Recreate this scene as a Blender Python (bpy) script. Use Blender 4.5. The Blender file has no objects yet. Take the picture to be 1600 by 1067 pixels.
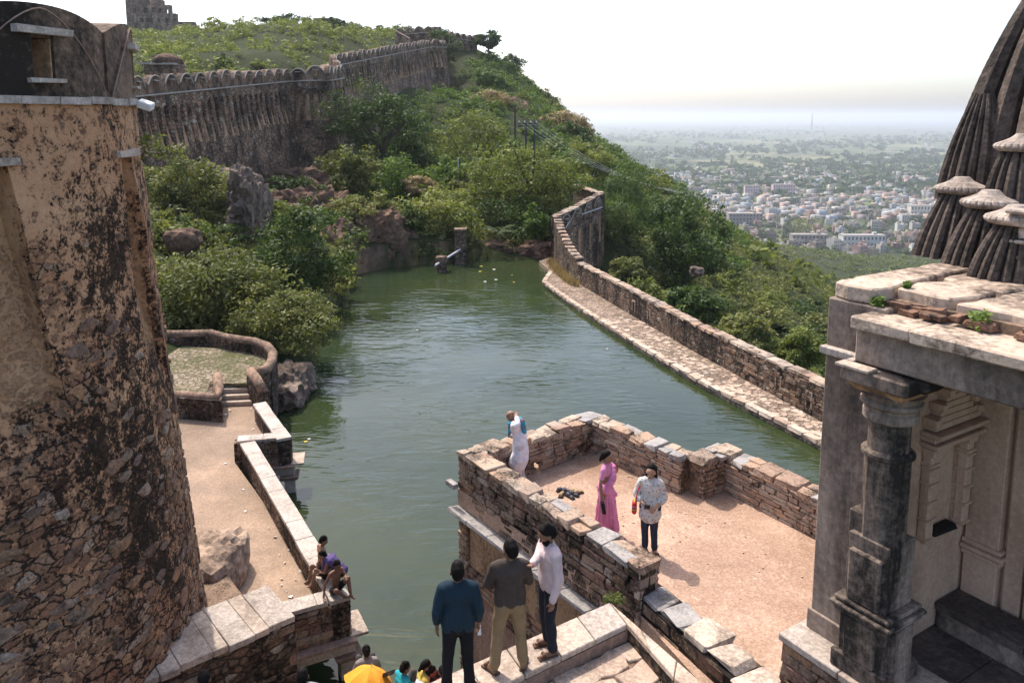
import bpy, bmesh, math, random
import numpy as np
from mathutils import Vector, Matrix, noise as mnoise

# ------------------------------------------------------------------ camera, sky, sun, exposure
scn = bpy.context.scene
COL = scn.collection
F, CYP, PIT, CAMZ = 1220.0, 354.0, math.radians(8.02), 12.5
cam_d = bpy.data.cameras.new('camera'); cam = bpy.data.objects.new('camera', cam_d); COL.objects.link(cam)
cam.location = (0, 0, CAMZ); cam.rotation_euler = (math.pi / 2 - PIT, 0, 0)
cam_d.sensor_width = 36; cam_d.lens = 36 * F / 1600; cam_d.shift_y = -(533.5 - CYP) / 1600
cam_d.clip_start = 0.1; cam_d.clip_end = 120000
scn.camera = cam
SUN_EL, SUN_AZ = math.radians(56), math.radians(-33)      # azimuth from +Y towards +X
w = bpy.data.worlds.new('World'); scn.world = w; w.use_nodes = True
nt = w.node_tree
sky = nt.nodes.new('ShaderNodeTexSky'); sky.sky_type = 'NISHITA'; sky.sun_disc = False
sky.sun_elevation = SUN_EL; sky.sun_rotation = SUN_AZ; sky.altitude = 500
sky.air_density = 0.8; sky.dust_density = 4.1; sky.ozone_density = 0.0
bg = nt.nodes['Background']; bg.inputs['Strength'].default_value = 0.15
nt.links.new(sky.outputs[0], bg.inputs['Color'])
sd = bpy.data.lights.new('sun', 'SUN'); sun = bpy.data.objects.new('sun', sd); COL.objects.link(sun)
sd.energy = 2.2; sd.angle = math.radians(0.6); sd.color = (1.0, 0.93, 0.83)
sdir = Vector((math.sin(SUN_AZ) * math.cos(SUN_EL), math.cos(SUN_AZ) * math.cos(SUN_EL), math.sin(SUN_EL)))
sun.rotation_euler = sdir.to_track_quat('Z', 'Y').to_euler(); sun.location = (-60, 100, 150)
scn.view_settings.view_transform = 'Standard'; scn.view_settings.look = 'None'
scn.view_settings.gamma = 1.0; scn.view_settings.exposure = 1.15
scn.render.engine = 'CYCLES'
scn.cycles.max_bounces = 6; scn.cycles.volume_bounces = 0; scn.cycles.transparent_max_bounces = 8

rng = random.Random(7)
# ------------------------------------------------------------------ picture geometry -> place
def ray(px, py):
    u = (px - 800) / F; v = (CYP - py) / F
    return Vector((u, math.cos(PIT) + v * math.sin(PIT), -math.sin(PIT) + v * math.cos(PIT)))
def az(px, py, z):
    r = ray(px, py); t = (z - CAMZ) / r.z
    return Vector((r.x * t, r.y * t, z))
def ad(px, py, Y):
    r = ray(px, py); t = Y / r.y
    return Vector((r.x * t, Y, CAMZ + r.z * t))

# ------------------------------------------------------------------ object helpers
def tag(o, label=None, cat=None, group=None, kind=None):
    if label: o['label'] = label
    if cat: o['category'] = cat
    if group: o['group'] = group
    if kind: o['kind'] = kind
    return o
def empty(name, loc, label=None, cat=None, group=None, kind=None):
    o = bpy.data.objects.new(name, None); COL.objects.link(o); o.location = loc; o.empty_display_size = .2
    return tag(o, label, cat, group, kind)
def adopt(o, parent):
    if parent is not None:
        o.parent = parent
        o.matrix_parent_inverse = PM(parent).inverted()
    return o
def PM(o):
    m = Matrix.LocRotScale(o.location, o.rotation_euler, o.scale)
    if o.parent is not None: m = PM(o.parent) @ o.matrix_parent_inverse @ m
    return m
def inst(name, mesh, mat4, parent=None):
    o = bpy.data.objects.new(name, mesh); COL.objects.link(o)
    l, r, s = mat4.decompose(); o.location = l; o.rotation_euler = r.to_euler(); o.scale = s
    return adopt(o, parent)
def np_mesh(name, V, Fq, mats=(), smooth=False):
    """V (n,3), Fq (m,4) quads (numpy)"""
    V = np.asarray(V, dtype=np.float32); Fq = np.asarray(Fq, dtype=np.int32)
    k = Fq.shape[1]
    me = bpy.data.meshes.new(name)
    me.vertices.add(len(V)); me.vertices.foreach_set('co', V.ravel())
    me.loops.add(Fq.size); me.loops.foreach_set('vertex_index', Fq.ravel())
    me.polygons.add(len(Fq)); me.polygons.foreach_set('loop_start', np.arange(0, Fq.size, k, dtype=np.int32))
    if smooth: me.polygons.foreach_set('use_smooth', np.ones(len(Fq), dtype=bool))
    for m in mats: me.materials.append(m)
    me.update(calc_edges=True); me.validate()
    return me
class MB:
    def __init__(s): s.v = []; s.f = []; s.m = []
    def add(s, V, Fs, mi=0):
        b = len(s.v); s.v += [tuple(p) for p in V]; s.f += [tuple(i + b for i in f) for f in Fs]; s.m += [mi] * len(Fs); return s
    def box(s, c, size, R=None, mi=0, taper=1.0, jit=0.0):
        V = []
        for z in (-.5, .5):
            k = taper if z > 0 else 1
            for x, y in ((-.5, -.5), (.5, -.5), (.5, .5), (-.5, .5)):
                p = Vector((x * size[0] * k, y * size[1] * k, z * size[2]))
                if jit: p += Vector((rng.uniform(-jit, jit), rng.uniform(-jit, jit), rng.uniform(-jit, jit)))
                if R is not None: p = R @ p
                V.append(p + Vector(c))
        return s.add(V, [(3, 2, 1, 0), (4, 5, 6, 7), (0, 1, 5, 4), (1, 2, 6, 5), (2, 3, 7, 6), (3, 0, 4, 7)], mi)
    def prism(s, poly, z0, z1, mi=0):
        """poly: list of (x,y); z0/z1 numbers or lists"""
        n = len(poly)
        a = sum(poly[i][0] * poly[(i + 1) % n][1] - poly[(i + 1) % n][0] * poly[i][1] for i in range(n))
        idx = list(range(n)) if a > 0 else list(range(n))[::-1]
        Z0 = z0 if isinstance(z0, (list, tuple)) else [z0] * n
        Z1 = z1 if isinstance(z1, (list, tuple)) else [z1] * n
        V = [(poly[i][0], poly[i][1], Z0[i]) for i in idx] + [(poly[i][0], poly[i][1], Z1[i]) for i in idx]
        Fs = [tuple(range(n))[::-1], tuple(range(n, 2 * n))] + [(i, (i + 1) % n, n + (i + 1) % n, n + i) for i in range(n)]
        return s.add(V, Fs, mi)
    def tube(s, pts, rad, n=8, mi=0, caps=True):
        pts = [Vector(p) for p in pts]
        if not isinstance(rad, (list, tuple)): rad = [rad] * len(pts)
        V = []
        for i, p in enumerate(pts):
            d = (pts[min(i + 1, len(pts) - 1)] - pts[max(i - 1, 0)]).normalized()
            u = d.orthogonal().normalized() if i == 0 else (u - d * u.dot(d)).normalized()
            v = d.cross(u)
            for k in range(n):
                a = 2 * math.pi * k / n
                V.append(p + (u * math.cos(a) + v * math.sin(a)) * rad[i])
        Fs = [(i * n + k, i * n + (k + 1) % n, (i + 1) * n + (k + 1) % n, (i + 1) * n + k) for i in range(len(pts) - 1) for k in range(n)]
        if caps: Fs += [tuple(range(n))[::-1], tuple(range((len(pts) - 1) * n, len(pts) * n))]
        return s.add(V, Fs, mi)
    def lathe(s, prof, c, n=24, mi=0, rib=None, R=None):
        """prof [(r,z)]; rib(angle,r)->r"""
        V = []
        for r, z in prof:
            for k in range(n):
                a = 2 * math.pi * k / n; rr = rib(a, r) if rib else r
                p = Vector((rr * math.cos(a), rr * math.sin(a), z))
                if R is not None: p = R @ p
                V.append(p + Vector(c))
        Fs = [(i * n + k, i * n + (k + 1) % n, (i + 1) * n + (k + 1) % n, (i + 1) * n + k) for i in range(len(prof) - 1) for k in range(n)]
        Fs += [tuple(range(n))[::-1], tuple(range((len(prof) - 1) * n, len(prof) * n))]
        return s.add(V, Fs, mi)
    def mesh(s, name, mats, smooth=False):
        me = bpy.data.meshes.new(name); me.from_pydata(s.v, [], s.f)
        for m in (mats if isinstance(mats, (list, tuple)) else [mats]): me.materials.append(m)
        if any(s.m): me.polygons.foreach_set('material_index', s.m)
        if smooth: me.polygons.foreach_set('use_smooth', [True] * len(s.f))
        me.update(); return me
    def build(s, name, mats, parent=None, smooth=False):
        o = bpy.data.objects.new(name, s.mesh(name, mats, smooth)); COL.objects.link(o)
        return adopt(o, parent)
def rotz(a): return Matrix.Rotation(a, 3, 'Z')
def bevel(o, wd=.01, seg=1):
    m = o.modifiers.new('bevel', 'BEVEL'); m.width = wd; m.segments = seg; m.limit_method = 'ANGLE'; m.angle_limit = math.radians(35); return o

# ------------------------------------------------------------------ materials
class NT:
    def __init__(s, name):
        s.m = bpy.data.materials.new(name); s.m.use_nodes = True; s.t = s.m.node_tree
        s.b = s.t.nodes['Principled BSDF']; s.out = s.t.nodes['Material Output']
    def n(s, ty, **kw):
        nd = s.t.nodes.new('ShaderNode' + ty)
        for k, v in kw.items():
            if k.startswith('i_'):
                key = k[2:].replace('_', ' ')
                s.set(nd.inputs[key], v)
            elif k.startswith('x'):
                s.set(nd.inputs[int(k[1:])], v)
            else: setattr(nd, k, v)
        return nd
    def set(s, inp, v):
        if isinstance(v, bpy.types.NodeSocket): s.t.links.new(v, inp)
        elif isinstance(v, (tuple, list)) and len(v) == 3 and inp.type == 'RGBA': inp.default_value = (*v, 1)
        else: inp.default_value = v
    def pos(s, scale=(1, 1, 1), rot=(0, 0, 0), obj=False):
        g = s.n('TexCoord').outputs['Object'] if obj else s.n('NewGeometry').outputs['Position']
        mp = s.n('Mapping', x0=g); mp.inputs['Scale'].default_value = scale; mp.inputs['Rotation'].default_value = rot
        return mp.outputs[0]
    def noise(s, vec, scale, detail=5, rough=.6, dist=0):
        return s.n('TexNoise', i_Vector=vec, i_Scale=scale, i_Detail=detail, i_Roughness=rough, i_Distortion=dist).outputs[0]
    def ramp(s, fac, stops, interp='LINEAR'):
        r = s.n('ValToRGB', x0=fac); r.color_ramp.interpolation = interp; e = r.color_ramp.elements
        while len(e) < len(stops): e.new(.5)
        for i, (p, c) in enumerate(stops):
            e[i].position = p
            e[i].color = (c, c, c, 1) if isinstance(c, (int, float)) else (*c, 1)
        return r.outputs[0]
    def mix(s, fac, a, b, mode='MIX'):
        m = s.n('Mix', data_type='RGBA', blend_type=mode); s.set(m.inputs[0], fac); s.set(m.inputs[6], a); s.set(m.inputs[7], b); return m.outputs[2]
    def math(s, op, a, b=0.5, clamp=False):
        m = s.n('Math', operation=op, use_clamp=clamp); s.set(m.inputs[0], a); s.set(m.inputs[1], b); return m.outputs[0]
    def bump(s, h, strength=.4, dist=.02, prev=None):
        b = s.n('Bump', i_Height=h, i_Strength=strength, i_Distance=dist)
        if prev is not None: s.set(b.inputs['Normal'], prev)
        return b.outputs[0]
    def fin(s, color=None, rough=.9, normal=None, spec=.25):
        if color is not None: s.set(s.b.inputs['Base Color'], color)
        s.set(s.b.inputs['Roughness'], rough); s.b.inputs['Specular IOR Level'].default_value = spec
        if normal is not None: s.set(s.b.inputs['Normal'], normal)
        return s.m
def plain_mat(name, c, rough=.8, var=.15, scale=12, bump=.1, spec=.3, obj=True, metal=0):
    t = NT(name); p = t.pos(obj=obj); n = t.noise(p, scale, 5, .65)
    c2 = tuple(x * (1 - var * 2) for x in c); c3 = tuple(min(1, x * (1 + var)) for x in c)
    col = t.ramp(n, [(.3, c2), (.55, c), (.75, c3)])
    t.b.inputs['Metallic'].default_value = metal
    return t.fin(col, rough, t.bump(n, bump, .01) if bump else None, spec)
def weathered(name, c1, c2, dark, cover=.5, s1=1.5, s2=.8, fine=14, soft=.12, zs=.5, bump=.5, bdist=.03, rnd=0.0, pale=None, pale_amt=.68, obj_hue=None, rough=.92, attr=None, fw=.35, ov=.55):
    """stone or plaster with lichen and soot: base of two tones, black growth by a two-scale mask, pale flecks"""
    t = NT(name); p = t.pos((1, 1, 1)); pz = t.pos((1, 1, zs))
    n1 = t.noise(p, s1, 6, .65); nf = t.noise(p, fine, 6, .7); n2 = t.noise(pz, s2, 7, .68, .4)
    base = t.ramp(n1, [(.32, c1), (.68, c2)])
    base = t.mix(ov, base, t.ramp(nf, [(.25, .25), (.5, .5), (.75, .8)]), 'OVERLAY')
    if obj_hue:
        r = t.n('ObjectInfo').outputs['Random']
        base = t.mix(.75, base, t.ramp(r, obj_hue, 'CONSTANT'))
        base = t.mix(.5, base, t.ramp(nf, [(.25, .3), (.5, .5), (.75, .72)]), 'OVERLAY')
    if pale is not None:
        npl = t.noise(p, fine * .35, 5, .6)
        base = t.mix(t.ramp(npl, [(pale_amt, 0.0), (pale_amt + .05, .85)]), base, pale)
    msk = t.math('ADD', t.math('MULTIPLY', n2, 1 - fw), t.math('MULTIPLY', nf, fw))
    th = .5 + (cover - .5) * .45
    mk = t.ramp(msk, [(max(0, 1 - th - .5 - 0) if False else th - soft / 2, 1.0), (th + soft / 2, 0.0)])
    col = t.mix(mk, base, dark)
    if attr:                                                        # plaster lining where the surface is sunk
        a = t.n('Attribute', attribute_name=attr[0]).outputs['Fac']
        a = t.math('ADD', a, t.math('MULTIPLY', t.math('SUBTRACT', msk, .5), 1.5))
        lin = t.mix(.5, t.ramp(n1, [(.32, attr[1]), (.68, attr[2])]), t.ramp(nf, [(.25, .3), (.75, .72)]), 'OVERLAY')
        col = t.mix(t.ramp(a, [(.30, 0.0), (.50, 1.0)]), col, lin)
    h = t.math('ADD', t.math('MULTIPLY', nf, .6), t.math('MULTIPLY', n1, .6))
    return t.fin(col, rough, t.bump(h, bump, bdist), .2)
def masonry(name, c1, c2, mortar, dark, cover=.45, scale=2.6, zs=1.9, bump=.8, gap=.05, pale=(.5, .45, .4)):
    """rubble or coursed masonry too far away to pick apart: one cell per stone with sunk joints"""
    t = NT(name); g = t.pos((1, 1, zs)); p = t.pos()
    wob = t.n('TexNoise', i_Vector=g, i_Scale=scale * .9, i_Detail=2); 
    vec = t.n('VectorMath', operation='MULTIPLY_ADD', x0=wob.outputs[1], x1=(.22, .22, .22), x2=g).outputs[0]
    cell = t.n('TexVoronoi', feature='F1', i_Vector=vec, i_Scale=scale); edge = t.n('TexVoronoi', feature='DISTANCE_TO_EDGE', i_Vector=vec, i_Scale=scale)
    sep = t.n('SeparateColor', x0=cell.outputs['Color'])
    stone = t.ramp(sep.outputs[0], [(0, c1), (.45, c2), (.8, tuple(x * .55 for x in c1)), (1, pale)])
    nf = t.noise(p, 16, 6, .7); n2 = t.noise(t.pos((1, 1, .5)), .55, 7, .7, .3)
    stone = t.mix(.6, stone, t.ramp(nf, [(.25, .25), (.5, .5), (.75, .8)]), 'OVERLAY')
    j = t.ramp(edge.outputs[0], [(gap * .4, 1.0), (gap * 1.6, 0.0)])
    col = t.mix(j, stone, mortar)
    msk = t.math('ADD', t.math('MULTIPLY', n2, .6), t.math('MULTIPLY', t.noise(p, 5, 5, .7), .4))
    th = .5 + (cover - .5) * .45
    col = t.mix(t.ramp(msk, [(th - .07, 1.0), (th + .07, 0.0)]), col, dark)
    h = t.math('ADD', t.ramp(edge.outputs[0], [(0, 0.0), (gap * 2.5, 1.0)]), t.math('MULTIPLY', nf, .5))
    return t.fin(col, .93, t.bump(h, bump, .05), .2)

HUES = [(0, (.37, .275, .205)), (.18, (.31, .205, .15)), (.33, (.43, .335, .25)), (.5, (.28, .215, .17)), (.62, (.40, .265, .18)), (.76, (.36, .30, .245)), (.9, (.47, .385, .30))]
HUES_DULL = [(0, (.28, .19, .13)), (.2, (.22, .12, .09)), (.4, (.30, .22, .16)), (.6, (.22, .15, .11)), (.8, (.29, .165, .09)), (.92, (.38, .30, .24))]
M = {}
def bastion_mat():
    """rubble of reddish stones in black mortar, with tan plaster surviving in flakes, most of it high up"""
    t = NT('bastion rubble and plaster'); p = t.pos(); pz = t.pos((1, 1, .45)); g = t.pos((1, 1, 1.7))
    z = t.n('SeparateXYZ', x0=p).outputs[2]; zf = t.n('MapRange', x0=z); zf.inputs[1].default_value = 1.5; zf.inputs[2].default_value = 11.0; zf = zf.outputs[0]
    wob = t.n('TexNoise', i_Vector=g, i_Scale=3.0, i_Detail=3).outputs[1]
    vec = t.n('VectorMath', operation='MULTIPLY_ADD', x0=wob, x1=(.35, .35, .35), x2=g).outputs[0]
    cell = t.n('TexVoronoi', feature='F1', i_Vector=vec, i_Scale=3.4); edge = t.n('TexVoronoi', feature='DISTANCE_TO_EDGE', i_Vector=vec, i_Scale=3.4)
    cr = t.n('SeparateColor', x0=cell.outputs['Color']).outputs[0]
    stone = t.ramp(cr, [(0, (.30, .15, .09)), (.3, (.42, .225, .125)), (.5, (.20, .105, .065)), (.7, (.48, .28, .15)), (.9, (.34, .215, .15)), (1, (.52, .37, .26))])
    f1 = t.noise(p, 5.5, 7, .72); f2 = t.noise(p, 19, 5, .7); n1 = t.noise(p, .6, 5, .6); n2 = t.noise(pz, .42, 6, .66, .4)
    stone = t.mix(.6, stone, t.ramp(f2, [(.3, .25), (.7, .75)]), 'OVERLAY')
    col = t.mix(t.ramp(edge.outputs[0], [(.03, 1.0), (.10, 0.0)]), stone, (.035, .024, .018))
    pl = t.mix(.5, t.ramp(n1, [(.3, (.40, .195, .10)), (.7, (.60, .35, .195))]), t.ramp(f1, [(.25, .28), (.75, .75)]), 'OVERLAY')
    pm = t.math('ADD', t.math('ADD', t.math('MULTIPLY', f1, .55), t.math('MULTIPLY', f2, .30)), t.math('ADD', t.math('MULTIPLY', n1, .30), t.math('MULTIPLY', zf, .10)))
    col = t.mix(t.ramp(pm, [(.63, 0.0), (.66, 1.0)]), col, pl)
    sm = t.math('ADD', t.math('MULTIPLY', n2, .50), t.math('ADD', t.math('MULTIPLY', f1, .28), t.math('MULTIPLY', f2, .22)))
    col = t.mix(t.ramp(sm, [(.455, .93), (.497, 0.0)]), col, (.026, .017, .011))
    a = t.math('ADD', t.n('Attribute', attribute_name='chute').outputs['Fac'], t.math('MULTIPLY', t.math('SUBTRACT', sm, .5), 1.6))
    lin = t.mix(.5, t.ramp(n1, [(.32, (.44, .245, .13)), (.68, (.58, .36, .20))]), t.ramp(f1, [(.25, .3), (.75, .72)]), 'OVERLAY')
    col = t.mix(t.ramp(a, [(.30, 0.0), (.50, 1.0)]), col, lin)
    h = t.math('ADD', t.math('MULTIPLY', f1, .8), t.math('ADD', t.math('MULTIPLY', f2, .35), t.math('MULTIPLY', t.ramp(edge.outputs[0], [(0, 0.0), (.15, .6)]), t.ramp(pm, [(.62, 1.0), (.68, 0.0)]))))
    return t.fin(col, .93, t.bump(h, .9, .06), .2)
M['bastion'] = bastion_mat()
M['bastion_top'] = weathered('merlon plaster', (.17, .115, .08), (.32, .215, .145), (.030, .023, .018), .58, .8, .6, 8, .18, .5, .7, .04)
M['chute'] = weathered('chute plaster', (.44, .25, .135), (.56, .35, .20), (.09, .06, .04), .40, .8, .7, 7, .2, .4, .4, .02)
M['fort'] = masonry('fort wall masonry', (.34, .20, .13), (.44, .29, .195), (.12, .08, .055), (.036, .026, .019), .49, 1.5, 1.7, .8, .06, (.54, .43, .34))
M['fort_top'] = weathered('fort merlon plaster', (.20, .135, .095), (.38, .25, .17), (.03, .024, .02), .51, .8, .8, 5, .16, .5, .6, .05)
M['weir'] = masonry('weir wall masonry', (.30, .21, .15), (.24, .16, .11), (.08, .06, .045), (.022, .018, .015), .50, 2.6, 1.9, .9, .06, (.45, .37, .30))
M['rubble'] = masonry('rubble wall', (.30, .21, .15), (.24, .15, .10), (.07, .05, .04), (.022, .017, .013), .50, 3.6, 1.7, .9, .07, (.42, .36, .30))
M['core'] = weathered('dark mortar core', (.10, .07, .05), (.16, .11, .08), (.015, .012, .010), .62, 3, 1.5, 18, .12, .7, .7, .03)
M['core_light'] = weathered('earthy mortar core', (.20, .135, .095), (.28, .19, .13), (.05, .035, .025), .45, 3, 1.5, 18, .12, .7, .7, .03)
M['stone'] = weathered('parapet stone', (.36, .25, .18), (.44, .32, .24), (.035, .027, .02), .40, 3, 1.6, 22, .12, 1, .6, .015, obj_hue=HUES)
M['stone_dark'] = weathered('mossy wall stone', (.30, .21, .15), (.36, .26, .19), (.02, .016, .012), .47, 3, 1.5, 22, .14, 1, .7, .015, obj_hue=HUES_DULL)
M['stone_blue'] = weathered('grey slate cap', (.27, .255, .245), (.38, .35, .325), (.12, .10, .085), .36, 3, 2, 20, .2, 1, .3, .01)
M['slab'] = weathered('pale coping slab', (.46, .37, .30), (.55, .46, .38), (.16, .12, .095), .38, 2.2, 1.2, 16, .25, 1, .3, .01, obj_hue=[(0, (.50, .40, .32)), (.4, (.44, .38, .33)), (.7, (.55, .43, .34))])
M['slab_grey'] = weathered('grey coping slab', (.42, .36, .31), (.53, .47, .41), (.20, .16, .13), .34, 2.2, 1.2, 16, .25, 1, .3, .01)
M['flag'] = weathered('flagstone', (.46, .35, .27), (.54, .43, .34), (.15, .11, .08), .36, 2.5, 1.3, 18, .2, 1, .35, .01, obj_hue=[(0, (.50, .38, .29)), (.35, (.46, .33, .25)), (.7, (.55, .45, .36))])
M['sand'] = weathered('sandy earth floor', (.41, .27, .195), (.57, .40, .30), (.27, .17, .115), .47, .5, .33, 26, .16, 1, .7, .02, pale=(.63, .49, .39), pale_amt=.62)
M['walk'] = weathered('walkway plaster floor', (.28, .205, .155), (.46, .32, .225), (.17, .125, .09), .42, .35, .4, 22, .3, 1, .4, .012)
M['cobble'] = masonry('cobbled path', (.34, .25, .19), (.42, .315, .24), (.16, .115, .085), (.12, .09, .065), .40, 4.2, 1, .8, .06, (.50, .40, .32))
M['rock'] = weathered('brown cliff rock', (.17, .095, .062), (.29, .175, .115), (.035, .025, .019), .50, .5, .35, 3.2, .25, 1, 1.0, .25, pale=(.38, .275, .21), pale_amt=.7)
M['rock_grey'] = weathered('grey streaked rock', (.20, .14, .105), (.34, .255, .20), (.045, .034, .027), .50, .9, .6, 4, .2, .4, 1.0, .2, pale=(.50, .42, .36), pale_amt=.68)
M['temple'] = weathered('temple lime plaster', (.44, .33, .26), (.58, .46, .37), (.045, .036, .03), .44, .8, .9, 16, .22, .25, .3, .01, fw=.12, ov=.3)
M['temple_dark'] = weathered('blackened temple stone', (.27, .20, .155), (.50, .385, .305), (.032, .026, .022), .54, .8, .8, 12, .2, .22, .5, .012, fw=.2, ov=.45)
M['temple_wall'] = weathered('grey stained temple wall', (.22, .165, .13), (.46, .36, .29), (.035, .028, .024), .51, .9, .7, 12, .22, .18, .5, .012, fw=.16, ov=.45)
M['temple_in'] = weathered('inner lime wash', (.56, .37, .26), (.66, .47, .34), (.28, .17, .11), .36, .6, .6, 18, .25, .5, .3, .006, fw=.15, ov=.3)
M['spire'] = weathered('weathered spire stone', (.115, .087, .070), (.22, .17, .138), (.026, .021, .018), .50, 1.6, 1.4, 12, .25, .4, 1.0, .06)
M['amalaka'] = weathered('pale ribbed stone', (.38, .31, .255), (.50, .42, .35), (.12, .095, .08), .42, 2, 2, 14, .25, 1, .45, .012)
M['roof'] = weathered('cracked roof plaster', (.42, .315, .235), (.55, .435, .335), (.11, .082, .062), .43, .9, .8, 10, .12, 1, .8, .03, pale=(.62, .51, .41), pale_amt=.62)
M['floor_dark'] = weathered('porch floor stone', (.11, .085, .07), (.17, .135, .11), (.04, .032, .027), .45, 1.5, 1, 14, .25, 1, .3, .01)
M['ochre'] = weathered('ochre plaster panel', (.34, .225, .13), (.42, .29, .18), (.09, .06, .04), .42, 1.4, 1.0, 14, .2, .6, .35, .01)
M['pink_plaster'] = weathered('stained pink plaster', (.33, .22, .17), (.40, .275, .215), (.12, .085, .065), .44, 1.2, .8, 12, .3, .5, .3, .01)
M['brick'] = weathered('broken brick', (.22, .12, .08), (.30, .17, .11), (.05, .04, .03), .45, 3, 3, 20, .2, 1, .5, .01)
M['metal_grey'] = plain_mat('galvanised pipe', (.55, .56, .57), .45, .1, 6, .05, .5)
M['pole_dark'] = plain_mat('dark iron pole', (.06, .055, .05), .6, .2, 5, .1)
M['white_plastic'] = plain_mat('white enamel', (.8, .8, .79), .4, .05, 5, 0)
M['black'] = plain_mat('black', (.012, .012, .013), .6, .1, 10, 0)
def box_obj(name, c, s, mat, parent=None, R=None, jit=0, bev=0):
    o = MB().box(c, s, R, jit=jit).build(name, mat, parent)
    if bev: bevel(o, bev)
    return o

# unit stones: irregular chamfered blocks shared by every wall
def stone_variant(seed, flat=False):
    r = random.Random(seed); bm = bmesh.new(); bmesh.ops.create_cube(bm, size=1)
    for v in bm.verts:
        j = .11 if not flat else .16
        v.co.x += r.uniform(-j, j); v.co.y += r.uniform(-.05, .05) if not flat else r.uniform(-j, j); v.co.z += r.uniform(-.10, .10) if not flat else r.uniform(-.08, .08)
    bmesh.ops.bevel(bm, geom=list(bm.edges), offset=.055, segments=1, affect='EDGES', profile=.5)
    for v in bm.verts: v.co += Vector((r.uniform(-.02, .02), r.uniform(-.02, .02), r.uniform(-.02, .02)))
    bmesh.ops.recalc_face_normals(bm, faces=bm.faces)
    return bm
def rubble_variant(seed, mat):
    r = random.Random(seed); n = r.choice((5, 6, 7)); m = MB(); V = []
    rad = [r.uniform(.34, .58) for _ in range(n)]
    for y, k in ((.5, 1.0), (-.25, .98), (-.5, .80)):
        for i in range(n): a = 2 * math.pi * (i + .3 * math.sin(seed + i)) / n; V.append((rad[i] * k * math.cos(a), y + (r.uniform(-.06, .06) if y < 0 else 0), rad[i] * k * math.sin(a)))
    Fs = [(j * n + i, j * n + (i + 1) % n, (j + 1) * n + (i + 1) % n, (j + 1) * n + i) for j in range(2) for i in range(n)]
    V.append((0, -.56, 0)); Fs += [(2 * n + i, 2 * n + (i + 1) % n, 3 * n) for i in range(n)]
    me = m.add(V, Fs).mesh('stone', M[mat]); bm = bmesh.new(); bm.from_mesh(me); bmesh.ops.recalc_face_normals(bm, faces=bm.faces); bm.to_mesh(me); bm.free(); return me
_RM = {}
def rubble_mesh(mat):
    k = (mat, rng.randrange(12))
    if k not in _RM: _RM[k] = rubble_variant(40 + k[1], mat)
    return _RM[k]
_SM = {}
def stone_mesh(mat, flat=False):
    k = rng.randrange(10); key = (mat, flat, k)
    if key not in _SM:
        bm = stone_variant(100 + k, flat); me = bpy.data.meshes.new('stone'); bm.to_mesh(me); bm.free(); me.materials.append(M[mat]); _SM[key] = me
    return _SM[key]
def stone_at(name, mat, c, size, ang, parent, flat=False, tilt=.03):
    R = Matrix.Rotation(ang, 4, 'Z') @ Matrix.Rotation(rng.uniform(-tilt, tilt), 4, 'X') @ Matrix.Rotation(rng.uniform(-tilt, tilt), 4, 'Y')
    return inst(name, stone_mesh(mat, flat), Matrix.Translation(c) @ R @ Matrix.Diagonal((*size, 1)), parent)
def stone_face(parent, p0, p1, z0, z1, mat='stone', hmin=.07, hmax=.19, lmin=.16, lmax=.5, depth=.16, proud=.02, holes=(), gap=.012, name='stone', skip=0, big=.0):
    """courses of single stones on the face from p0 to p1, outside to the RIGHT of that direction"""
    p0 = Vector((p0[0], p0[1])); p1 = Vector((p1[0], p1[1])); d = p1 - p0; Ln = d.length; d.normalize(); nrm = Vector((d.y, -d.x)); ang = math.atan2(d.y, d.x)
    z = z0
    while z < z1 - .03:
        h = min(rng.uniform(hmin, hmax), z1 - z)
        if z1 - z - h < hmin * .6: h = z1 - z
        s = rng.uniform(-.1, 0)
        while s < Ln:
            l = rng.uniform(lmin, lmax) * (1.2 if h > .12 else .9); hh = h; zz = z
            e = min(s + l, Ln); s0 = max(s, 0)
            if Ln - e < lmin * .6: e = Ln
            if e - s0 > .05 and rng.random() >= skip:
                cs, cz = (s0 + e) / 2, zz + hh / 2
                if not any(a < cs < b and zb < cz < zt for a, b, zb, zt in holes):
                    pr = rng.uniform(-proud, proud)
                    c = p0 + d * cs + nrm * (pr - depth / 2)
                    stone_at(name, mat, (c.x, c.y, cz), (e - s0 - gap, depth, hh - gap), ang, parent)
            s = max(e, s + l)
        z += h
def cap_row(parent, p0, p1, z, width, mat='stone', lmin=.25, lmax=.6, h=.09, blue=.18, name='cap_stone'):
    p0 = Vector((p0[0], p0[1])); p1 = Vector((p1[0], p1[1])); d = p1 - p0; Ln = d.length; d.normalize(); nrm = Vector((-d.y, d.x)); ang = math.atan2(d.y, d.x)
    s = 0
    while s < Ln - .08:
        l = min(rng.uniform(lmin, lmax), Ln - s)
        rows = [(0, width)] if rng.random() < .55 else [(-width * .26, width * .5), (width * .26, width * .5)]
        for off, wd in rows:
            hh = h * rng.uniform(.7, 1.5); c = p0 + d * (s + l / 2) + nrm * (off + rng.uniform(-.02, .02))
            m = 'stone_blue' if rng.random() < blue else mat
            stone_at(name, m, (c.x, c.y, z + hh / 2 - .02), (l * 1.02, wd * rng.uniform(.95, 1.12), hh), ang + rng.uniform(-.08, .08), parent, True, .05)
        s += l
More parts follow.
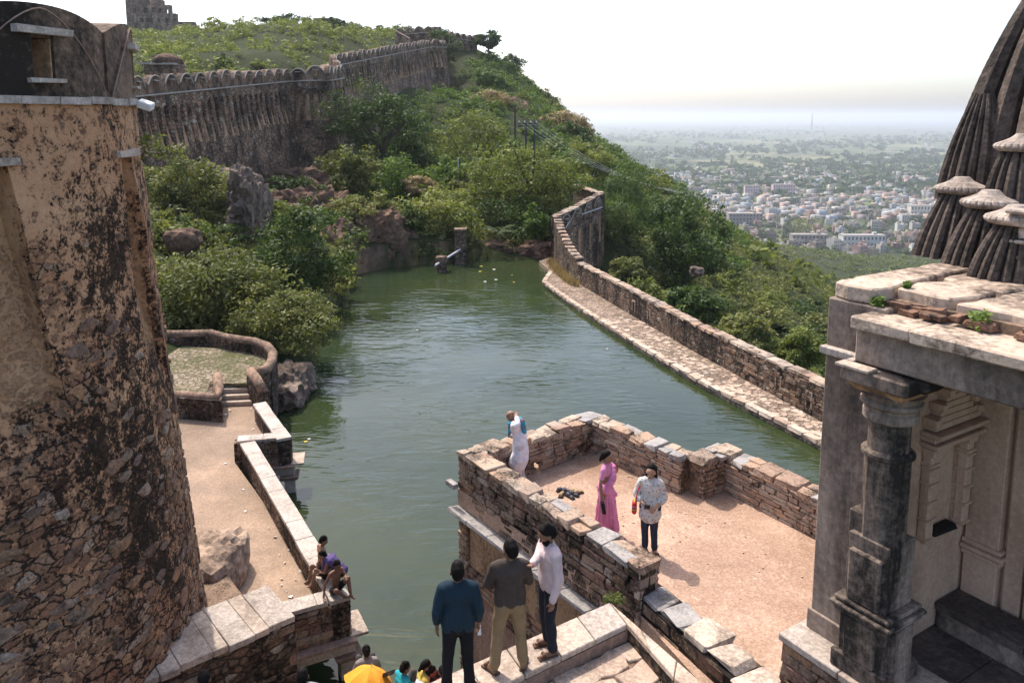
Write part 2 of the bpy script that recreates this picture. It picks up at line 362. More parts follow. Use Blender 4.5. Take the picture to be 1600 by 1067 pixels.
# ------------------------------------------------------------------ terrain, plain, water, air
CP = np.array([
 (-10,36,.8),(-11.5,43,1),(-13,52,1.6),(-14.5,60,2.5),(-10,25,.6),(-9,18,.6),(-16,20,.6),(-30,20,8),(-30,40,8),
 (-20,55,4),(-25,62,5.5),(-18,60,3.5),(-31,66,8),(-29,85,4.0),(-26,104,3.0),(-23,140,9),(-18,188,15),
 (-16,75,3.0),(-12,72,3.2),(-5,72,2.5),(0,76,2.5),(0,85,5),(-10,110,6.5),(0,110,6.5),(-8,150,14),(5,150,9),(-10,190,21),(0,200,20),
 (0,230,26),(13,230,13),(31,250,-3),(64,300,-21),(-11,225,31),(0,310,18),(30,310,-2),(60,420,-42),(-20,300,36),(-60,300,37),
 (-100,400,42),(-200,300,45),(-200,200,38),(-100,200,31),(-82,250,34),(-45,220,35),(-60,150,24),(-60,100,20),(-46,80,15.5),(-40,66,14),(-100,100,24),(-40,140,22),(-34,185,29),(-170,350,50),
 (-60,40,14),(-60,10,12),
 (17,28,-2),(20,26,-3),(32,28,-9),(14,42,-2),(17,48,-4),(30,50,-10),(9,58,-1.5),(12,62,-3),(22,66,-7),(9,75,-2),(13,82,-1),(20,88,-5),(15,110,1),(30,120,-8),(60,60,-22),(60,120,-23),(100,100,-40),(100,200,-42),
 (45,180,-10),(30,170,-1),(20,185,6),(82,200,-34),(164,400,-80),(115,350,-52),(200,250,-76),(300,300,-112),(305,600,-108),(200,600,-90),(400,500,-135),(520,700,-139),
 (100,600,-70),(300,900,-140),(0,600,-20),(0,1000,-110),(-250,700,30),(-250,1100,-60),(600,300,-140),(600,900,-140),(300,100,-120),(600,60,-140),(150,40,-62),(20,5,-4),(60,0,-24),(0,10,-2),(150,-20,-64)], dtype=float)
def tps_fit(C, lam=4.0):
    n = len(C); X = C[:, :2] / 100.0
    r2 = ((X[:, None] - X[None]) ** 2).sum(-1); K = .5 * r2 * np.log(r2 + 1e-12)
    A = np.zeros((n + 3, n + 3)); A[:n, :n] = K + np.eye(n) * lam * 1e-4; A[:n, n] = 1; A[:n, n + 1:] = X; A[n, :n] = 1; A[n + 1:, :n] = X.T
    b = np.zeros(n + 3); b[:n] = C[:, 2]
    return np.linalg.solve(A, b), X
_W, _X = tps_fit(CP)
def tps(x, y):
    q = np.stack([np.asarray(x, float).ravel(), np.asarray(y, float).ravel()], -1) / 100.0
    r2 = ((q[:, None] - _X[None]) ** 2).sum(-1); K = .5 * r2 * np.log(r2 + 1e-12)
    z = K @ _W[:-3] + _W[-3] + q @ _W[-2:]
    return np.maximum(z, -141.0).reshape(np.shape(x))
POND = [(-3.2, 6), (-3.2, 13), (-6, 15), (-8.2, 24.5), (-9.8, 29), (-10.3, 33), (-10.5, 38), (-10.6, 43), (-11.4, 50), (-13, 61), (-10, 64.5), (-5, 66.5), (0, 67.5), (3.4, 66.5), (3.6, 60), (6, 54), (9, 45), (12.5, 33), (16, 24), (16, 6)]
def in_poly(x, y, P):
    x = np.asarray(x); y = np.asarray(y); ins = np.zeros(x.shape, bool); n = len(P)
    for i in range(n):
        x0, y0 = P[i]; x1, y1 = P[(i + 1) % n]
        c = ((y0 > y) != (y1 > y)) & (x < (x1 - x0) * (y - y0) / (y1 - y0 + 1e-12) + x0); ins ^= c
    return ins
def hnoise(x, y):
    return (np.sin(x * .31 + 1.3 * np.sin(y * .17)) * np.cos(y * .27 + x * .11) * .5 + np.sin(x * .9 + y * .4) * np.cos(y * .8 - x * .3) * .2)
def ground(x, y):
    z = tps(x, y) + hnoise(np.asarray(x), np.asarray(y)) * .6
    return z
xs = np.concatenate([np.arange(-420, -60, 12), np.arange(-60, -20, 3), np.arange(-20, 24, 1.0), np.arange(24, 80, 4), np.arange(80, 721, 14)])
ys = np.concatenate([np.arange(-30, 10, 8), np.arange(10, 100, 1.25), np.arange(100, 260, 5), np.arange(260, 1200, 20)])
GX, GY = np.meshgrid(xs, ys, indexing='ij'); GZ = ground(GX, GY)
GZ = np.where(in_poly(GX, GY, POND), np.minimum(GZ, -1.8), np.where((np.abs(GX) < 17) & (GY < 66) & (GY > 12) & (GX < 3), np.maximum(GZ, .25), GZ))
GZ = np.where((GX > -7) & (GX < 9) & (GY < 20), -1.8, GZ)
ni, nj = GX.shape
idx = np.arange(ni * nj).reshape(ni, nj)
quads = np.stack([idx[:-1, :-1], idx[1:, :-1], idx[1:, 1:], idx[:-1, 1:]], -1).reshape(-1, 4)
t = NT('hill scrub ground'); p = t.pos()
g1 = t.noise(p, .12, 6, .65); g2 = t.noise(p, 1.6, 8, .78)
gcol = t.ramp(g2, [(.3, (.014, .020, .008)), (.5, (.032, .042, .014)), (.62, (.06, .062, .024)), (.75, (.13, .10, .052))])
gcol = t.mix(t.ramp(g1, [(.45, 0.0), (.65, .6)]), gcol, (.042, .054, .017))
nz = t.n('SeparateXYZ', x0=t.n('NewGeometry').outputs['Normal']).outputs[2]
rk = t.ramp(t.noise(p, .7, 6, .7), [(.35, (.07, .05, .04)), (.55, (.19, .125, .09)), (.75, (.30, .22, .17))])
gcol = t.mix(t.ramp(nz, [(.55, 1.0), (.75, 0.0)]), gcol, rk)
M['hill'] = t.fin(gcol, .95, t.bump(g2, .8, .3), .1)
hill = bpy.data.objects.new('hillside', np_mesh('hillside', np.stack([GX, GY, GZ], -1).reshape(-1, 3), quads, [M['hill']], True)); COL.objects.link(hill); tag(hill, kind='structure')
# plain to the horizon
t = NT('far plain'); p = t.pos()
f1 = t.n('TexVoronoi', feature='F1', i_Vector=t.pos((.0016, .0032, 1), (0, 0, .5)), i_Scale=1.0)
fs = t.n('SeparateColor', x0=f1.outputs['Color']).outputs[0]
fcol = t.ramp(fs, [(0, (.07, .10, .04)), (.3, (.16, .19, .075)), (.5, (.10, .13, .05)), (.75, (.24, .23, .12)), (.95, (.14, .15, .07))])
fn = t.noise(p, .004, 8, .7)
fcol = t.mix(t.ramp(fn, [(.45, 0.0), (.56, 1.0)]), fcol, (.035, .05, .026))
fn2 = t.noise(p, .03, 6, .7)
fcol = t.mix(t.ramp(fn2, [(.5, 0.0), (.62, .8)]), fcol, (.04, .055, .028))
M['plain'] = t.fin(fcol, .95, None, .1)
S = 60000
pl = MB().add([(-S, -S, -140.3), (S, -S, -140.3), (S, S, -140.3), (-S, S, -140.3)], [(0, 1, 2, 3)]).build('plain', M['plain']); tag(pl, kind='structure')
# water
t = NT('pond water')
p = t.pos((1, 1, 1))
w1 = t.noise(t.pos((.55, 1.5, 1), (0, 0, .2)), 1.25, 2, .5, .9); w2 = t.noise(t.pos((.8, 1.5, 1), (0, 0, -.3)), 4.2, 3, .5); w3 = t.noise(p, .22, 3, .5)
h = t.math('ADD', w1, t.math('MULTIPLY', w2, .16))
amp = t.ramp(w3, [(.35, .15), (.65, 1.0)])
h = t.math('MULTIPLY', h, amp)
wc = t.ramp(t.noise(p, .12, 4, .6), [(.35, (.020, .034, .016)), (.65, (.034, .046, .016))])
t.b.inputs['IOR'].default_value = 1.333
M['water'] = t.fin(wc, .03, t.bump(h, .8, .075), .5)
PW = [(-6.5, 4), (-6.5, 12), (-9.5, 18), (-10.5, 25), (-12.5, 31), (-12.5, 43), (-13.5, 52), (-16, 63), (-10, 69), (0, 71), (4, 69), (4.2, 60), (7, 53.5), (10, 44), (13, 33), (17, 24), (17, 4)]
wat = MB().add([(x, y, 0) for x, y in PW], [tuple(range(len(PW)))[::-1]]).build('pond_water', M['water']); tag(wat, kind='structure')
if wat.data.polygons[0].normal.z < 0: wat.data.flip_normals()
# air
hz = NT('haze'); hz.t.nodes.remove(hz.b)
pv = hz.t.nodes.new('ShaderNodeVolumePrincipled'); pv.inputs['Color'].default_value = (.88, .94, 1, 1); pv.inputs['Density'].default_value = 1.3e-4; pv.inputs['Anisotropy'].default_value = .35
hz.t.links.new(pv.outputs[0], hz.out.inputs['Volume'])
HB = S + 500
hb = MB().box((0, 0, (-141.5 + 95) / 2), (2 * HB, 2 * HB, 95 + 141.5)).build('haze', hz.m); tag(hb, 'pale bluish haze over the plain and far town', 'haze', kind='stuff')
# ------------------------------------------------------------------ round bastion at the left
BC = Vector((-11.34, 13.85)); RB, RT, BZ0, BZ1 = 5.0, 4.27, 0.2, 12.72
U0 = math.atan2(-BC.y, -BC.x)                     # direction towards the camera
def brad(z):
    tt = max(0, min(1, (z - 2) / (BZ1 - 2)))
    return RT + (RB - RT) * (1 - tt) ** 1.15
def bpt(th, z, dr=0):
    a = U0 + th; r = brad(z) + dr
    return Vector((BC.x + r * math.cos(a), BC.y + r * math.sin(a), z))
def btheta(px, py):
    """angle on the drum seen at a picture point"""
    d = ray(px, py); lo = None; tt = 5.0
    while tt < 25:
        q = Vector((0, 0, CAMZ)) + d * tt
        if math.hypot(q.x - BC.x, q.y - BC.y) < brad(q.z):
            a = math.atan2(q.y - BC.y, q.x - BC.x) - U0
            return (a + math.pi) % (2 * math.pi) - math.pi
        tt += .01
    return math.radians(72)
GAP1 = btheta(170, 150); PITCH_M = GAP1 - btheta(-98, 150)
PITCH_M = 2 * math.pi / round(2 * math.pi / PITCH_M)
NM = round(2 * math.pi / PITCH_M)
gaps = [GAP1 - k * PITCH_M for k in range(NM)]
centers = [g - PITCH_M / 2 for g in gaps]
M['bast_stone'] = weathered('bastion stone', (.30, .18, .12), (.40, .26, .17), (.045, .032, .024), .46, 3, 1.6, 18, .2, 1, .8, .02, obj_hue=[(0, (.28, .155, .10)), (.25, (.36, .215, .12)), (.45, (.22, .145, .11)), (.62, (.38, .27, .19)), (.78, (.33, .18, .09)), (.92, (.42, .34, .27))])
bast = empty('round_bastion', (BC.x, BC.y, 0), 'huge round stone bastion with blackened flaking plaster at the left edge', 'tower')
# drum with sloping plaster chutes sunk into its face
chutes = []
cw = .62 / RT
for k in range(NM):
    chutes.append((gaps[k] + .03, gaps[k] + .03 + cw, 11.75, 7.0, .55))
ths = set(np.linspace(-math.pi, math.pi, 200).tolist())
def wrap(a): return (a + math.pi) % (2 * math.pi) - math.pi
for a0, a1, *_ in chutes:
    for a in (a0 - .004, a0 + .004, a1 - .004, a1 + .004): ths.add(wrap(a))
ths = sorted(ths); ths = ths[:-1] if abs(ths[-1] - math.pi) < 1e-6 else ths
zsamp = sorted(set(np.linspace(BZ0, BZ1, 70).tolist() + [z + e for c in chutes for z in (c[2],) for e in (-.01, .01)]))
V = []; att = []
for z in zsamp:
    for th in ths:
        thz = th
        dr = .05 * mnoise.noise(Vector((th * 3, z * .7, 0))) + .035 * mnoise.noise(Vector((th * 9, z * 2.2, 3)))
        ch = 0
        for a0, a1, zt, zb, dp in chutes:
            # the chute leans to the right on its way down
            wth = (th - a0 + math.pi) % (2 * math.pi) - math.pi; wid = a1 - a0; sh = max(0, min(1, (zt - z) / (zt - zb))) * .13
            if 0 < wth < wid + .45: thz = th + sh * (wth / wid if wth < wid else 1 - (wth - wid) / .45)
            if zb < z < zt and 0 < wth < wid:
                k = (z - zb) / (zt - zb); dr = -dp * k ** .8 + dr * (1 - k); ch = min(1, k * 1.9)
        V.append(bpt(thz, z, dr)); att.append(ch)
n = len(ths); Fs = []
for i in range(len(zsamp) - 1):
    for k in range(n): Fs.append((i * n + k, i * n + (k + 1) % n, (i + 1) * n + (k + 1) % n, (i + 1) * n + k))
mb = MB(); mb.add(V, Fs)
drum = mb.build('drum', M['bastion'], bast)
at_ = drum.data.attributes.new('chute', 'FLOAT', 'POINT'); at_.data.foreach_set('value', [float(v) for v in att])
fl = MB().lathe([(RT - .1, 0), (RT - .1, .15)], (BC.x, BC.y, BZ1 - .2), 60).build('gun_deck', M['walk'], bast)
# lintels over the chutes that start at the merlon centres
for k in range(NM):
    th = gaps[k] + .03 + cw / 2
    c = bpt(th, 11.83, -.12); box_obj('chute_lintel', c, (.95, .40, .12), M['slab'], bast, rotz(U0 + th + math.pi / 2), .015)
# string course of slabs
ns = 42
for k in range(ns):
    a0 = 2 * math.pi * k / ns; a1 = a0 + 2 * math.pi / ns * .985; m2 = MB(); dz = rng.uniform(-.012, .012); pr_ = rng.uniform(.08, .12)
    arc = [a0 + (a1 - a0) * i / 3 for i in range(4)]
    poly = [(BC.x + (RT + pr_) * math.cos(a), BC.y + (RT + pr_) * math.sin(a)) for a in arc] + [(BC.x + (RT - .6) * math.cos(a), BC.y + (RT - .6) * math.sin(a)) for a in arc[::-1]]
    m2.prism(poly, BZ1 - .02 + dz, BZ1 + .10 + dz).build('course_slab', M['slab_grey'], bast)
# merlons: curved slabs with a pointed raised moulding and a splayed gun slit
def curved_block(mb, a0, a1, zlo, zhi, r0, r1, n=10, mi=0):
    V = []
    for i in range(n + 1):
        a = a0 + (a1 - a0) * i / n; A = U0 + a
        zl = zlo(a) if callable(zlo) else zlo; zh = zhi(a) if callable(zhi) else zhi
        for r, z in ((r0, zl), (r1, zl), (r1, zh), (r0, zh)):
            V.append((BC.x + r * math.cos(A), BC.y + r * math.sin(A), z))
    Fs = [(0, 1, 2, 3), (4 * n + 3, 4 * n + 2, 4 * n + 1, 4 * n)]
    for i in range(n):
        b = 4 * i
        for j in range(4): Fs.append((b + j, b + 4 + j, b + 4 + (j + 1) % 4, b + (j + 1) % 4))
    mb.add(V, Fs, mi)
MZ = BZ1 + .09; MH = 1.42
for k in range(NM):
    c = centers[k]; hw = PITCH_M / 2 - .012; mer = MB()
    def top(a, c=c, hw=hw): u = abs(a - c) / hw; return MZ + MH * (1 - .20 * u ** 2.2)
    sl = .30 / RT; r0, r1 = RT - .75, RT - .03
    curved_block(mer, c - hw, c - sl / 2, MZ, top, r0, r1); curved_block(mer, c + sl / 2, c + hw, MZ, top, r0, r1)
    curved_block(mer, c - sl / 2, c + sl / 2, MZ, MZ + .28, r0, r1, 3); curved_block(mer, c - sl / 2, c + sl / 2, MZ + .90, top, r0, r1, 3)
    mo = mer.build('merlon', M['bastion_top'], bast)
    # raised gable face with an opening
    fr = MB()
    def gab(a, c=c, hw=hw): u = abs(a - c) / hw; return MZ + max(.02, MH * (1 - .05 - .95 * u ** 1.6))
    curved_block(fr, c - hw * .98, c - sl / 2 - .01, MZ + .001, gab, r1, r1 + .05, 14); curved_block(fr, c + sl / 2 + .01, c + hw * .98, MZ + .001, gab, r1, r1 + .05, 14)
    curved_block(fr, c - sl / 2 - .01, c + sl / 2 + .01, MZ + .96, gab, r1, r1 + .05, 3); curved_block(fr, c - sl / 2 - .01, c + sl / 2 + .01, MZ + .001, MZ + .25, r1, r1 + .05, 3)
    g = fr.build('gable_face', M['bastion_top'], mo)
    th = c; q = bpt(c, MZ + .98, 0)
    box_obj('slit_lintel', (q.x, q.y, MZ + 1.0), (.98, .26, .12), M['slab_grey'], mo, rotz(U0 + th + math.pi / 2), .012)
    box_obj('slit_sill', (q.x, q.y, MZ + .24), (.62, .22, .06), M['slab_grey'], mo, rotz(U0 + th + math.pi / 2), .01)
    # ochre plaster cheek of the splay
    ck = MB(); curved_block(ck, c + sl / 2 - .004, c + sl / 2 + .0005, MZ + .29, MZ + .89, r0 + .05, r1 + .03, 2); ck.build('slit_cheek', M['chute'], mo)
    # coping fillet along the gable
    pts = []
    for i in range(21):
        a = c - hw * .97 + 2 * hw * .97 * i / 20; A = U0 + a; pts.append((BC.x + (r1 + .055) * math.cos(A), BC.y + (r1 + .055) * math.sin(A), gab(a)))
    MB().tube(pts, .012, 5).build('gable_fillet', M['pink_plaster'], mo)
# stones that show through the plaster
cnt = 0
while cnt < 300:
    th = rng.uniform(math.radians(5), math.radians(82)); z = rng.uniform(1.2, 11.2)
    if rng.random() < (z - 3) / 9: continue
    q = bpt(th, z)
    if any(zb - .2 < z < zt + .2 and -.06 < wrap(th - a0) < (a1 - a0) + .16 for a0, a1, zt, zb, dp in chutes): continue
    s = rng.uniform(.10, .36) if rng.random() < .75 else rng.uniform(.3, .5)
    inst('stone', rubble_mesh('bast_stone'), Matrix.Translation(bpt(th, z, .0)) @ Matrix.Rotation(U0 + th + math.pi / 2, 4, 'Z') @ Matrix.Rotation(rng.uniform(-.35, .35), 4, 'Y') @ Matrix.Diagonal((s * 1.2, .07, s * rng.uniform(.40, .8), 1)), bast); cnt += 1
# floodlight on the string course
fl = empty('floodlight', ad(228, 165, 14.6), 'small white floodlight mounted at the rim of the bastion', 'lamp')
q = fl.location
box_obj('lamp_housing', q, (.26, .16, .15), M['white_plastic'], fl, Matrix.Rotation(.35, 3, 'Y') @ Matrix.Rotation(.3, 3, 'X'), .01, .02)
MB().tube([q + Vector((-.12, 0, .02)), q + Vector((-.45, -.1, .02))], .025, 6).build('bracket', M['metal_grey'], fl)

# ------------------------------------------------------------------ crenellated fort walls
def merlon_mesh(w, h, th, mat, slit=True):
    """pointed-arch merlon, base at z=0, outside face at y=-th/2, made of blocks round a real slit"""
    mb = MB(); n = 12
    def prof(x): u = abs(x) / (w / 2); return h * (1 - .55 * u ** 2.4) if u < 1 else h * .45
    def blk(x0, x1, z0, top, n):
        xs_ = [x0 + (x1 - x0) * i / n for i in range(n + 1)]; V = []
        for x in xs_:
            zt = prof(x) if top is None else top
            V += [(x, -th / 2, z0), (x, th / 2, z0), (x, th / 2, zt), (x, -th / 2, zt)]
        Fs = [(3, 2, 1, 0), (4 * n, 4 * n + 1, 4 * n + 2, 4 * n + 3)]
        for i in range(n):
            for j in range(4): Fs.append((4 * i + j, 4 * i + (j + 1) % 4, 4 * i + 4 + (j + 1) % 4, 4 * i + 4 + j))
        mb.add(V, Fs)
    s = w * .10
    blk(-w / 2, -s, 0, None, 8); blk(s, w / 2, 0, None, 8); blk(-s, s, 0, h * .25, 1); blk(-s, s, h * .68, None, 4)
    # hood over the slit and light cheek
    mb.box((0, -th / 2 - .06, h * .71), (w * .32, .22, .09), mi=1)
    mb.box((s - .02, 0, h * .465), (.03, th * .96, h * .42), mi=2)
    # raised rim along the arch
    pts = [(x, -th / 2 - .01, prof(x) - .03) for x in np.linspace(-w / 2 * .98, w / 2 * .98, 15)]
    mb.tube(pts, .06, 5, mi=1)
    return mb.mesh('merlon', [mat, M['slab_grey'], M['chute']])
MER_FORT = merlon_mesh(2.35, 1.75, .75, M['fort_top'])
def fort_wall(name, label, path, side=1, batter=.10, chute=True, spacing=2.65, mer=None, mat='fort', merz=None, merlons=True, course=True, cdepth=.6):
    """path: [(x,y,zbase,zmerlonfoot)], outside on the right-hand side when side=1"""
    root = empty(name, (path[0][0], path[0][1], path[0][2]), label, 'wall')
    P = [Vector((a[0], a[1])) for a in path]; acc = [0]
    for i in range(len(P) - 1): acc.append(acc[-1] + (P[i + 1] - P[i]).length)
    T = acc[-1]
    def at(s):
        i = 0
        while i < len(P) - 2 and s > acc[i + 1]: i += 1
        k = (s - acc[i]) / (acc[i + 1] - acc[i]); d = (P[i + 1] - P[i]).normalized()
        q = P[i].lerp(P[i + 1], k); zb = path[i][2] * (1 - k) + path[i + 1][2] * k; zt = path[i][3] * (1 - k) + path[i + 1][3] * k
        return q, d, Vector((d.y, -d.x)) * side, zb, zt
    ch = []
    s = spacing * .5
    while chute and s < T - 1: ch.append(s); s += spacing * .5
    S_ = set(np.arange(0, T, .45).tolist() + [T] + acc)
    for c in ch:
        for e in (-.36, -.34, .34, .36): S_.add(min(T, max(0, c + e)))
    S_ = sorted(S_); NZ = 26; V = []; att = []
    for s in S_:
        q, d, nr, zb, zt = at(s)
        for j in range(NZ + 1):
            k = j / NZ; z = zb + (zt - zb) * k; H_ = zt - zb; out = batter * (zt - z) + .12 * mnoise.noise(Vector((s * .5, z * .5, 7)))
            c_ = 0; top = zt - 1.3; bot = zt - min(5.2, H_ * .6)
            for c in ch:
                sh = 0
                if abs(s - c - sh) < .35 and bot < z < top: out -= cdepth * ((z - bot) / (top - bot)); c_ = 1
            V.append((q.x + nr.x * out, q.y + nr.y * out, z)); att.append(c_)
    m = MB(); Fs = []
    for i in range(len(S_) - 1):
        for j in range(NZ):
            f = (i * (NZ + 1) + j, (i + 1) * (NZ + 1) + j, (i + 1) * (NZ + 1) + j + 1, i * (NZ + 1) + j + 1); Fs.append(f if side > 0 else f[::-1])
    m.add(V, Fs); m.m = [1 if sum(att[j] for j in f) >= 3 else 0 for f in Fs]
    m.build('wall_face', [M[mat], M['chute']], root)
    # walk behind
    tp = MB(); n_ = 0; V = []; Fs = []
    for s in [acc[0]] + acc[1:]:
        q, d, nr, zb, zt = at(s); V += [(q.x, q.y, zt), (q.x - nr.x * 2.2, q.y - nr.y * 2.2, zt), (q.x - nr.x * 2.2, q.y - nr.y * 2.2, zt - 4)]
    for i in range(len(acc) - 1):
        for j in range(2): Fs.append((3 * i + j, 3 * i + 3 + j, 3 * i + 4 + j, 3 * i + 1 + j))
    tp.add(V, Fs).build('wall_walk', M[mat], root)
    if course:
        pts = []
        for s in S_[::3] + [S_[-1]]:
            q, d, nr, zb, zt = at(s); pts.append((q.x + nr.x * .12, q.y + nr.y * .12, zt - .05))
        MB().tube(pts, .085, 5).build('string_course', M['slab_grey'], root)
    if merlons:
        s = spacing / 2
        while s < T:
            q, d, nr, zb, zt = at(s); ang = math.atan2(d.y, d.x) + (0 if side > 0 else math.pi)
            tilt = 0
            inst('merlon', mer or MER_FORT, Matrix.Translation((q.x - nr.x * .3, q.y - nr.y * .3, zt)) @ Matrix.Rotation(ang + rng.uniform(-.04, .04), 4, 'Z') @ Matrix.Diagonal((rng.uniform(.92, 1.04), 1, rng.uniform(.84, 1.04), 1)), root)
            s += spacing
    return root, at, T
a = ad(196, 160, 66); b = ad(484, 133, 104); c0 = ad(500, 128, 104); c1 = ad(522, 120, 122); d1 = ad(672, 80, 188)
fort_wall('fort_wall', 'long crenellated fort wall with plaster chutes, running back from the bastion', [(a.x - (b.x - a.x) * .4, a.y - (b.y - a.y) * .4, 6.5, 13.0), (a.x, a.y, 5.5, 14.1), (b.x - 1.5, b.y - 3, 1.5, 17.0)])
fort_wall('wall_bastion', 'square corner bastion where the fort wall bends above the rock', [(b.x - 1.6, b.y - 3.2, 2.5, 16.9), (b.x + .6, b.y - 3.9, 2.5, 17.0), (b.x + 3.3, b.y - 2.6, 2.5, 17.1), (b.x + 3.2, b.y + 6, 3, 17.8)], spacing=2.3)
fort_wall('fort_wall', 'crenellated fort wall climbing the hill behind the tall trees', [(b.x + 3.0, b.y + 6, 5, 17.7), (c1.x, c1.y, 8, 20.2), (d1.x, d1.y, 15, 28.7), (d1.x + 2.5, d1.y + 2, 15, 28.9), (d1.x + 3.2, d1.y + 7, 15, 29.2)])
e0 = ad(618, 62, 208); e1 = ad(676, 58, 205); e2 = ad(712, 60, 216); e3 = ad(745, 64, 226)
fort_wall('fort_wall', 'high stretch of fort wall at the top of the hill', [(e0.x, e0.y, e0.z - 5, e0.z + 1.2), (e1.x, e1.y, e1.z - 5, e1.z + 1.2), (e1.x + 2.4, e1.y + 6, e1.z - 5, e1.z + 1.4)], chute=False)
fort_wall('fort_wall', 'last length of fort wall ending at a tree on the skyline', [(e2.x - 2, e2.y, e2.z - 8, e2.z + .2), (e3.x, e3.y, e3.z - 8, e3.z - .2)], chute=True)
# inner stepped parapet between the upper walls
st = empty('stepped_parapet', ad(640, 65, 198), 'low stepped parapet joining the two upper fort walls', 'wall')
g0 = ad(618, 49, 200); g1 = ad(641, 62, 196); MB().prism([(g0.x, g0.y), (g1.x, g1.y), (g1.x + .2, g1.y + .6), (g0.x + .2, g0.y + .6)], [g0.z - 4, g1.z - 4, g1.z - 4, g0.z - 4], [g0.z, g1.z, g1.z, g0.z]).build('parapet_wall', M['fort'], st)
MB().tube([(g0.x, g0.y, g0.z + .05), (g1.x, g1.y, g1.z + .05)], .25, 6).build('coping', M['pink_plaster'], st)

# small domed ruin on the plateau and the palace ruin on the skyline
kd = empty('ruined_kiosk', ad(258, 113, 92), 'small collapsed stone kiosk with a brown mound on top behind the fort wall', 'ruin'); k0 = kd.location
MB().box(k0 + Vector((0, 0, -.5)), (3.4, 3, 2.6)).build('wall', M['fort'], kd)
MB().box(k0 + Vector((-.2, 0, .85)), (4.0, 3.4, .2)).build('roof_slab', M['slab_grey'], kd)
MB().lathe([(1.7, 0), (1.6, .5), (1.1, .95), (.35, 1.2), (.05, 1.25)], k0 + Vector((.3, 0, .9)), 14, rib=lambda a, r: r * (1 + .12 * math.sin(a * 3 + 1))).build('mound', M['rock'], kd, True)
pr0 = ad(236, 34, 340); pal = empty('palace_ruin', pr0, 'ruined many-storeyed palace with empty windows on the skyline', 'ruin')
def window_wall(parent, x0, x1, y, z0, z1, wins, th=2.5, mat='fort', name='wall'):
    mb = MB(); wins = sorted(wins); xs_ = x0
    for wx, ww, wz, wh in wins:
        mb.box(((xs_ + wx - ww / 2) / 2, y, (z0 + z1) / 2), (wx - ww / 2 - xs_, th, z1 - z0))
        mb.box((wx, y, (z0 + wz) / 2), (ww, th, wz - z0)); mb.box((wx, y, (wz + wh + z1) / 2), (ww, th, z1 - wz - wh)); xs_ = wx + ww / 2
    mb.box(((xs_ + x1) / 2, y, (z0 + z1) / 2), (x1 - xs_, th, z1 - z0)); return mb.build(name, M[mat], parent)
pz = pr0.z
sc = 340 / 1220
def PX(x): return pr0.x + (x - 236) * sc
window_wall(pal, PX(212), PX(276), 340, pz - 5, pz + 3.2, [(PX(225), 1.3, pz - .5, 1.8), (PX(233), 1.3, pz - .5, 1.8), (PX(239), 1.2, pz - .5, 1.8), (PX(250), 1.1, pz - .4, 1.6), (PX(262), 1.2, pz - .4, 1.6)])
window_wall(pal, PX(194), PX(262), 344, pz - 5, pz + 7.2, [(PX(208), 1.6, pz + 3.8, 1.8), (PX(225), 1.6, pz + 3.8, 2.2), (PX(237), 1.8, pz + 4.2, 2), (PX(246), 1.5, pz + 4, 2), (PX(256), 1.4, pz + 3.7, 1.7)])
window_wall(pal, PX(194), PX(246), 347, pz - 5, pz + 9.6, [(PX(225), 1.4, pz + 7.4, 1.2), (PX(238), 1.4, pz + 7.4, 1.2)])
MB().lathe([(3.2, -4), (3.0, 1.2), (2.2, 2.6), (.9, 3.2), (.3, 4.2), (.05, 4.4)], (PX(236), 347, pz + 8), 12).build('dome', M['fort'], pal)
MB().lathe([(5, -5), (5, 1), (4.4, 3), (2, 4.2), (.1, 4.4)], (PX(203), 349, pz + 8.5), 12).build('dome', M['fort'], pal)
MB().box((PX(285), 342, pz - 1.5), (9, 3, 3), jit=.5).build('broken_wall', M['fort'], pal)
for (px, py, wd, ht, lb) in ((479, 38, 2.4, 3, 'slim broken tower stub on the skyline left of the block'), (512, 40, 7, 3.0, 'low broad ruined block overgrown on the plateau skyline')):
    q = ad(px, py + 8, 235); r_ = empty('skyline_ruin', q, lb, 'ruin'); MB().box(q + Vector((0, 0, ht / 2 - 1)), (wd, wd * .6, ht + 2), jit=.2).build('wall', M['fort'], r_); MB().box(q + Vector((0, 0, ht + .1)), (wd * 1.05, wd * .65, .3), jit=.1).build('roof_slab', M['fort_top'], r_)

# ------------------------------------------------------------------ weir wall and its cobbled path along the pond
pin = [Vector((14.6, 23.0)), Vector((12.45, 30.26)), Vector((9.6, 39.3)), Vector((7.1, 48.2)), Vector((4.75, 56.9))]
pout = [Vector((13.4, 22.0)), Vector((11.64, 28.17)), Vector((8.7, 35.2)), Vector((6.88, 40.69)), Vector((4.1, 50.0)), Vector((2.29, 57.14)), Vector((3.0, 61)), Vector((2.3, 65.5)), Vector((3.3, 67))]
path = MB(); path.prism([tuple(p) for p in pin] + [(4.4, 59), (3.75, 66), (3.5, 67.2)] + [tuple(p) for p in pout[::-1]], -1.5, .32)
po = path.build('path', M['cobble']); tag(po, kind='structure')
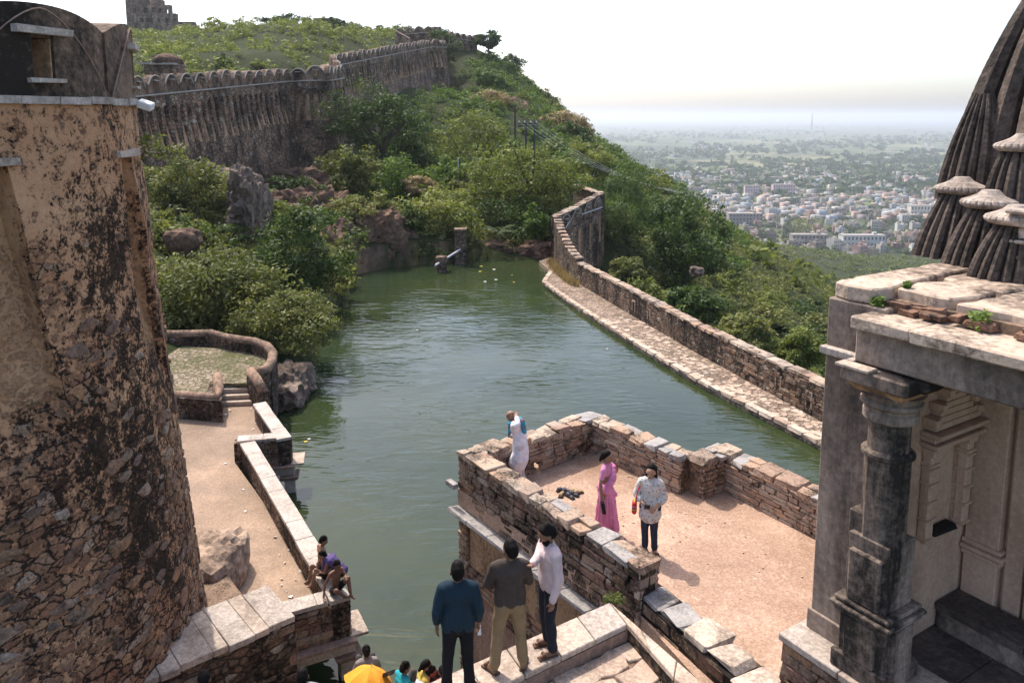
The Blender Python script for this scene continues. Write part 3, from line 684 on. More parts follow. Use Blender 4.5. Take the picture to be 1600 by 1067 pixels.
# near cobbles as single stones on the path
def polyline_at(P, k):
    k = max(0, min(.9999, k)) * (len(P) - 1); i = int(k); return P[i].lerp(P[i + 1], k - i)
for i in range(300):
    y = 25.5 + 21 * rng.random() ** 1.25
    def xin(P, y):
        for q0, q1 in zip(P, P[1:]):
            if q0.y <= y <= q1.y: return q0.x + (q1.x - q0.x) * (y - q0.y) / (q1.y - q0.y)
        return P[-1].x
    xo, xi = xin(pout, y), xin(pin, y)
    x = rng.uniform(xo + .15, xi - .15); s = rng.uniform(.18, .36)
    stone_at('cobble', 'flag', (x, y, .315), (s, s * rng.uniform(.6, .9), .06), rng.uniform(0, 3), po, True, .06)
edge_pts = [(p.x, p.y, .30) for p in pout]
for q0, q1 in zip(pout[:-3], pout[1:-2]):
    d = q1 - q0; nn = max(1, int(d.length / .8))
    for k in range(nn):
        c = q0 + d * ((k + .5) / nn); stone_at('kerb_stone', 'flag', (c.x + .1, c.y, .28), (d.length / nn * .97, .34, .16), math.atan2(d.y, d.x), po, True, .03)
wl = empty('weir_wall', (9, 40, .3), 'long mossy stone parapet wall beside the cobbled path on the right of the pond', 'wall')
def strip_wall(parent, base, z0, z1, th, mat, capmat, name='wall_body', capname='coping'):
    """wall standing on the outside (right) of a line of points; z1 is a list"""
    m = MB(); n = len(base); outp = []
    for i, p in enumerate(base):
        d = (base[min(i + 1, n - 1)] - base[max(i - 1, 0)]).normalized(); outp.append(p + Vector((d.y, -d.x)) * th)
    z0s = z0 if isinstance(z0, list) else [z0] * n
    for i in range(n - 1):
        q = [base[i], base[i + 1], outp[i + 1], outp[i]]
        m.prism([tuple(v) for v in q], [z0s[i], z0s[i + 1], z0s[i + 1] - 4, z0s[i] - 4], [z1[i], z1[i + 1], z1[i + 1], z1[i]])
    o = m.build(name, M[mat], parent)
    for i in range(n - 1):
        d = base[i + 1] - base[i]; nn = max(1, int(d.length / .7))
        for k in range(nn):
            c = base[i].lerp(base[i + 1], (k + .5) / nn) + (outp[i] - base[i]) * .5; zz = z1[i] + (z1[i + 1] - z1[i]) * (k + .5) / nn
            stone_at(capname, capmat, (c.x, c.y, zz + .03), (d.length / nn * 1.03, th * 1.14, .13 * rng.uniform(.8, 1.3)), math.atan2(d.y, d.x), parent, True, .04)
    return outp
strip_wall(wl, pin, -.5, [1.75, 1.78, 1.72, 1.78, 1.75], .5, 'weir', 'stone')
# single stones on the nearest stretch, and loophole frames
for q0, q1, pr_ in ((pin[0].lerp(pin[1], .35), pin[1].lerp(pin[2], .62), 1),):
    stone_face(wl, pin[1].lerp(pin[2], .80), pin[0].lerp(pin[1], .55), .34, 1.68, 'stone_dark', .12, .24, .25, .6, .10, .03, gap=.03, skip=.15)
for k in range(9):
    c = pin[1].lerp(pin[3], (k + .3) / 9); d = (pin[2] - pin[1]).normalized(); nr = Vector((-d.y, d.x))
    h0 = empty('loophole', (c.x, c.y, 1.0)); adopt(h0, wl); R = rotz(math.atan2(d.y, d.x))
    for ox, oz, sx, sz in ((-.17, 0, .08, .62), (.17, 0, .08, .62), (0, .33, .44, .08)):
        q = c + d * ox + nr * .02; box_obj('frame_stone', (q.x, q.y, .95 + oz), (sx, .10, sz), M['stone'], h0, R, .01)
    box_obj('slit', (c.x + nr.x * .004, c.y + nr.y * .004, .92), (.24, .05, .54), M['core'], h0, R)
# far turn of the weir wall with its outward bastion face
wb = empty('weir_bastion', (6, 70, 0), 'dark outward wall turn with merlons at the far right corner of the pond', 'wall')
tb = [Vector((4.75, 56.9)), Vector((4.25, 59.0)), Vector((3.75, 63)), Vector((3.6, 66.5))]
strip_wall(wb, tb, -.5, [2.0, 2.4, 3.3, 4.0], .55, 'weir', 'stone')
tb2 = [Vector((3.9, 66.5)), Vector((6.2, 70.5)), Vector((8.6, 76))]
m = MB()
for (p0, z0), (p1, z1) in zip(zip(tb2, (4.0, 4.5, 5.0)), zip(tb2[1:], (4.5, 5.0))):
    d = (p1 - p0).normalized(); nr = Vector((d.y, -d.x)) ; q0 = p0 - nr * .6; q1 = p1 - nr * .6
    m.prism([tuple(p0 + nr * .5), tuple(p1 + nr * .5), tuple(q1), tuple(q0)], -5, [z0 - 1.5, z1 - 1.5, z1 - 1.5, z0 - 1.5])
    m.prism([tuple(p0), tuple(p1), tuple(q1), tuple(q0)], [z0 - 1.5, z1 - 1.5, z1 - 1.5, z0 - 1.5], [z0, z1, z1, z0])
    for k in range(2):
        c = p0.lerp(p1, (k + .5) / 2); zz = z0 + (z1 - z0) * (k + .5) / 2
        inst('merlon', MER_FORT, Matrix.Translation((c.x + nr.x * .1, c.y + nr.y * .1, zz - 1.45)) @ Matrix.Rotation(math.atan2(d.y, d.x), 4, 'Z') @ Matrix.Diagonal((.95, .5, .8, 1)), wb)
        MB().prism([tuple(c + d * .25 + nr * .52), tuple(c - d * .25 + nr * .52), tuple(c - d * .2 + nr * .40), tuple(c + d * .2 + nr * .40)], zz - 4.4, zz - 1.9).build('chute', M['chute'], wb)
m.build('wall_body', M['fort'], wb)
bk = MB(); p0, p1 = Vector((8.6, 76)), Vector((6.6, 84)); bk.prism([(8.6, 76), (9.1, 76.2), (7.1, 84.2), (6.6, 84)], -4, [5.0, 5.0, 5.15, 5.15]); bk.build('return_wall', M['weir'], wb)
for p0, p1, z0, z1 in ((tb2[0], tb2[1], 4.0, 4.5), (tb2[1], tb2[2], 4.5, 5.0), (Vector((8.85, 76.1)), Vector((6.85, 84.1)), 5.0, 5.15)):
    for k in range(6):
        c = p0.lerp(p1, (k + .5) / 6); d = p1 - p0; stone_at('coping', 'stone', (c.x - .1, c.y, z0 + (z1 - z0) * (k + .5) / 6 + .05), (d.length / 6 * 1.03, .75, .14), math.atan2(d.y, d.x), wb, True, .03)
rail = [ad(884, 356, 67), ad(893, 341, 68.5), ad(941, 324, 74)]
# ------------------------------------------------------------------ left walkway over the water
WZ = 1.25
def v2(*a): return Vector((a[0], a[1]))
pE, pB, pA, pC, pD = v2(-9.44, 27.95), v2(-7.35, 24.77), v2(-9.13, 24.36), v2(-3.59, 16.06), v2(-4.9, 15.40)
wk = MB().prism([tuple(pE), tuple(pB), tuple(pA), tuple(pC), tuple(pD), (-6.5, 14.5), (-9, 12), (-15, 14), (-15, 29), (-12.5, 29.6), (-10.1, 29.6)], .95, WZ).build('walkway', M['walk']); tag(wk, kind='structure')
gd = empty('ghat_parapet', (-6, 20, WZ), 'low stone parapet with pale slab coping zigzagging along the left walkway', 'parapet')
def slab_parapet(root, p0, p1, ztop=1.95, th=.46, zb=.9, side=-1, ln=.95, mat='slab_grey', ext0=0, ext1=0, stones=True):
    """wall to the given side of p0->p1 with single coping slabs"""
    d = p1 - p0; L_ = d.length; d.normalize(); nr = Vector((d.y, -d.x)) * (-side); c = (p0 + p1) / 2 + nr * th / 2; ang = math.atan2(d.y, d.x)
    MB().box((c.x, c.y, (zb + ztop - .1) / 2), (L_, th * .82, ztop - .1 - zb), rotz(ang)).build('wall_body', M['rubble'], root)
    n = max(1, round(L_ / ln))
    for k in range(n):
        s0 = -ext0 if k == 0 else L_ * k / n; s1 = L_ + ext1 if k == n - 1 else L_ * (k + 1) / n
        q = p0 + d * ((s0 + s1) / 2) + nr * th / 2
        bevel(box_obj('coping_slab', (q.x, q.y, ztop - .05 + rng.uniform(-.006, .006)), (s1 - s0 - .008, th + rng.uniform(-.01, .02), .10), M[mat], root, rotz(ang), .004), .008)
    return nr, ang
pEo, pAo = az(415, 627, 1.95).xy, az(398, 688, 1.95).xy
slab_parapet(gd, pEo, pB, side=-1)
slab_parapet(gd, pA, pB, side=1, ext1=-.46, ext0=-.1)
slab_parapet(gd, pAo, pC, side=-1, ext1=0)
slab_parapet(gd, pD, pC, side=1, ext0=.0, ext1=-.5)
# single stones on the outside faces that look at the camera
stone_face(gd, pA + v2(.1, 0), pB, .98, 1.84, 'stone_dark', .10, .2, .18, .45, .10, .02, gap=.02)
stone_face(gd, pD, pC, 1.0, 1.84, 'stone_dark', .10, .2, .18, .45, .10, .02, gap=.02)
# beams, brackets, columns and eaves under the two corners
def corner_bay(p0, p1, out):
    d = (p1 - p0).normalized(); nr = Vector((d.y, -d.x)); ang = math.atan2(d.y, d.x); L_ = (p1 - p0).length
    c = (p0 + p1) / 2 - nr * .1
    bevel(box_obj('beam', (c.x, c.y, .80), (L_ + .1, .34, .34), M['slab_grey'], gd, rotz(ang), .01), .02)
    c2 = (p0 + p1) / 2 + nr * .02
    box_obj('moulding', (c2.x, c2.y, .965), (L_ + .12, .44, .06), M['pink_plaster'], gd, rotz(ang), .005)
    for k in (0.08, .93):
        q = p0.lerp(p1, k) - nr * .12
        cl = empty('column', (q.x, q.y, -1.5)); adopt(cl, gd)
        MB().box((q.x, q.y, -.25), (.34, .34, 2.2), rotz(ang)).build('shaft', M['slab_grey'], cl)
        bevel(MB().box((q.x, q.y, .54), (.52, .52, .16), rotz(ang), taper=1.25).build('bracket', M['pink_plaster'], cl), .03)
    q = p1 + d * .16 - nr * .38
    bevel(MB().box((q.x, q.y, .99), (.42, .9, .07), rotz(ang)).build('eave_slab', M['slab'], gd), .01)
corner_bay(pA + v2(.3, .1), pB, 1); corner_bay(pD, pC, 1)
for k in (.3, .55, .8):
    q = pA.lerp(pC, k) - v2(.35, .2); MB().box((q.x, q.y, -.3), (.36, .36, 2.5), rotz(.9)).build('pier', M['rubble'], gd)
MB().prism([(-9.0, 24.2), (-9.6, 23.6), (-5.6, 15.8), (-5.2, 16.0)], -1.5, .94).build('back_wall', M['rubble'], gd)
# upper platform, steps and curved wall
M['cobble_up'] = masonry('mossy bush-shaded cobbles', (.30, .23, .17), (.38, .30, .22), (.13, .11, .06), (.09, .095, .035), .46, 4.6, 1, .9, .07, (.46, .38, .30))  # green growth, plus bush shade put into the colour as darker cobbles
M['coping_mossy'] = weathered('mossy rounded coping', (.26, .165, .115), (.36, .24, .17), (.06, .045, .034), .46, 2, 1.5, 9, .2, 1, .6, .02)
UP = MB().prism([(-10.45, 30.0), (-9.9, 30.4), (-10.5, 32.7), (-11.5, 34.1), (-13, 34.7), (-16.5, 35.4), (-16.5, 28.6), (-12.3, 28.35), (-11.5, 28.6), (-11.6, 30.0)], .2, 1.95).build('upper_platform', M['cobble_up']); tag(UP, kind='structure')
stp = empty('stone_steps', (-10.8, 29.4, WZ), 'four worn stone steps rising to the cobbled upper platform on the left', 'steps')
for k in range(4):
    y0 = 29.35 + k * .26
    bevel(box_obj('tread', (-10.82 - k * .07, y0 + .35, WZ + .175 * (k + .5) - .002), (1.2, .7, .173), M['slab'], stp, rotz(.12), .006), .02)
bw = empty('retaining_wall', (-11.8, 28, WZ), 'rubble retaining wall with rounded coping left of the steps', 'wall')
MB().prism([(-14, 28.4), (-12.25, 28.0), (-10.75, 27.7), (-10.95, 28.3), (-11.6, 29.9), (-12.0, 29.9), (-11.6, 28.45), (-14, 28.9)], WZ, 2.08).build('wall_body', M['rubble'], bw)
stone_face(bw, (-13.2, 28.22), (-10.75, 27.7), WZ, 2.0, 'stone_dark', .1, .2, .2, .5, .1, .02, gap=.02)
MB().tube([(-14, 28.6, 2.06), (-12.2, 28.25, 2.06), (-11.0, 28.0, 2.06), (-11.25, 28.8, 2.1), (-11.75, 30.0, 2.25)], .19, 10).build('coping', M['coping_mossy'], bw, True)
cwall = empty('curved_wall', (-11, 33, 1.95), 'low curved wall with rounded coping round the upper platform', 'wall')
cpts = [(-17, 35.4), (-15.6, 35.3), (-14.05, 35.45), (-12.99, 34.7), (-11.6, 34.1), (-10.8, 33.4), (-10.25, 32.4), (-9.95, 31.2), (-9.85, 30.3), (-10.1, 29.8)]
MB().tube([(x, y, 2.45) for x, y in cpts], .20, 10).build('coping', M['coping_mossy'], cwall, True)
m = MB()
for (x0, y0), (x1, y1) in zip(cpts, cpts[1:]):
    d = v2(x1 - x0, y1 - y0).normalized(); nr = v2(d.y, -d.x) * .17; m.prism([(x0 + nr.x, y0 + nr.y), (x1 + nr.x, y1 + nr.y), (x1 - nr.x, y1 - nr.y), (x0 - nr.x, y0 - nr.y)], .2, 2.43)
m.build('wall_body', M['rubble'], cwall)
MB().tube([(-10.42, 30.0, 2.45), (-9.95, 29.3, 2.35), (-9.45, 28.55, 2.12)], .2, 10).build('stair_coping', M['coping_mossy'], cwall, True)
MB().prism([(-10.55, 29.9), (-9.55, 28.4), (-9.25, 28.6), (-10.25, 30.1)], .3, [2.45, 2.1, 2.1, 2.45]).build('stair_wall', M['rubble'], cwall)
# slab ledge round the foot of the bastion
lg = empty('slab_ledge', (-5.4, 14.6, 0), 'broad pale slab ledge on a rubble wall at the foot of the bastion', 'ledge')
l0, l1, l2, l3 = v2(-4.35, 14.42), v2(-8.3, 11.1), v2(-5.42, 15.35), v2(-9.6, 12.2)
MB().prism([tuple(l0), tuple(l1), tuple(l3), tuple(l2)], -1.5, 2.47).build('wall_body', M['rubble'], lg)
MB().prism([(-5.4, 15.3), (-8, 13.3), (-8.5, 16.2), (-6.7, 16.9)], 1.0, 2.0).build('rubble_fill', M['core_light'], lg)
stone_face(lg, l1, l0, 1.2, 2.44, 'stone_dark', .12, .26, .2, .6, .10, .03, gap=.02, skip=.35)
d = l0 - l1; dl = d.length; d.normalize(); nr = v2(-d.y, d.x); s = dl
wds = [.55, .3, .5, .28, .6, .35, .5, .6, .4, .6, .6]
for wd in wds:
    if s < .3: break
    q = l1 + d * (s - wd / 2) + nr * .68; bevel(box_obj('ledge_slab', (q.x, q.y, 2.53 + rng.uniform(-.008, .008)), (wd - .01, 1.42 + rng.uniform(-.08, .08), .13), M['slab'], lg, rotz(math.atan2(d.y, d.x) + rng.uniform(-.01, .01)), .006), .012); s -= wd
# rubble bits between bastion and ledge
for k in range(26):
    q = v2(-6.1, 15.3).lerp(v2(-7.6, 13.0), rng.random()) + v2(rng.uniform(-.3, .3), rng.uniform(-.3, .5)); s = rng.uniform(.12, .34)
    stone_at('loose_stone', 'stone', (q.x, q.y, 2.05 + s * .35), (s, s * .8, s * .6), rng.uniform(0, 3), lg, False, .3)
# ------------------------------------------------------------------ rocks
M['rock_tan'] = weathered('tan boulder', (.34, .235, .17), (.46, .34, .25), (.07, .05, .04), .40, .9, .8, 6, .2, 1, .9, .08)
def rock(name, label, c, size, seed, mat='rock', sub=4, amp=.35, freq=.8, cat='rock', strat=0.0, rz=0.0, parent=None):
    bm = bmesh.new(); bmesh.ops.create_icosphere(bm, subdivisions=sub, radius=1)
    off = Vector((seed * 7.3, seed * 3.1, seed * 5.7)); R = rotz(rz)
    for v in bm.verts:
        p = v.co.copy(); q = Vector((p.x * size[0], p.y * size[1], p.z * size[2]))
        qd = q + Vector((mnoise.noise(q * freq * .9 + off), mnoise.noise(q * freq * .9 + off * 2), mnoise.noise(q * freq * .9 + off * 3))) * (.35 / freq)
        qd = Matrix.Rotation(.5, 3, 'X') @ Matrix.Rotation(.7, 3, 'Z') @ qd
        k = 1 + amp * .75 * (mnoise.cell(qd * freq * 1.1 + off) * .5) + amp * .45 * mnoise.cell(qd * freq * 2.3 + off) * .5 + amp * .22 * mnoise.cell(qd * freq * 5 + off) * .5 + amp * .3 * mnoise.fractal(q * freq * 2.2 + off, 1.0, 2.0, 4)
        # squarer than a ball
        mx = max(abs(p.x), abs(p.y), abs(p.z)); k *= (1 / mx) ** .45
        v.co = R @ (q * k)
    me = bpy.data.meshes.new(name); bm.to_mesh(me); bm.free(); me.materials.append(M[mat])
    o = bpy.data.objects.new(name, me); COL.objects.link(o); o.location = c
    if parent is None: tag(o, label, cat)
    else: adopt(o, parent)
    return o
rock('boulder', 'large brown boulder bulging from the foot of the bastion onto the walkway', az(352, 900, 1.6) + Vector((-.40, .1, -.15)), (.72, 1.25, .95), 3, 'rock_tan', 4, .22, .9)
rock('shore_rock', 'grey streaked rock at the waterline below the curved wall', az(452, 612, .35) + Vector((-.15, .3, -.1)), (1.0, 2.0, 1.15), 5, 'rock_grey', 4, .4, 1.1)
rock('rock_outcrop', 'pale grey jagged rock face beside the left bushes', ad(386, 325, 56) + Vector((0, .5, -.4)), (1.1, 2.6, 2.9), 8, 'rock_grey', 5, .42, .55)
rock('rock_shoulder', 'rounded rock shoulder below the fort wall behind the outcrop', ad(335, 275, 63) + Vector((-1, 1.5, -2.6)), (4.0, 4.0, 3.2), 9, 'rock_grey', 4, .25, .5)
rock('red_boulder', 'reddish boulder peeping out above the left bushes', ad(285, 378, 47), (1.0, .9, .8), 12, 'rock', 3, .3, .8)
rock('cliff_block', 'reddish rock bluff under the corner bastion', ad(452, 318, 88) + Vector((0, 4, -1)), (5.6, 5, 4.6), 14, 'rock', 5, .32, .33)
rock('cliff_block', 'brown rock buttress right below the corner of the fort wall', ad(508, 325, 86) + Vector((.6, 4, -1.5)), (3.4, 4, 4.4), 15, 'rock', 5, .32, .36)
cl1 = rock('pond_cliff', 'dark brown cliff rising from the far left end of the pond', ad(575, 385, 65) + Vector((-.3, 2.2, -.6)), (4.0, 3.0, 3.6), 17, 'rock', 5, .30, .5)
rock('pond_cliff', 'low brown rock ledge along the far bank of the pond', ad(650, 405, 67) + Vector((.3, 2.6, -.8)), (4.2, 2.4, 1.5), 18, 'rock', 5, .30, .6)
rock('pond_cliff', 'shadowed rock bank behind the dark round tree', ad(500, 390, 68) + Vector((-2.2, 3, 0)), (4.5, 4, 5.0), 19, 'rock', 5, .3, .45)
for i, (x, y, sx, sy, sz, lb) in enumerate(((-14.3, 57.5, 1.6, 2.6, 2.2, 'rock bank beside the water right of the dark round tree'), (-14.2, 63, 2.0, 2.4, 3.4, 'rock wall in the far left corner of the pond'), (-11.6, 66.0, 1.8, 1.8, 2.6, 'broken rock wall at the waterline under the brown cliff'), (-9.2, 67.4, 1.6, 1.4, 2.0, 'cracked rock at the waterline between cliff and piers'), (-7.0, 68.3, 1.8, 1.4, 1.5, 'low rocks at the waterline left of the stone piers'), (-2.2, 69.3, 2.6, 1.4, 1.2, 'low dark rocks at the waterline right of the stone piers'), (1.9, 69.4, 1.8, 1.6, 1.1, 'low rocks at the waterline beside the path end'))):
    rock('bank_rock', lb, (x, y, .3), (sx, sy, sz), 30 + i, 'rock', 4, .34, .7)
rock('hill_crag', 'bare brown crag showing between shrubs on the far slope', ad(790, 185, 168) + Vector((1, 6, -3)), (5.0, 6, 7.0), 21, 'rock', 4, .3, .22)
rock('hill_crag', 'lower brown crag above the power poles on the far slope', ad(868, 215, 165) + Vector((1, 8, -3)), (7.5, 7, 6.5), 22, 'rock', 4, .3, .22)
rock('slope_rock', 'small pinkish rock among trees below the weir wall', ad(1090, 425, 62), (.6, .6, .45), 23, 'rock_grey', 3, .3, .8)

# ------------------------------------------------------------------ terrace on the right bank
TL, TF, TR1, TR2, TR3, TN = v2(-1.12, 15.22), v2(1.87, 17.52), v2(3.74, 15.22), v2(4.46, 15.70), v2(5.75, 13.70), v2(2.23, 10.99)
TN = az(1000, 888, 5.7).xy; TN0 = v2(1.97, 11.06)
TZ = 4.9
tf = MB().prism([tuple(TL), tuple(TF), tuple(TR1), tuple(TR2), tuple(TR3), (7.6, 11.2), (7, 6), (4, 7.5), (3.1, 8.3), tuple(TN0)], 4.55, TZ).build('terrace_floor', M['sand']); tag(tf, kind='structure')
# small stones lying about on the earth
m = MB()
for k in range(170):
    a_ = rng.random(); b_ = rng.random(); q = TL.lerp(TF, a_).lerp(TN.lerp(v2(6.6, 12.0), a_), b_); s = rng.uniform(.006, .022)
    m.box((q.x, q.y, TZ + s * .3), (s * 1.6, s * 1.3, s), rotz(rng.uniform(0, 3)), jit=s * .25)
m2 = m.build('gravel', M['flag'], tf); m2['kind'] = 'stuff'
PT = 5.62
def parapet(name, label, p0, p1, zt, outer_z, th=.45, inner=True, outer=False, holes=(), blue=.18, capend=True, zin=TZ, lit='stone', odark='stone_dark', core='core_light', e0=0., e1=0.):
    """dry stone parapet; p0->p1 with the inside (terrace) on the LEFT"""
    d = p1 - p0; Ln = d.length; d.normalize(); nr = v2(-d.y, d.x)     # nr = inside
    root = empty(name, (p0.x, p0.y, zin), label, 'parapet')
    m = MB(); cuts = [0]
    for a0, a1, zb, zt_ in holes: cuts += [a0, a1]
    cuts.append(Ln)
    ang = math.atan2(d.y, d.x); tw = th - .14
    def blk(s0, s1, z0, z1):
        c = p0 + d * ((s0 + s1) / 2) + nr * (th / 2); m.box((c.x, c.y, (z0 + z1) / 2), (s1 - s0, tw, z1 - z0), rotz(ang))
    for i in range(0, len(cuts), 2): blk(cuts[i], cuts[i + 1], zin - .1, zt)
    for a0, a1, zb, zt_ in holes:
        blk(a0, a1, zt_, zt)
        c = p0 + d * ((a0 + a1) / 2) + nr * (th - .09)
        stone_at('lintel', lit, (c.x, c.y, zt_ + .05), (a1 - a0 + .3, .2, .11), ang, root)
    m.build('wall_core', M[core], root)
    if inner:
        q0, q1 = p1 + nr * th, p0 + nr * th
        hh = [(Ln - a1, Ln - a0, zb, zt_ + .10) for a0, a1, zb, zt_ in holes]
        stone_face(root, q0, q1, zin, zt, lit, .05, .125, .14, .46, .12, .02, hh)
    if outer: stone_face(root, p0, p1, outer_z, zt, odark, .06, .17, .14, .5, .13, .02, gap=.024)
    cap_row(root, p0 + nr * th / 2 - d * e0, p1 + nr * th / 2 + d * e1, zt, th * 1.04, 'stone', blue=blue)
    return root, d, nr, ang
far_p, *_ = parapet('stone_parapet', 'short dry-stone parapet behind the man in white, left far side of the terrace', TF, TL, PT, 4.5, holes=[(1.75, 2.05, 4.7, 5.20)], blue=.1, e1=-.4)
parapet('stone_parapet', 'dry-stone parapet behind the two women, with square drain holes at its foot', TR1, TF, PT, 4.5, holes=[(.8, 1.08, 4.7, 5.2), (2.2, 2.5, 4.7, 5.2)], blue=.3, e1=-.35)
parapet('stone_parapet', 'short jog of dry-stone parapet with grey slate caps', TR2 + v2(-.05, -.05), TR1 + v2(-.15, -.12), PT, 4.5, blue=.5)
parapet('stone_parapet', 'dry-stone parapet running behind the temple pillar with a drain hole', v2(6.9, 11.9), TR2, PT - .02, 4.5, holes=[(1.35, 1.65, 4.7, 5.15)], blue=.3)
near_p, nd, nn, na = parapet('stone_parapet', 'near dry-stone parapet with mossy outer face above the ochre wall', TL, TN, PT, 4.56, th=.42, inner=True, outer=True, blue=.12, core='core')
# end of the near parapet
stone_face(near_p, TN, TN + nn * .42, TZ - .2, PT, 'stone', .1, .18, .16, .3, .12, .01)
stone_at('end_cap', 'stone', (TN.x + nn.x * .21 - nd.x * .25, TN.y + nn.y * .21 - nd.y * .25, PT + .04), (.60, .46, .11), na, near_p, True)
# wall of the terrace block towards the pond
tw = empty('terrace_wall', (TL.x, TL.y, 0), 'high pond-side wall of the terrace with ochre plaster panels and stone bands', 'wall')
MB().prism([tuple(TL + nn * .10), tuple(TF), tuple(TR1), tuple(TR2), (7.4, 11.4), (6.5, 7), (4.2, 8.0), tuple(TN0 + nn * .10 + nd * .4)], -1.5, 4.54).build('wall_body', M['core'], tw)
Ln = (TN0 - TL).length + 1.2
nseg = 9
for k in range(nseg):                                             # cornice slabs
    c = TL + nd * (Ln * (k + .5) / nseg) - nn * .05
    bevel(box_obj('cornice_slab', (c.x, c.y, 4.50), (Ln / nseg - .012, .42, .09), M['stone_blue'], tw, rotz(na) @ Matrix.Rotation(-.14, 3, 'X'), .008), .01)
stone_face(tw, TL, TL + nd * .34, 2.2, 4.42, 'stone_dark', .09, .16, .16, .32, .16, .01, gap=.02, name='quoin')
def panel(s0, s1, z0, z1, mat, off, name='panel', slope=0):
    a_, b_ = TL + nd * s0 - nn * off, TL + nd * s1 - nn * off; a2, b2 = TL + nd * s0 + nn * .12, TL + nd * s1 + nn * .12
    MB().prism([tuple(a_), tuple(b_), tuple(b2), tuple(a2)], z0, z1).build(name, M[mat], tw)
panel(.36, 2.6, 3.35, 4.43, 'ochre', -.06)
panel(2.95, 5.6, 3.35, 4.43, 'ochre', -.06)
stone_face(tw, TL + nd * 2.6, TL + nd * 2.95, 3.3, 4.42, 'stone_dark', .09, .16, .16, .32, .16, .01, gap=.02, name='quoin')
stone_face(tw, TL, TL + nd * 6, 2.75, 3.34, 'stone_dark', .08, .17, .2, .55, .16, .02, gap=.025, name='band_stone')
panel(.36, 6, -1.4, 2.74, 'pink_plaster', -.03, 'lower_wall')
stone_face(tw, TL, TL + nd * .34, .1, 2.74, 'stone_dark', .09, .2, .16, .32, .16, .01, gap=.02, name='quoin')
spt = ad(711, 745, 15.3); MB().box((TL.x - .12, TL.y - .02, 5.0), (.3, .12, .1), rotz(na + math.pi)).build('spout', M['stone_blue'], tw)
# lower wall continuing from the parapet towards the camera
lw = empty('low_wall', (2.6, 10, TZ), 'low broken wall with slate caps stepping down beside the flagstone court', 'wall')
dn = v2(.46, -.89).normalized(); w0 = TN0 + v2(.0, .05); ln = v2(dn.y, -dn.x)
MB().prism([tuple(w0 - nd * .45), tuple(w0), tuple(w0 + dn * 2.9), tuple(w0 + dn * 2.9 + v2(.5, .28)), tuple(w0 + v2(.42, .3)), tuple(w0 - nd * .45 + v2(.40, .32))], 4.0, 5.16).build('wall_core', M['core'], lw)
stone_face(lw, w0, w0 + dn * 2.9, 4.7, 5.16, 'stone_dark', .14, .26, .3, .7, .14, .015, gap=.02)
for (s_, w_, l_, z_, mt) in ((.22, .42, .5, 5.17, 'stone_blue'), (.75, .45, .5, 5.2, 'stone_blue'), (1.25, .5, .52, 5.26, 'flag'), (1.75, .45, .45, 5.22, 'flag'), (2.2, .5, .42, 5.15, 'flag'), (2.62, .5, .42, 5.1, 'flag')):
    q = w0 + dn * s_ + v2(.21, .15); stone_at('cap_slab', mt, (q.x, q.y, z_), (l_, w_, .09), math.atan2(dn.y, dn.x) + rng.uniform(-.15, .15), lw, True, .05)
for k in range(14):
    q = w0 + dn * rng.uniform(1.4, 2.9) + v2(rng.uniform(.35, .75), rng.uniform(.1, .4)); s = rng.uniform(.12, .32)
    stone_at('fallen_stone', 'flag' if k % 2 else 'stone', (q.x, q.y, TZ + .06 + s * .2), (s, s * .7, s * .45), rng.uniform(0, 3), lw, True, .15)
stone_face(lw, w0 + dn * 2.9, w0 + dn * 2.9 + v2(.5, .28), TZ - .1, 5.12, 'stone_dark', .1, .2, .2, .4, .12, .01)
# coping ledge on which the men stand, and the flagged court behind it
lz = 5.55
le = empty('coping_ledge', (.5, 9.4, 5.3), 'pale slab-topped ledge the three standing men are on', 'ledge')
o0, o1, i0, i1 = v2(-1.55, 8.46), v2(1.42, 10.43), v2(-1.25, 7.99), v2(1.60, 9.93)
r1o, r1i = v2(2.55, 8.75), v2(2.22, 8.62)
MB().prism([tuple(o0), tuple(o1), tuple(i1), tuple(i0)], -1.5, lz - .09).build('ledge_wall', M['pink_plaster'], le)
MB().prism([tuple(o1), tuple(r1o + v2(.3, -.8)), tuple(r1i + v2(.25, -.75)), tuple(i1)], 4.0, lz - .09).build('ledge_wall', M['rubble'], le)
nsl = 6
for k in range(nsl):
    a_, b_ = k / nsl, (k + 1) / nsl - .004
    P = [o0.lerp(o1, a_), o0.lerp(o1, b_), i0.lerp(i1, b_), i0.lerp(i1, a_)]
    dz = rng.uniform(-.006, .006); so = MB().prism([tuple(q) for q in P], lz - .085 + dz, lz + dz).build('ledge_slab', M['slab'], le); bevel(so, .012)
for k in range(4):
    a_, b_ = k / 4, (k + 1) / 4 - .006
    A0, A1, B0, B1 = o1, r1o + v2(.3, -.8), i1, r1i + v2(.25, -.75)
    so = MB().prism([tuple(A0.lerp(A1, a_)), tuple(A0.lerp(A1, b_)), tuple(B0.lerp(B1, b_)), tuple(B0.lerp(B1, a_))], lz - .085, lz + rng.uniform(-.012, .004)).build('ledge_slab', M['flag'], le); bevel(so, .012)
ct = MB().prism([tuple(i0), tuple(i1), tuple(r1i + v2(.3, -.9)), (1.2, 6.8), (-.6, 7.0)], 4.9, 5.27).build('court_floor', M['core_light']); tag(ct, kind='structure')
ed, fd = (i1 - i0).normalized(), v2(.55, -.83)
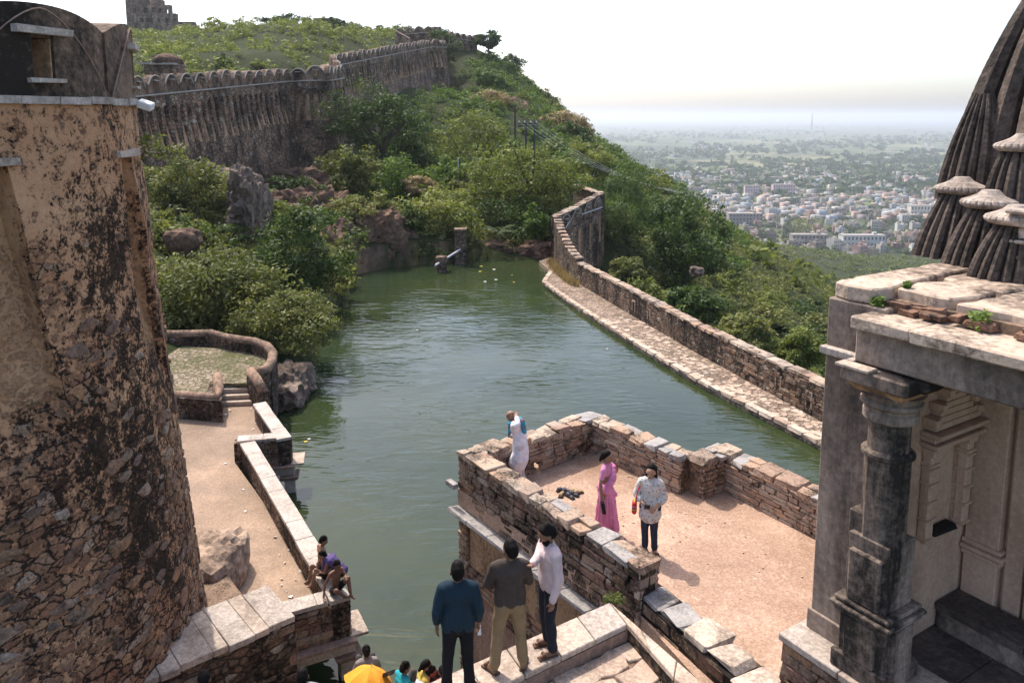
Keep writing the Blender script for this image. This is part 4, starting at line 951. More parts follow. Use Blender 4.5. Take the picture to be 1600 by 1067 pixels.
for r in range(6):
    s = -.2 + .25 * (r % 2)
    while s < 3.4:
        l_ = rng.uniform(.32, .6); wd = .40
        q = i1 - ed * (s + l_ / 2) + fd * (.18 + r * .40)
        poly = []
        for sx, sy in ((-1, -1), (.1, -1.05), (1, -1), (1.04, 0), (1, 1), (0, 1.05), (-1, 1)):
            v = q + ed * (sx * l_ / 2 * .93 + rng.uniform(-.045, .045)) + fd * (sy * wd / 2 * .93 + rng.uniform(-.045, .045)); poly.append((v.x, v.y))
        z = 5.295 + rng.uniform(-.012, .012)
        bevel(MB().prism(poly, 5.2, z).build('flagstone', M['flag'], ct), .012); s += l_
# ghat landing and steps below (mostly under the picture's lower edge)
gl = empty('ghat_steps', (-3, 12, 0), 'stone bathing steps at the water under the bathers', 'steps')
for k, (y0, y1, z) in enumerate(((10.9, 14.1, 1.3), (7.8, 10.9, 3.6))):
    MB().prism([(-6.4 if k < 1 else -7.5, y0), (-1.2 if k < 1 else -2.4, y0), (-1.2 if k < 1 else -2.4, y1), (-4.2 if k < 1 else -6.4, y1)], -1.5, z).build('step', M['slab'], gl)
# ------------------------------------------------------------------ temple at the right
TA, TB, TO = v2(.53, -.85).normalized(), v2(.85, .53).normalized(), v2(4.01, 9.67)
TANG = math.atan2(TA.y, TA.x)
def TP(a, b): q = TO + TA * a + TB * b; return (q.x, q.y)
tem = empty('temple_porch', (*TP(1, 1), 5.7), 'weathered temple porch with a blackened pillar, niche and cracked roof', 'temple')
def tbox(name, a0, a1, b0, b1, z0, z1, mat, parent=None, bev=0, jit=0, taper=1):
    c = TP((a0 + a1) / 2, (b0 + b1) / 2)
    o = MB().box((c[0], c[1], (z0 + z1) / 2), (a1 - a0, abs(b1 - b0), z1 - z0), rotz(TANG), jit=jit, taper=taper).build(name, M[mat], tem if parent is None else parent)
    if bev: bevel(o, bev)
    return o
# platform
tbox('platform', -.06, 5.2, -.36, 6.5, 4.4, 5.60, 'core')
tbox('platform', -.06, 5.2, 2.2, 6.5, 5.602, 5.66, 'core')
P0, P1 = v2(*TP(-.1, -.42)), v2(*TP(5.2, -.42))
stone_face(tem, P0, P0.lerp(P1, .4), 4.85, 5.58, 'stone_dark', .16, .3, .3, .7, .14, .012, gap=.02, name='platform_stone')
stone_face(tem, v2(*TP(-.1, 2)), P0, 4.85, 5.58, 'stone_dark', .16, .3, .3, .7, .14, .012, gap=.02, name='platform_stone')
for k in range(5): tbox('platform_slab', -.14 + k * .9, -.14 + k * .9 + .89, -.46, .55, 5.60, 5.70, 'slab', bev=.012)
for i in range(4):
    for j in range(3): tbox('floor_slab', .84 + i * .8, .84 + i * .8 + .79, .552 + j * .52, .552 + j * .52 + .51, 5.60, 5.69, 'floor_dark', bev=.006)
# left wall block with the blackened edge towards the pond
tbox('wall', 0, .80, 0, 4.6, 5.70, 10.24, 'temple_wall', bev=.02)
tbox('wall_base', -.03, .62, -.035, 0.1, 5.70, 5.98, 'temple_wall', bev=.01)
# niche wall: panels round a real recess
A0, A1 = .802, .86
def pan(b0, b1, z0, z1, name='niche_wall', a0=A0, a1=A1, mat='temple_in'): return tbox(name, a0, a1, b0, b1, z0, z1, mat)
pan(.2, .98, 5.70, 9.62); pan(1.72, 2.15, 5.70, 9.62); pan(.98, 1.72, 5.70, 7.10); pan(.98, 1.72, 8.33, 9.62)
# the wall behind is thicker: carve look by a deep box lined with plaster
nic = empty('niche', (*TP(.8, 1.35), 7.3)); adopt(nic, tem)
tbox('niche_floor', .45, .93, .96, 1.74, 7.24, 7.325, 'temple_in', nic, .01, .01)
# pilasters of the niche standing proud, with rings
for b in (.93, 1.77):
    pl_ = empty('niche_pilaster', (*TP(.9, b), 7.3)); adopt(pl_, nic)
    tbox('shaft', .86, 1.0, b - .075, b + .075, 7.33, 8.62, 'temple_in', nic, .02)
    for z in (7.36, 7.62, 7.86, 8.10, 8.30, 8.36): tbox('ring', .85, 1.025, b - .09, b + .09, z, z + .035, 'temple_in', nic, .008)
    tbox('leaf_capital', .86, 1.03, b - .085, b + .085, 8.48, 8.60, 'temple_in', nic, .02, taper=1.15)
for z, e in ((8.62, .10), (8.70, .06), (8.76, .13)): tbox('niche_cornice', .86, 1.0 + e, .78, 1.92, z, z + .058, 'temple_in', nic, .008)
hwid = .52; z = 8.84; st_ = 0
while hwid > .06:                                                    # stepped pyramid with small blocks
    tbox('pediment_step', .86, 1.03 - st_ * .012, 1.35 - hwid, 1.35 + hwid, z, z + .078, 'temple_in', nic, .006); z += .08; hwid -= .075; st_ += 1
for k in range(4):
    for sg in (-1, 1): tbox('pediment_block', .86, 1.06, 1.35 + sg * (.5 - k * .13) - .05, 1.35 + sg * (.5 - k * .13) + .05, 8.90 + k * .17, 9.0 + k * .17, 'temple_in', nic, .01)
# black block painting in the dark hole at the bottom of the niche
MB().box((*TP(.90, 1.35), 7.345), (.12, .56, .05), rotz(TANG), jit=.02).build('dark_hole', M['black'], nic)
tbox('niche_back', .802, .815, .985, 1.715, 7.3, 8.54, 'temple_in', nic)
nic.location.z -= .22
# back wall of the porch with pilasters, base mouldings and bench
tbox('back_wall', .86, 4.6, 2.15, 2.5, 5.70, 10.04, 'temple_in')
tbox('pilaster', .90, 1.34, 1.98, 2.149, 5.70, 9.62, 'temple_in', bev=.012)
tbox('pilaster', 1.40, 1.62, 2.04, 2.148, 5.70, 9.62, 'temple_in', bev=.012)
for z, e in ((6.62, .03), (6.70, .055), (6.78, .03)): tbox('pilaster_band', .89 - e * .3, 1.36 + e, 1.98 - e, 2.147, z, z + .06, 'temple_in', bev=.008)
cp = empty('carved_panel', (*TP(2.3, 2.1), 6.3)); adopt(cp, tem)
tbox('panel_ground', 1.66, 3.6, 2.05, 2.146, 5.9, 9.3, 'ochre', cp)
for i in range(7):
    for j in range(10):
        tbox('carved_block', 1.70 + i * .26, 1.70 + i * .26 + .22, 1.99 + (.03 if (i + j) % 2 else 0), 2.06, 6.5 + j * .27, 6.5 + j * .27 + .23, 'ochre', cp, .03)
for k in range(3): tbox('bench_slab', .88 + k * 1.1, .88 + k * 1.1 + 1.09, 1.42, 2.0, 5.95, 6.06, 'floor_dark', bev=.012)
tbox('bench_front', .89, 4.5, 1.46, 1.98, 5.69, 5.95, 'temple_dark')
# lintel, eave and roof layers
tbox('lintel', .58, 4.6, -.26, .26, 9.60, 10.03, 'temple_wall', bev=.02)
tbox('inner_beam', .80, 4.6, .262, .45, 9.70, 10.02, 'temple_in')
tbox('ceiling_slab', .60, 4.6, .2, 2.3, 10.04, 10.10, 'temple_in')
a_ = .60
for wd in (.72, 1.5, 1.6, 1.0):
    o = MB()
    c = TP(a_ + wd / 2, -.04); o.box((c[0], c[1], 10.11), (wd - .015, .78, .14), rotz(TANG), jit=.012); bevel(o.build('eave_slab', M['roof'], tem), .018); a_ += wd
# broken brick and plaster layers above
rb = random.Random(5)
for k in range(46):
    a_ = .5 + rb.random() * 3.6; q = TP(a_, .22 + rb.uniform(-.06, .10)); s = rb.uniform(.12, .26)
    stone_at('brick', 'brick', (q[0], q[1], 10.21 + rb.uniform(0, .07)), (s, .14, .07), TANG + rb.uniform(-.15, .15), tem, True, .08)
def ragged(name, pts, z0, z1, mat='roof', seed=1, jz=.015):
    r_ = random.Random(seed); P = []
    for i in range(len(pts)):
        p0, p1 = v2(*pts[i]), v2(*pts[(i + 1) % len(pts)]); n_ = max(1, int((p1 - p0).length / .18))
        for k in range(n_): q = p0.lerp(p1, k / n_); P.append((q.x + r_.uniform(-.03, .03), q.y + r_.uniform(-.03, .03)))
    o = MB().prism([TP(*q) for q in P], z0, z1).build(name, M[mat], tem); bevel(o, .02); return o
tbox('roof_fill', .02, 4.6, .30, 5.2, 10.10, 10.30, 'core_light')
ragged('roof_plaster', [(0.02, .03), (.55, .03), (.62, .34), (.52, .9), (.45, 5), (.02, 5)], 10.245, 10.44, seed=2)
ragged('roof_plaster', [(.66, .42), (1.35, .36), (1.42, 1.2), (.75, 1.4), (.60, .95)], 10.25, 10.43, seed=3)
ragged('roof_plaster', [(1.40, .40), (4.5, .34), (4.5, 2.2), (1.5, 2.2), (1.46, 1.1)], 10.25, 10.395, seed=4)
ragged('roof_plaster', [(.58, 1.5), (1.45, 1.3), (1.5, 2.3), (4.5, 2.3), (4.5, 5), (.55, 5)], 10.25, 10.425, seed=6)
ragged('roof_plaster', [(2.4, .75), (4.4, .7), (4.4, 2.1), (2.2, 2.1)], 10.395, 10.47, seed=7)
# pillar
pil = empty('pillar', (*TP(.95, -.02), 5.7)); adopt(pil, tem)
ca, cb = .95, -.03
def sq(name, h, z0, z1, mat='temple_dark', bev=.012, taper=1): return tbox(name, ca - h, ca + h, cb - h, cb + h, z0, z1, mat, pil, bev, taper=taper)
sq('plinth', .36, 5.705, 5.93); sq('base_block', .30, 5.93, 6.46)
tbox('corner_rib', ca - .36, ca + .36, cb - .2, cb + .2, 5.93, 6.44, 'temple_dark', pil, .015); tbox('corner_rib', ca - .2, ca + .2, cb - .36, cb + .36, 5.93, 6.45, 'temple_dark', pil, .015)
for z, h in ((6.46, .36), (6.53, .40), (6.60, .36)): sq('base_band', h, z, z + .055, bev=.015)
sq('lower_shaft', .265, 6.655, 7.5); tbox('shaft_panel', ca - .22, ca + .2, cb - .325, cb + .1, 6.66, 7.32, 'temple_dark', pil, .02); tbox('shaft_rib', ca - .325, ca + .1, cb - .2, cb + .2, 6.66, 7.75, 'temple_dark', pil, .015)
cxy = TP(ca, cb)
def ring(name, prof, mat='temple_dark', n=16, smooth=False): return MB().lathe(prof, (*cxy, 0), n, R=rotz(TANG + math.pi / n)).build(name, M[mat], pil, smooth)
ring('octagon_shaft', [(.262, 7.5), (.262, 8.52)], n=8); ring('shaft_ring', [(.265, 8.5), (.30, 8.53), (.30, 8.57), (.265, 8.6)], n=24)
ring('round_shaft', [(.235, 8.6), (.235, 8.98)], n=24)
ring('capital', [(.27, 8.95), (.31, 8.98), (.31, 9.07), (.29, 9.08), (.30, 9.12), (.345, 9.16), (.345, 9.20), (.31, 9.21), (.37, 9.30)], 'temple', 24)
sq('bracket_bell', .30, 9.295, 9.42, 'chute', .01, 1.3)
tbox('bracket_block', ca - .42, ca + .42, cb - .42, cb + .30, 9.40, 9.57, 'temple_dark', pil, .02)
tbox('bracket_arm', ca + .3, ca + .52, cb - .2, cb + .2, 9.42, 9.597, 'temple_dark', pil, .05)
tbox('bracket_slab', ca - .46, ca - .02, cb - .47, cb - .28, 9.57, 9.61, 'slab', pil, .008); tbox('bracket_slab', ca - .46, ca - .36, cb - .25, cb + .2, 9.572, 9.61, 'slab', pil, .008)
tbox('anta_capital', -.02, .50, -.10, .1, 9.52, 9.62, 'slab', None, .012)
# small roof plants
def sprig(loc, n, h, label, seed, mat='leafp'):
    r_ = random.Random(seed); V = []; Fq = []
    for k in range(n):
        a = r_.uniform(0, 6.28); rr = h * .5 * r_.random() ** .5; z = h * r_.random(); c = Vector((rr * math.cos(a), rr * math.sin(a), z)); s = r_.uniform(.02, .045) * (1 + h)
        u = Vector((r_.uniform(-1, 1), r_.uniform(-1, 1), r_.uniform(-.3, .6))).normalized(); v = u.orthogonal().normalized() * .5
        b = len(V); V += [c - u * s, c + v * s, c + u * s, c - v * s]; Fq.append((b, b + 1, b + 2, b + 3))
    return V, Fq
# ------------------------------------------------------------------ shikhara on the roof
spi = empty('temple_spire', (8.4, 12.0, 10.4), 'dark ribbed temple spire with clustered small spires and pale ribbed discs', 'spire')
def spire_part(name, c, hw, z0, z1, rot, top=.12, pw=1.7, rings=44, parent=None, shift=(0, 0), mat='spire', groove=.012, base=1.0):
    plan = []
    for side in range(4):
        R_ = Matrix.Rotation(side * math.pi / 2, 2)
        for x, y in ((-.74, -.74), (-.60, -.79), (-.50, -.74), (-.46, -.62), (-.43, -.80), (-.32, -.90), (-.21, -.84), (-.17, -.72), (-.13, -.92), (0, -1.0), (.13, -.92), (.17, -.72), (.21, -.84), (.32, -.90), (.43, -.80), (.46, -.62), (.50, -.74), (.60, -.79)):
            plan.append(R_ @ Vector((x, y)))
    V = []; n_ = len(plan); R2 = Matrix.Rotation(rot, 2)
    for i in range(rings + 1):
        t_ = i / rings; s = hw * (top + (base - top) * (1 - t_ ** pw)); g = 1 - (groove if i % 2 else 0)
        for p_ in plan:
            q = R2 @ (p_ * s * g); V.append((c[0] + q.x + shift[0] * t_, c[1] + q.y + shift[1] * t_, z0 + (z1 - z0) * t_))
    Fs = [(i * n_ + k, i * n_ + (k + 1) % n_, (i + 1) * n_ + (k + 1) % n_, (i + 1) * n_ + k) for i in range(rings) for k in range(n_)]
    Fs += [tuple(range(rings * n_, rings * n_ + n_))]
    return MB().add(V, Fs).build(name, M[mat], parent or spi)
def amalaka(c, r, z, h=.2, nrib=26):
    return MB().lathe([(r * .55, 0), (r * .84, h * .08), (r * .98, h * .28), (r, h * .42), (r * .95, h * .58), (r * .80, h * .70), (r * .66, h * .80), (r * .46, h * .98), (r * .34, h * 1.18), (r * .28, h * 1.3)], (c[0], c[1], z), nrib * 4, rib=lambda a, rr: rr * (1 - (.045 if rr > r * .7 else 0) * (math.cos(a * nrib) < -.2))).build('ribbed_disc', M['amalaka'], spi)
ROT = TANG
MC = (8.80, 12.55)
spire_part('main_spire', MC, 1.72, 10.9, 15.2, ROT + .12, .16, 1.8, 70, groove=.003)
spire_part('spire_base', MC, 1.75, 10.42, 11.0, ROT + .12, .9, 1, 4)
for (px, py, Y, hw, z1, dpx, sh) in ((1478, 415, 11.75, .50, 11.36, 0, (.20, .10)), (1524, 424, 10.85, .47, 11.25, 0, (.16, .06)), (1566, 446, 10.0, .44, 11.14, 0, (.14, .04))):
    q = ad(px, py, Y); q = v2(q.x, q.y)
    spire_part('small_spire', (q.x, q.y), hw, 10.40, z1, ROT + .12, .52, 1.6, 22, None, sh, base=1.0, groove=.006)
    amalaka((q.x + sh[0], q.y + sh[1]), .38, z1 - .03, .20)
q = ad(1510, 300, 12.35); spire_part('half_spire', (q.x, q.y), .46, 11.2, 12.85, ROT + .1, .32, 1.9, 36, None, (.22, .1), groove=.006)
q = ad(1592, 300, 11.0); spire_part('half_spire', (q.x, q.y), .46, 11.25, 12.02, ROT + .1, .62, 1.8, 20, None, (.08, .1), groove=.006); amalaka((q.x + .08, q.y + .1), .38, 12.0, .2)
q = ad(1660, 300, 11.2); spire_part('half_spire', (q.x, q.y), .75, 11.2, 13.2, ROT + .1, .3, 1.9, 36, None, (.2, .2), groove=.006)
q = ad(1616, 450, 9.75); ps = empty('stone_post', (q.x, q.y, 10.4), 'pale moulded stone post on the temple roof at the right edge', 'post')
for h_, z0, z1 in ((.30, 10.42, 10.56), (.22, 10.56, 10.70), (.26, 10.70, 10.76), (.18, 10.76, 10.90), (.25, 10.90, 10.95), (.18, 10.95, 11.12), (.26, 11.12, 11.17), (.20, 11.17, 11.28), (.30, 11.28, 11.34)):
    bevel(MB().box((q.x, q.y, (z0 + z1) / 2), (h_ * 2, h_ * 2, z1 - z0 - .002), rotz(TANG)).build('moulding', M['amalaka'], ps), .02)
# ------------------------------------------------------------------ foliage
def leaf_mat(name, stops, trans=.35, rough=.6):
    t = NT(name); g = t.n('NewGeometry'); r = g.outputs['Random Per Island']; ob = t.n('ObjectInfo').outputs['Random']
    n = t.noise(t.pos(), .55, 4, .6)
    f = t.math('ADD', t.math('MULTIPLY', r, .45), t.math('ADD', t.math('MULTIPLY', ob, .3), t.math('MULTIPLY', t.math('SUBTRACT', n, .38), 1.3)))
    col = t.ramp(f, stops)
    t.set(t.b.inputs['Base Color'], col); t.b.inputs['Roughness'].default_value = rough; t.b.inputs['Specular IOR Level'].default_value = .25
    tr = t.n('BsdfTranslucent', i_Color=t.mix(1.0, col, (1.15, 1.2, .6), 'MULTIPLY')); mx = t.n('MixShader', x0=trans); t.t.links.new(t.b.outputs[0], mx.inputs[1]); t.t.links.new(tr.outputs[0], mx.inputs[2]); t.t.links.new(mx.outputs[0], t.out.inputs['Surface'])
    return t.m
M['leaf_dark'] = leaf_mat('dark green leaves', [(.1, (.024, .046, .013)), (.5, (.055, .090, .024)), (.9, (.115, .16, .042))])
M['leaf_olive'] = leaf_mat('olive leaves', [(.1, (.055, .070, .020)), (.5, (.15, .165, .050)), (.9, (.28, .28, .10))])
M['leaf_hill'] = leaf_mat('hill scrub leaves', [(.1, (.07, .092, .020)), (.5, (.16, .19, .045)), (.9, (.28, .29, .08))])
M['leaf_vine'] = leaf_mat('creeper leaves', [(.1, (.042, .080, .015)), (.5, (.10, .16, .03)), (.9, (.19, .26, .055))])
M['leaf_dry'] = leaf_mat('dry grass', [(.1, (.20, .14, .07)), (.5, (.34, .25, .14)), (.9, (.45, .35, .20))], .25)
M['bark'] = plain_mat('bark', (.10, .075, .055), .95, .25, 9, .4)
def crown_arrays(seed, nclump, nleaf, leaf, rc=(.14, .40), flat=.0, hollow=.45, shape='ball'):
    r = np.random.default_rng(seed)
    d = r.normal(size=(nclump, 3)); d /= np.linalg.norm(d, axis=1)[:, None]
    rad = (hollow + (1 - hollow) * r.random(nclump) ** .6) * .88
    C = d * rad[:, None]
    lump = 1 + .22 * np.sin(d[:, 0] * 3 + seed) * np.cos(d[:, 1] * 4 + seed * 2) + .12 * r.normal(size=nclump)
    C *= lump[:, None]
    if shape == 'dome': C[:, 2] = np.abs(C[:, 2]) * 1.5 - .7
    if shape == 'acacia': C[:, 2] = .35 + .35 * C[:, 2]; 
    if shape == 'bush': C[:, 2] = C[:, 2] * (.85 - .25 * np.hypot(C[:, 0], C[:, 1]))
    R = r.uniform(rc[0], rc[1], nclump)
    k = r.integers(0, nclump, nleaf)
    o = r.normal(size=(nleaf, 3)); o /= np.linalg.norm(o, axis=1)[:, None]
    rr = (r.random(nleaf) ** .45)[:, None]
    P = C[k] + o * rr * R[k][:, None] * np.array([1, 1, .72])
    N = o * .7 + r.normal(size=(nleaf, 3)) * .55 + np.array([0, 0, .45]); N /= np.linalg.norm(N, axis=1)[:, None]
    a = r.normal(size=(nleaf, 3)); U = np.cross(N, a); U /= np.linalg.norm(U, axis=1)[:, None]; W = np.cross(N, U)
    s = (leaf * r.uniform(.5, 1.5, nleaf))[:, None]
    return P, U * s, W * s * .5
def leaf_mesh(name, P, U, W, mats, scale=(1, 1, 1), nrm=1.0):
    S3 = np.array(scale); P = P * S3
    V = np.stack([P - U * nrm, P + W * nrm, P + U * nrm, P - W * nrm], 1).reshape(-1, 3)
    return np_mesh(name, V, np.arange(len(V)).reshape(-1, 4), mats)
_CR = {}
def crown_mesh(mat, var, hx, hy, hz, nleaf, leaf, shape, nclump=60):
    """leaf size stays real while the crown takes its own half sizes"""
    P, U, W = crown_arrays(var, nclump, nleaf, leaf, shape=shape)
    return leaf_mesh('crown', P, U, W, [M[mat]], (hx, hy, hz))
def trunk_mesh(h, r, seed, spread):
    g = random.Random(seed); m = MB(); top = Vector((g.uniform(-.2, .2) * spread, g.uniform(-.2, .2) * spread, h))
    m.tube([(0, 0, -.6), (g.uniform(-.1, .1), g.uniform(-.1, .1), h * .5), top], [r * 1.3, r, r * .7], 7)
    for k in range(6):
        a = k * 1.05 + g.uniform(-.3, .3); b = Vector((math.cos(a) * spread * .6, math.sin(a) * spread * .6, h + spread * g.uniform(.2, .8)))
        m.tube([Vector((0, 0, h * .55)).lerp(top, g.random()), top.lerp(b, .5) + Vector((0, 0, -.15 * spread)), b], [r * .6, r * .4, r * .12], 5)
    return m.mesh('trunk', M['bark'])
def tree(name, label, x0, x1, y0, y1, Y, mat, seed, nleaf=6000, leaf=.11, shape='bush', cat='tree', depth=None, group=None, nclump=60, bury=0.0):
    """crown fills the picture box x0..x1, y0..y1 at distance Y; the trunk stands on the ground below it"""
    a = ad(x0, y1, Y); b = ad(x1, y0, Y); c = (a + b) / 2; hx = (b.x - a.x) / 2 * 1.12; hz = (b.z - a.z) / 2 * 1.14; hy = depth or hx * .9
    gz = float(ground(np.array([c.x]), np.array([Y]))[0])
    root = empty(name, (c.x, c.y, min(gz, c.z - hz * .5)), label, cat, group)
    lv = .8 + .5 * ((seed * 37 % 10) / 10)
    me = crown_mesh(mat, seed, hx, hy, hz, int(nleaf / lv ** 1.3), leaf * lv, shape, nclump)
    o = bpy.data.objects.new('crown', me); COL.objects.link(o); o.location = (c.x, c.y, c.z); adopt(o, root)
    h = max(.6, c.z - hz * .15 - root.location.z)
    tm = bpy.data.objects.new('trunk', trunk_mesh(h, .10 + .035 * hx, seed, hx * .8)); COL.objects.link(tm); tm.location = root.location; adopt(tm, root)
    return root
T = tree
T('shore_tree', 'dark glossy round tree overhanging the left edge of the pond', 400, 536, 326, 468, 49, 'leaf_dark', 1, 12000, .12, 'ball', nclump=90)
T('bush', 'large pale olive bush above the curved wall beside the bastion', 246, 432, 375, 532, 40, 'leaf_olive', 2, 15000, .11, 'bush', 'bush', nclump=110)
T('bush', 'olive bush spilling over the rock to the water, right of the largest bush', 368, 518, 442, 560, 37.5, 'leaf_olive', 3, 12000, .10, 'bush', 'bush', nclump=90)
T('bush', 'dark bush behind the curved wall against the bastion', 255, 400, 470, 540, 40, 'leaf_dark', 4, 6000, .10, 'bush', 'bush')
T('bush', 'sunlit shrub growing on the rock shoulder under the fort wall', 240, 368, 228, 350, 58, 'leaf_olive', 5, 9000, .13, 'bush', 'bush', nclump=70)
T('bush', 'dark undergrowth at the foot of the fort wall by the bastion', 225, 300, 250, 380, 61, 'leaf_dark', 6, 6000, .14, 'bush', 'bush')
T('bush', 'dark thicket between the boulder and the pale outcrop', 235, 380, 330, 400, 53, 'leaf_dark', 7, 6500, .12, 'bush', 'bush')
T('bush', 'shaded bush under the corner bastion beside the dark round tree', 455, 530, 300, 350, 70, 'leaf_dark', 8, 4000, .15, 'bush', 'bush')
T('tree', 'tall dark tree with a broad crown in front of the climbing fort wall', 512, 690, 138, 268, 98, 'leaf_dark', 9, 12000, .21, 'ball', depth=6, nclump=90)
T('tree', 'olive tree rising left of the power poles', 668, 802, 178, 300, 102, 'leaf_hill', 10, 10000, .21, 'ball', depth=6, nclump=80)
T('tree', 'grey green tree hanging over the cliff at the left of the far bank', 508, 595, 228, 330, 76, 'leaf_olive', 11, 8000, .15, 'ball', nclump=70)
T('tree', 'tree draped in bright creeper above the far cliff', 575, 650, 245, 345, 79, 'leaf_vine', 12, 7000, .15, 'ball', nclump=50)
T('tree', 'creeper mound around a thin white pole above the far bank', 668, 735, 238, 310, 86, 'leaf_vine', 13, 6000, .16, 'bush', nclump=40)
T('bush', 'brownish green bush at the middle of the far bank', 622, 740, 285, 405, 70.5, 'leaf_hill', 14, 10000, .14, 'bush', 'bush', nclump=70)
T('tree', 'broad spreading tree over the right end of the far bank', 730, 905, 228, 330, 78, 'leaf_hill', 15, 14000, .15, 'ball', depth=5.5, nclump=110)
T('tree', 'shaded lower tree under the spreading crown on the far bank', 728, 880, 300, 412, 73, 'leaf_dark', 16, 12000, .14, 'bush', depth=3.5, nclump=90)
T('bush', 'small bright green sapling beside the far end of the path', 815, 858, 322, 385, 69.5, 'leaf_vine', 17, 2500, .13, 'bush', 'bush', nclump=30)
T('bush', 'dark overhanging bushes along the far waterline', 600, 760, 350, 412, 70, 'leaf_dark', 18, 7000, .13, 'bush', 'bush')
T('bush', 'dark bush closing the gap behind the path end', 838, 880, 335, 400, 71.5, 'leaf_dark', 19, 3500, .13, 'bush', 'bush', nclump=30)
T('tree', 'dark tree just outside the far turn of the weir wall', 918, 1030, 262, 420, 82, 'leaf_dark', 20, 12000, .15, 'ball', depth=5, nclump=90)
T('tree', 'second dark tree on the slope, right of the weir bastion', 1015, 1128, 308, 440, 74, 'leaf_dark', 21, 12000, .15, 'ball', depth=5, nclump=90)
T('tree', 'pale green tree behind the weir bastion', 880, 960, 225, 310, 110, 'leaf_hill', 22, 7000, .2, 'ball', nclump=60)
T('bush', 'dark bush at the top of the high fort wall', 668, 716, 45, 100, 200, 'leaf_dark', 23, 3500, .33, 'ball', 'bush', nclump=40)
T('tree', 'round dark tree on the skyline at the end of the wall', 742, 785, 50, 76, 224, 'leaf_dark', 24, 2500, .38, 'ball', nclump=30)
T('tree', 'feathery flat topped tree standing on the plateau skyline', 412, 468, 22, 48, 240, 'leaf_dark', 25, 2500, .36, 'ball', nclump=40)
T('tree', 'bushy tree beside the skyline ruins', 500, 540, 28, 66, 215, 'leaf_dark', 26, 3000, .34, 'ball', nclump=40)
T('bush', 'leafy bush outside the weir wall near the temple pillar', 1120, 1210, 488, 560, 44, 'leaf_olive', 27, 8000, .12, 'bush', 'bush', nclump=60)
T('bush', 'rounded bush against the outside of the weir wall', 1040, 1125, 440, 510, 52, 'leaf_dark', 28, 7000, .13, 'bush', 'bush', nclump=60)
T('bush', 'pale bush just below the weir bastion', 950, 1010, 395, 450, 62, 'leaf_olive', 29, 5000, .13, 'bush', 'bush', nclump=50)
T('bush', 'bright bush near the temple wall beyond the weir', 1205, 1290, 510, 590, 42, 'leaf_hill', 30, 7000, .12, 'bush', 'bush', nclump=50)
T('bush', 'olive bush hanging over the top of the far left cliff', 528, 612, 298, 352, 66.5, 'leaf_olive', 31, 5000, .13, 'bush', 'bush', nclump=50)
T('bush', 'green creeper bush on the rubble left of the far cliff', 470, 548, 330, 385, 64, 'leaf_vine', 32, 5000, .13, 'bush', 'bush', nclump=50)
T('bush', 'shaded bush between the pale outcrop and the round tree', 395, 470, 310, 372, 60, 'leaf_hill', 33, 5000, .13, 'bush', 'bush', nclump=50)
T('bush', 'dark bush drooping over the far cliff to the water', 600, 665, 320, 385, 68, 'leaf_dark', 34, 4500, .13, 'bush', 'bush', nclump=50)
T('bush', 'dark bush at the foot of the corner bastion', 420, 500, 272, 322, 82, 'leaf_dark', 35, 4500, .16, 'bush', 'bush', nclump=50)
# palm on the far bank
pm = empty('palm', ad(778, 405, 69.5), 'small dark palm with drooping fronds on the far bank', 'palm'); pb = pm.location
MB().tube([pb, pb + Vector((.1, 0, 1.4)), pb + Vector((.05, 0, 2.4))], [.16, .13, .12], 7).build('trunk', M['bark'], pm)
for k in range(14):
    a = k * 2.4; el = .9 - (k % 4) * .3; V = []; Fs = []; L_ = 2.2
    for i in range(14):
        t_ = i / 13; p = Vector((math.cos(a) * math.cos(el) * L_ * t_, math.sin(a) * math.cos(el) * L_ * t_, math.sin(el) * L_ * t_ - 1.1 * t_ * t_)) + pb + Vector((.05, 0, 2.4))
        sd_ = Vector((-math.sin(a), math.cos(a), -.35)) * .42 * math.sin(.25 + 2.7 * t_); s2 = Vector((math.sin(a), -math.cos(a), -.35)) * .42 * math.sin(.25 + 2.7 * t_); w_ = Vector((math.cos(a), math.sin(a), 0)) * .05
        for q in (sd_, s2): b = len(V); V += [p - w_, p + w_, p + q + w_ * 2]; Fs.append((b, b + 1, b + 2))
    MB().add(V, Fs).build('frond', M['leaf_dark'], pm)
# ---- hillside shrubs: single shrubs where one can tell them apart
SHR = {}
def shrub_mesh(mat, var):
    if (mat, var) not in SHR:
        P, U, W = crown_arrays(200 + var * 7, 26, 1500, .085, rc=(.24, .42), shape='dome' if var % 3 else 'bush')
        SHR[(mat, var)] = leaf_mesh('shrub', P, U, W, [M[mat]])
    return SHR[(mat, var)]
def wallx(y): return np.interp(y, [60, 66, 104, 122, 188, 205, 226], [-35, -33, -25.5, -24, -17, -15, -9])
def weirx(y): return np.interp(y, [20, 23, 30.3, 39.3, 48.2, 56.9, 66, 76, 90], [16, 15.3, 13.2, 10.4, 7.9, 5.6, 5.2, 10.2, 9.5])
def proj(x, y, z):
    z = z - CAMZ; f = y * math.cos(PIT) - z * math.sin(PIT); v = y * math.sin(PIT) + z * math.cos(PIT)
    return 800 + F * x / f, CYP - F * v / f
srng = np.random.default_rng(11)
def scatter(n, xr, yr, cond, ypow=1.0):
    out = []
    while len(out) < n:
        y = yr[0] + (yr[1] - yr[0]) * srng.random(4000) ** ypow; x = srng.uniform(xr[0], xr[1], 4000); z = ground(x, y); px, py = proj(x, y, z)
        ok = cond(x, y, z) & (px > -120) & (px < 1700) & (py > -20) & (py < 640)
        out += list(zip(x[ok], y[ok], z[ok]))
        if not ok.any(): break
    return out[:n]
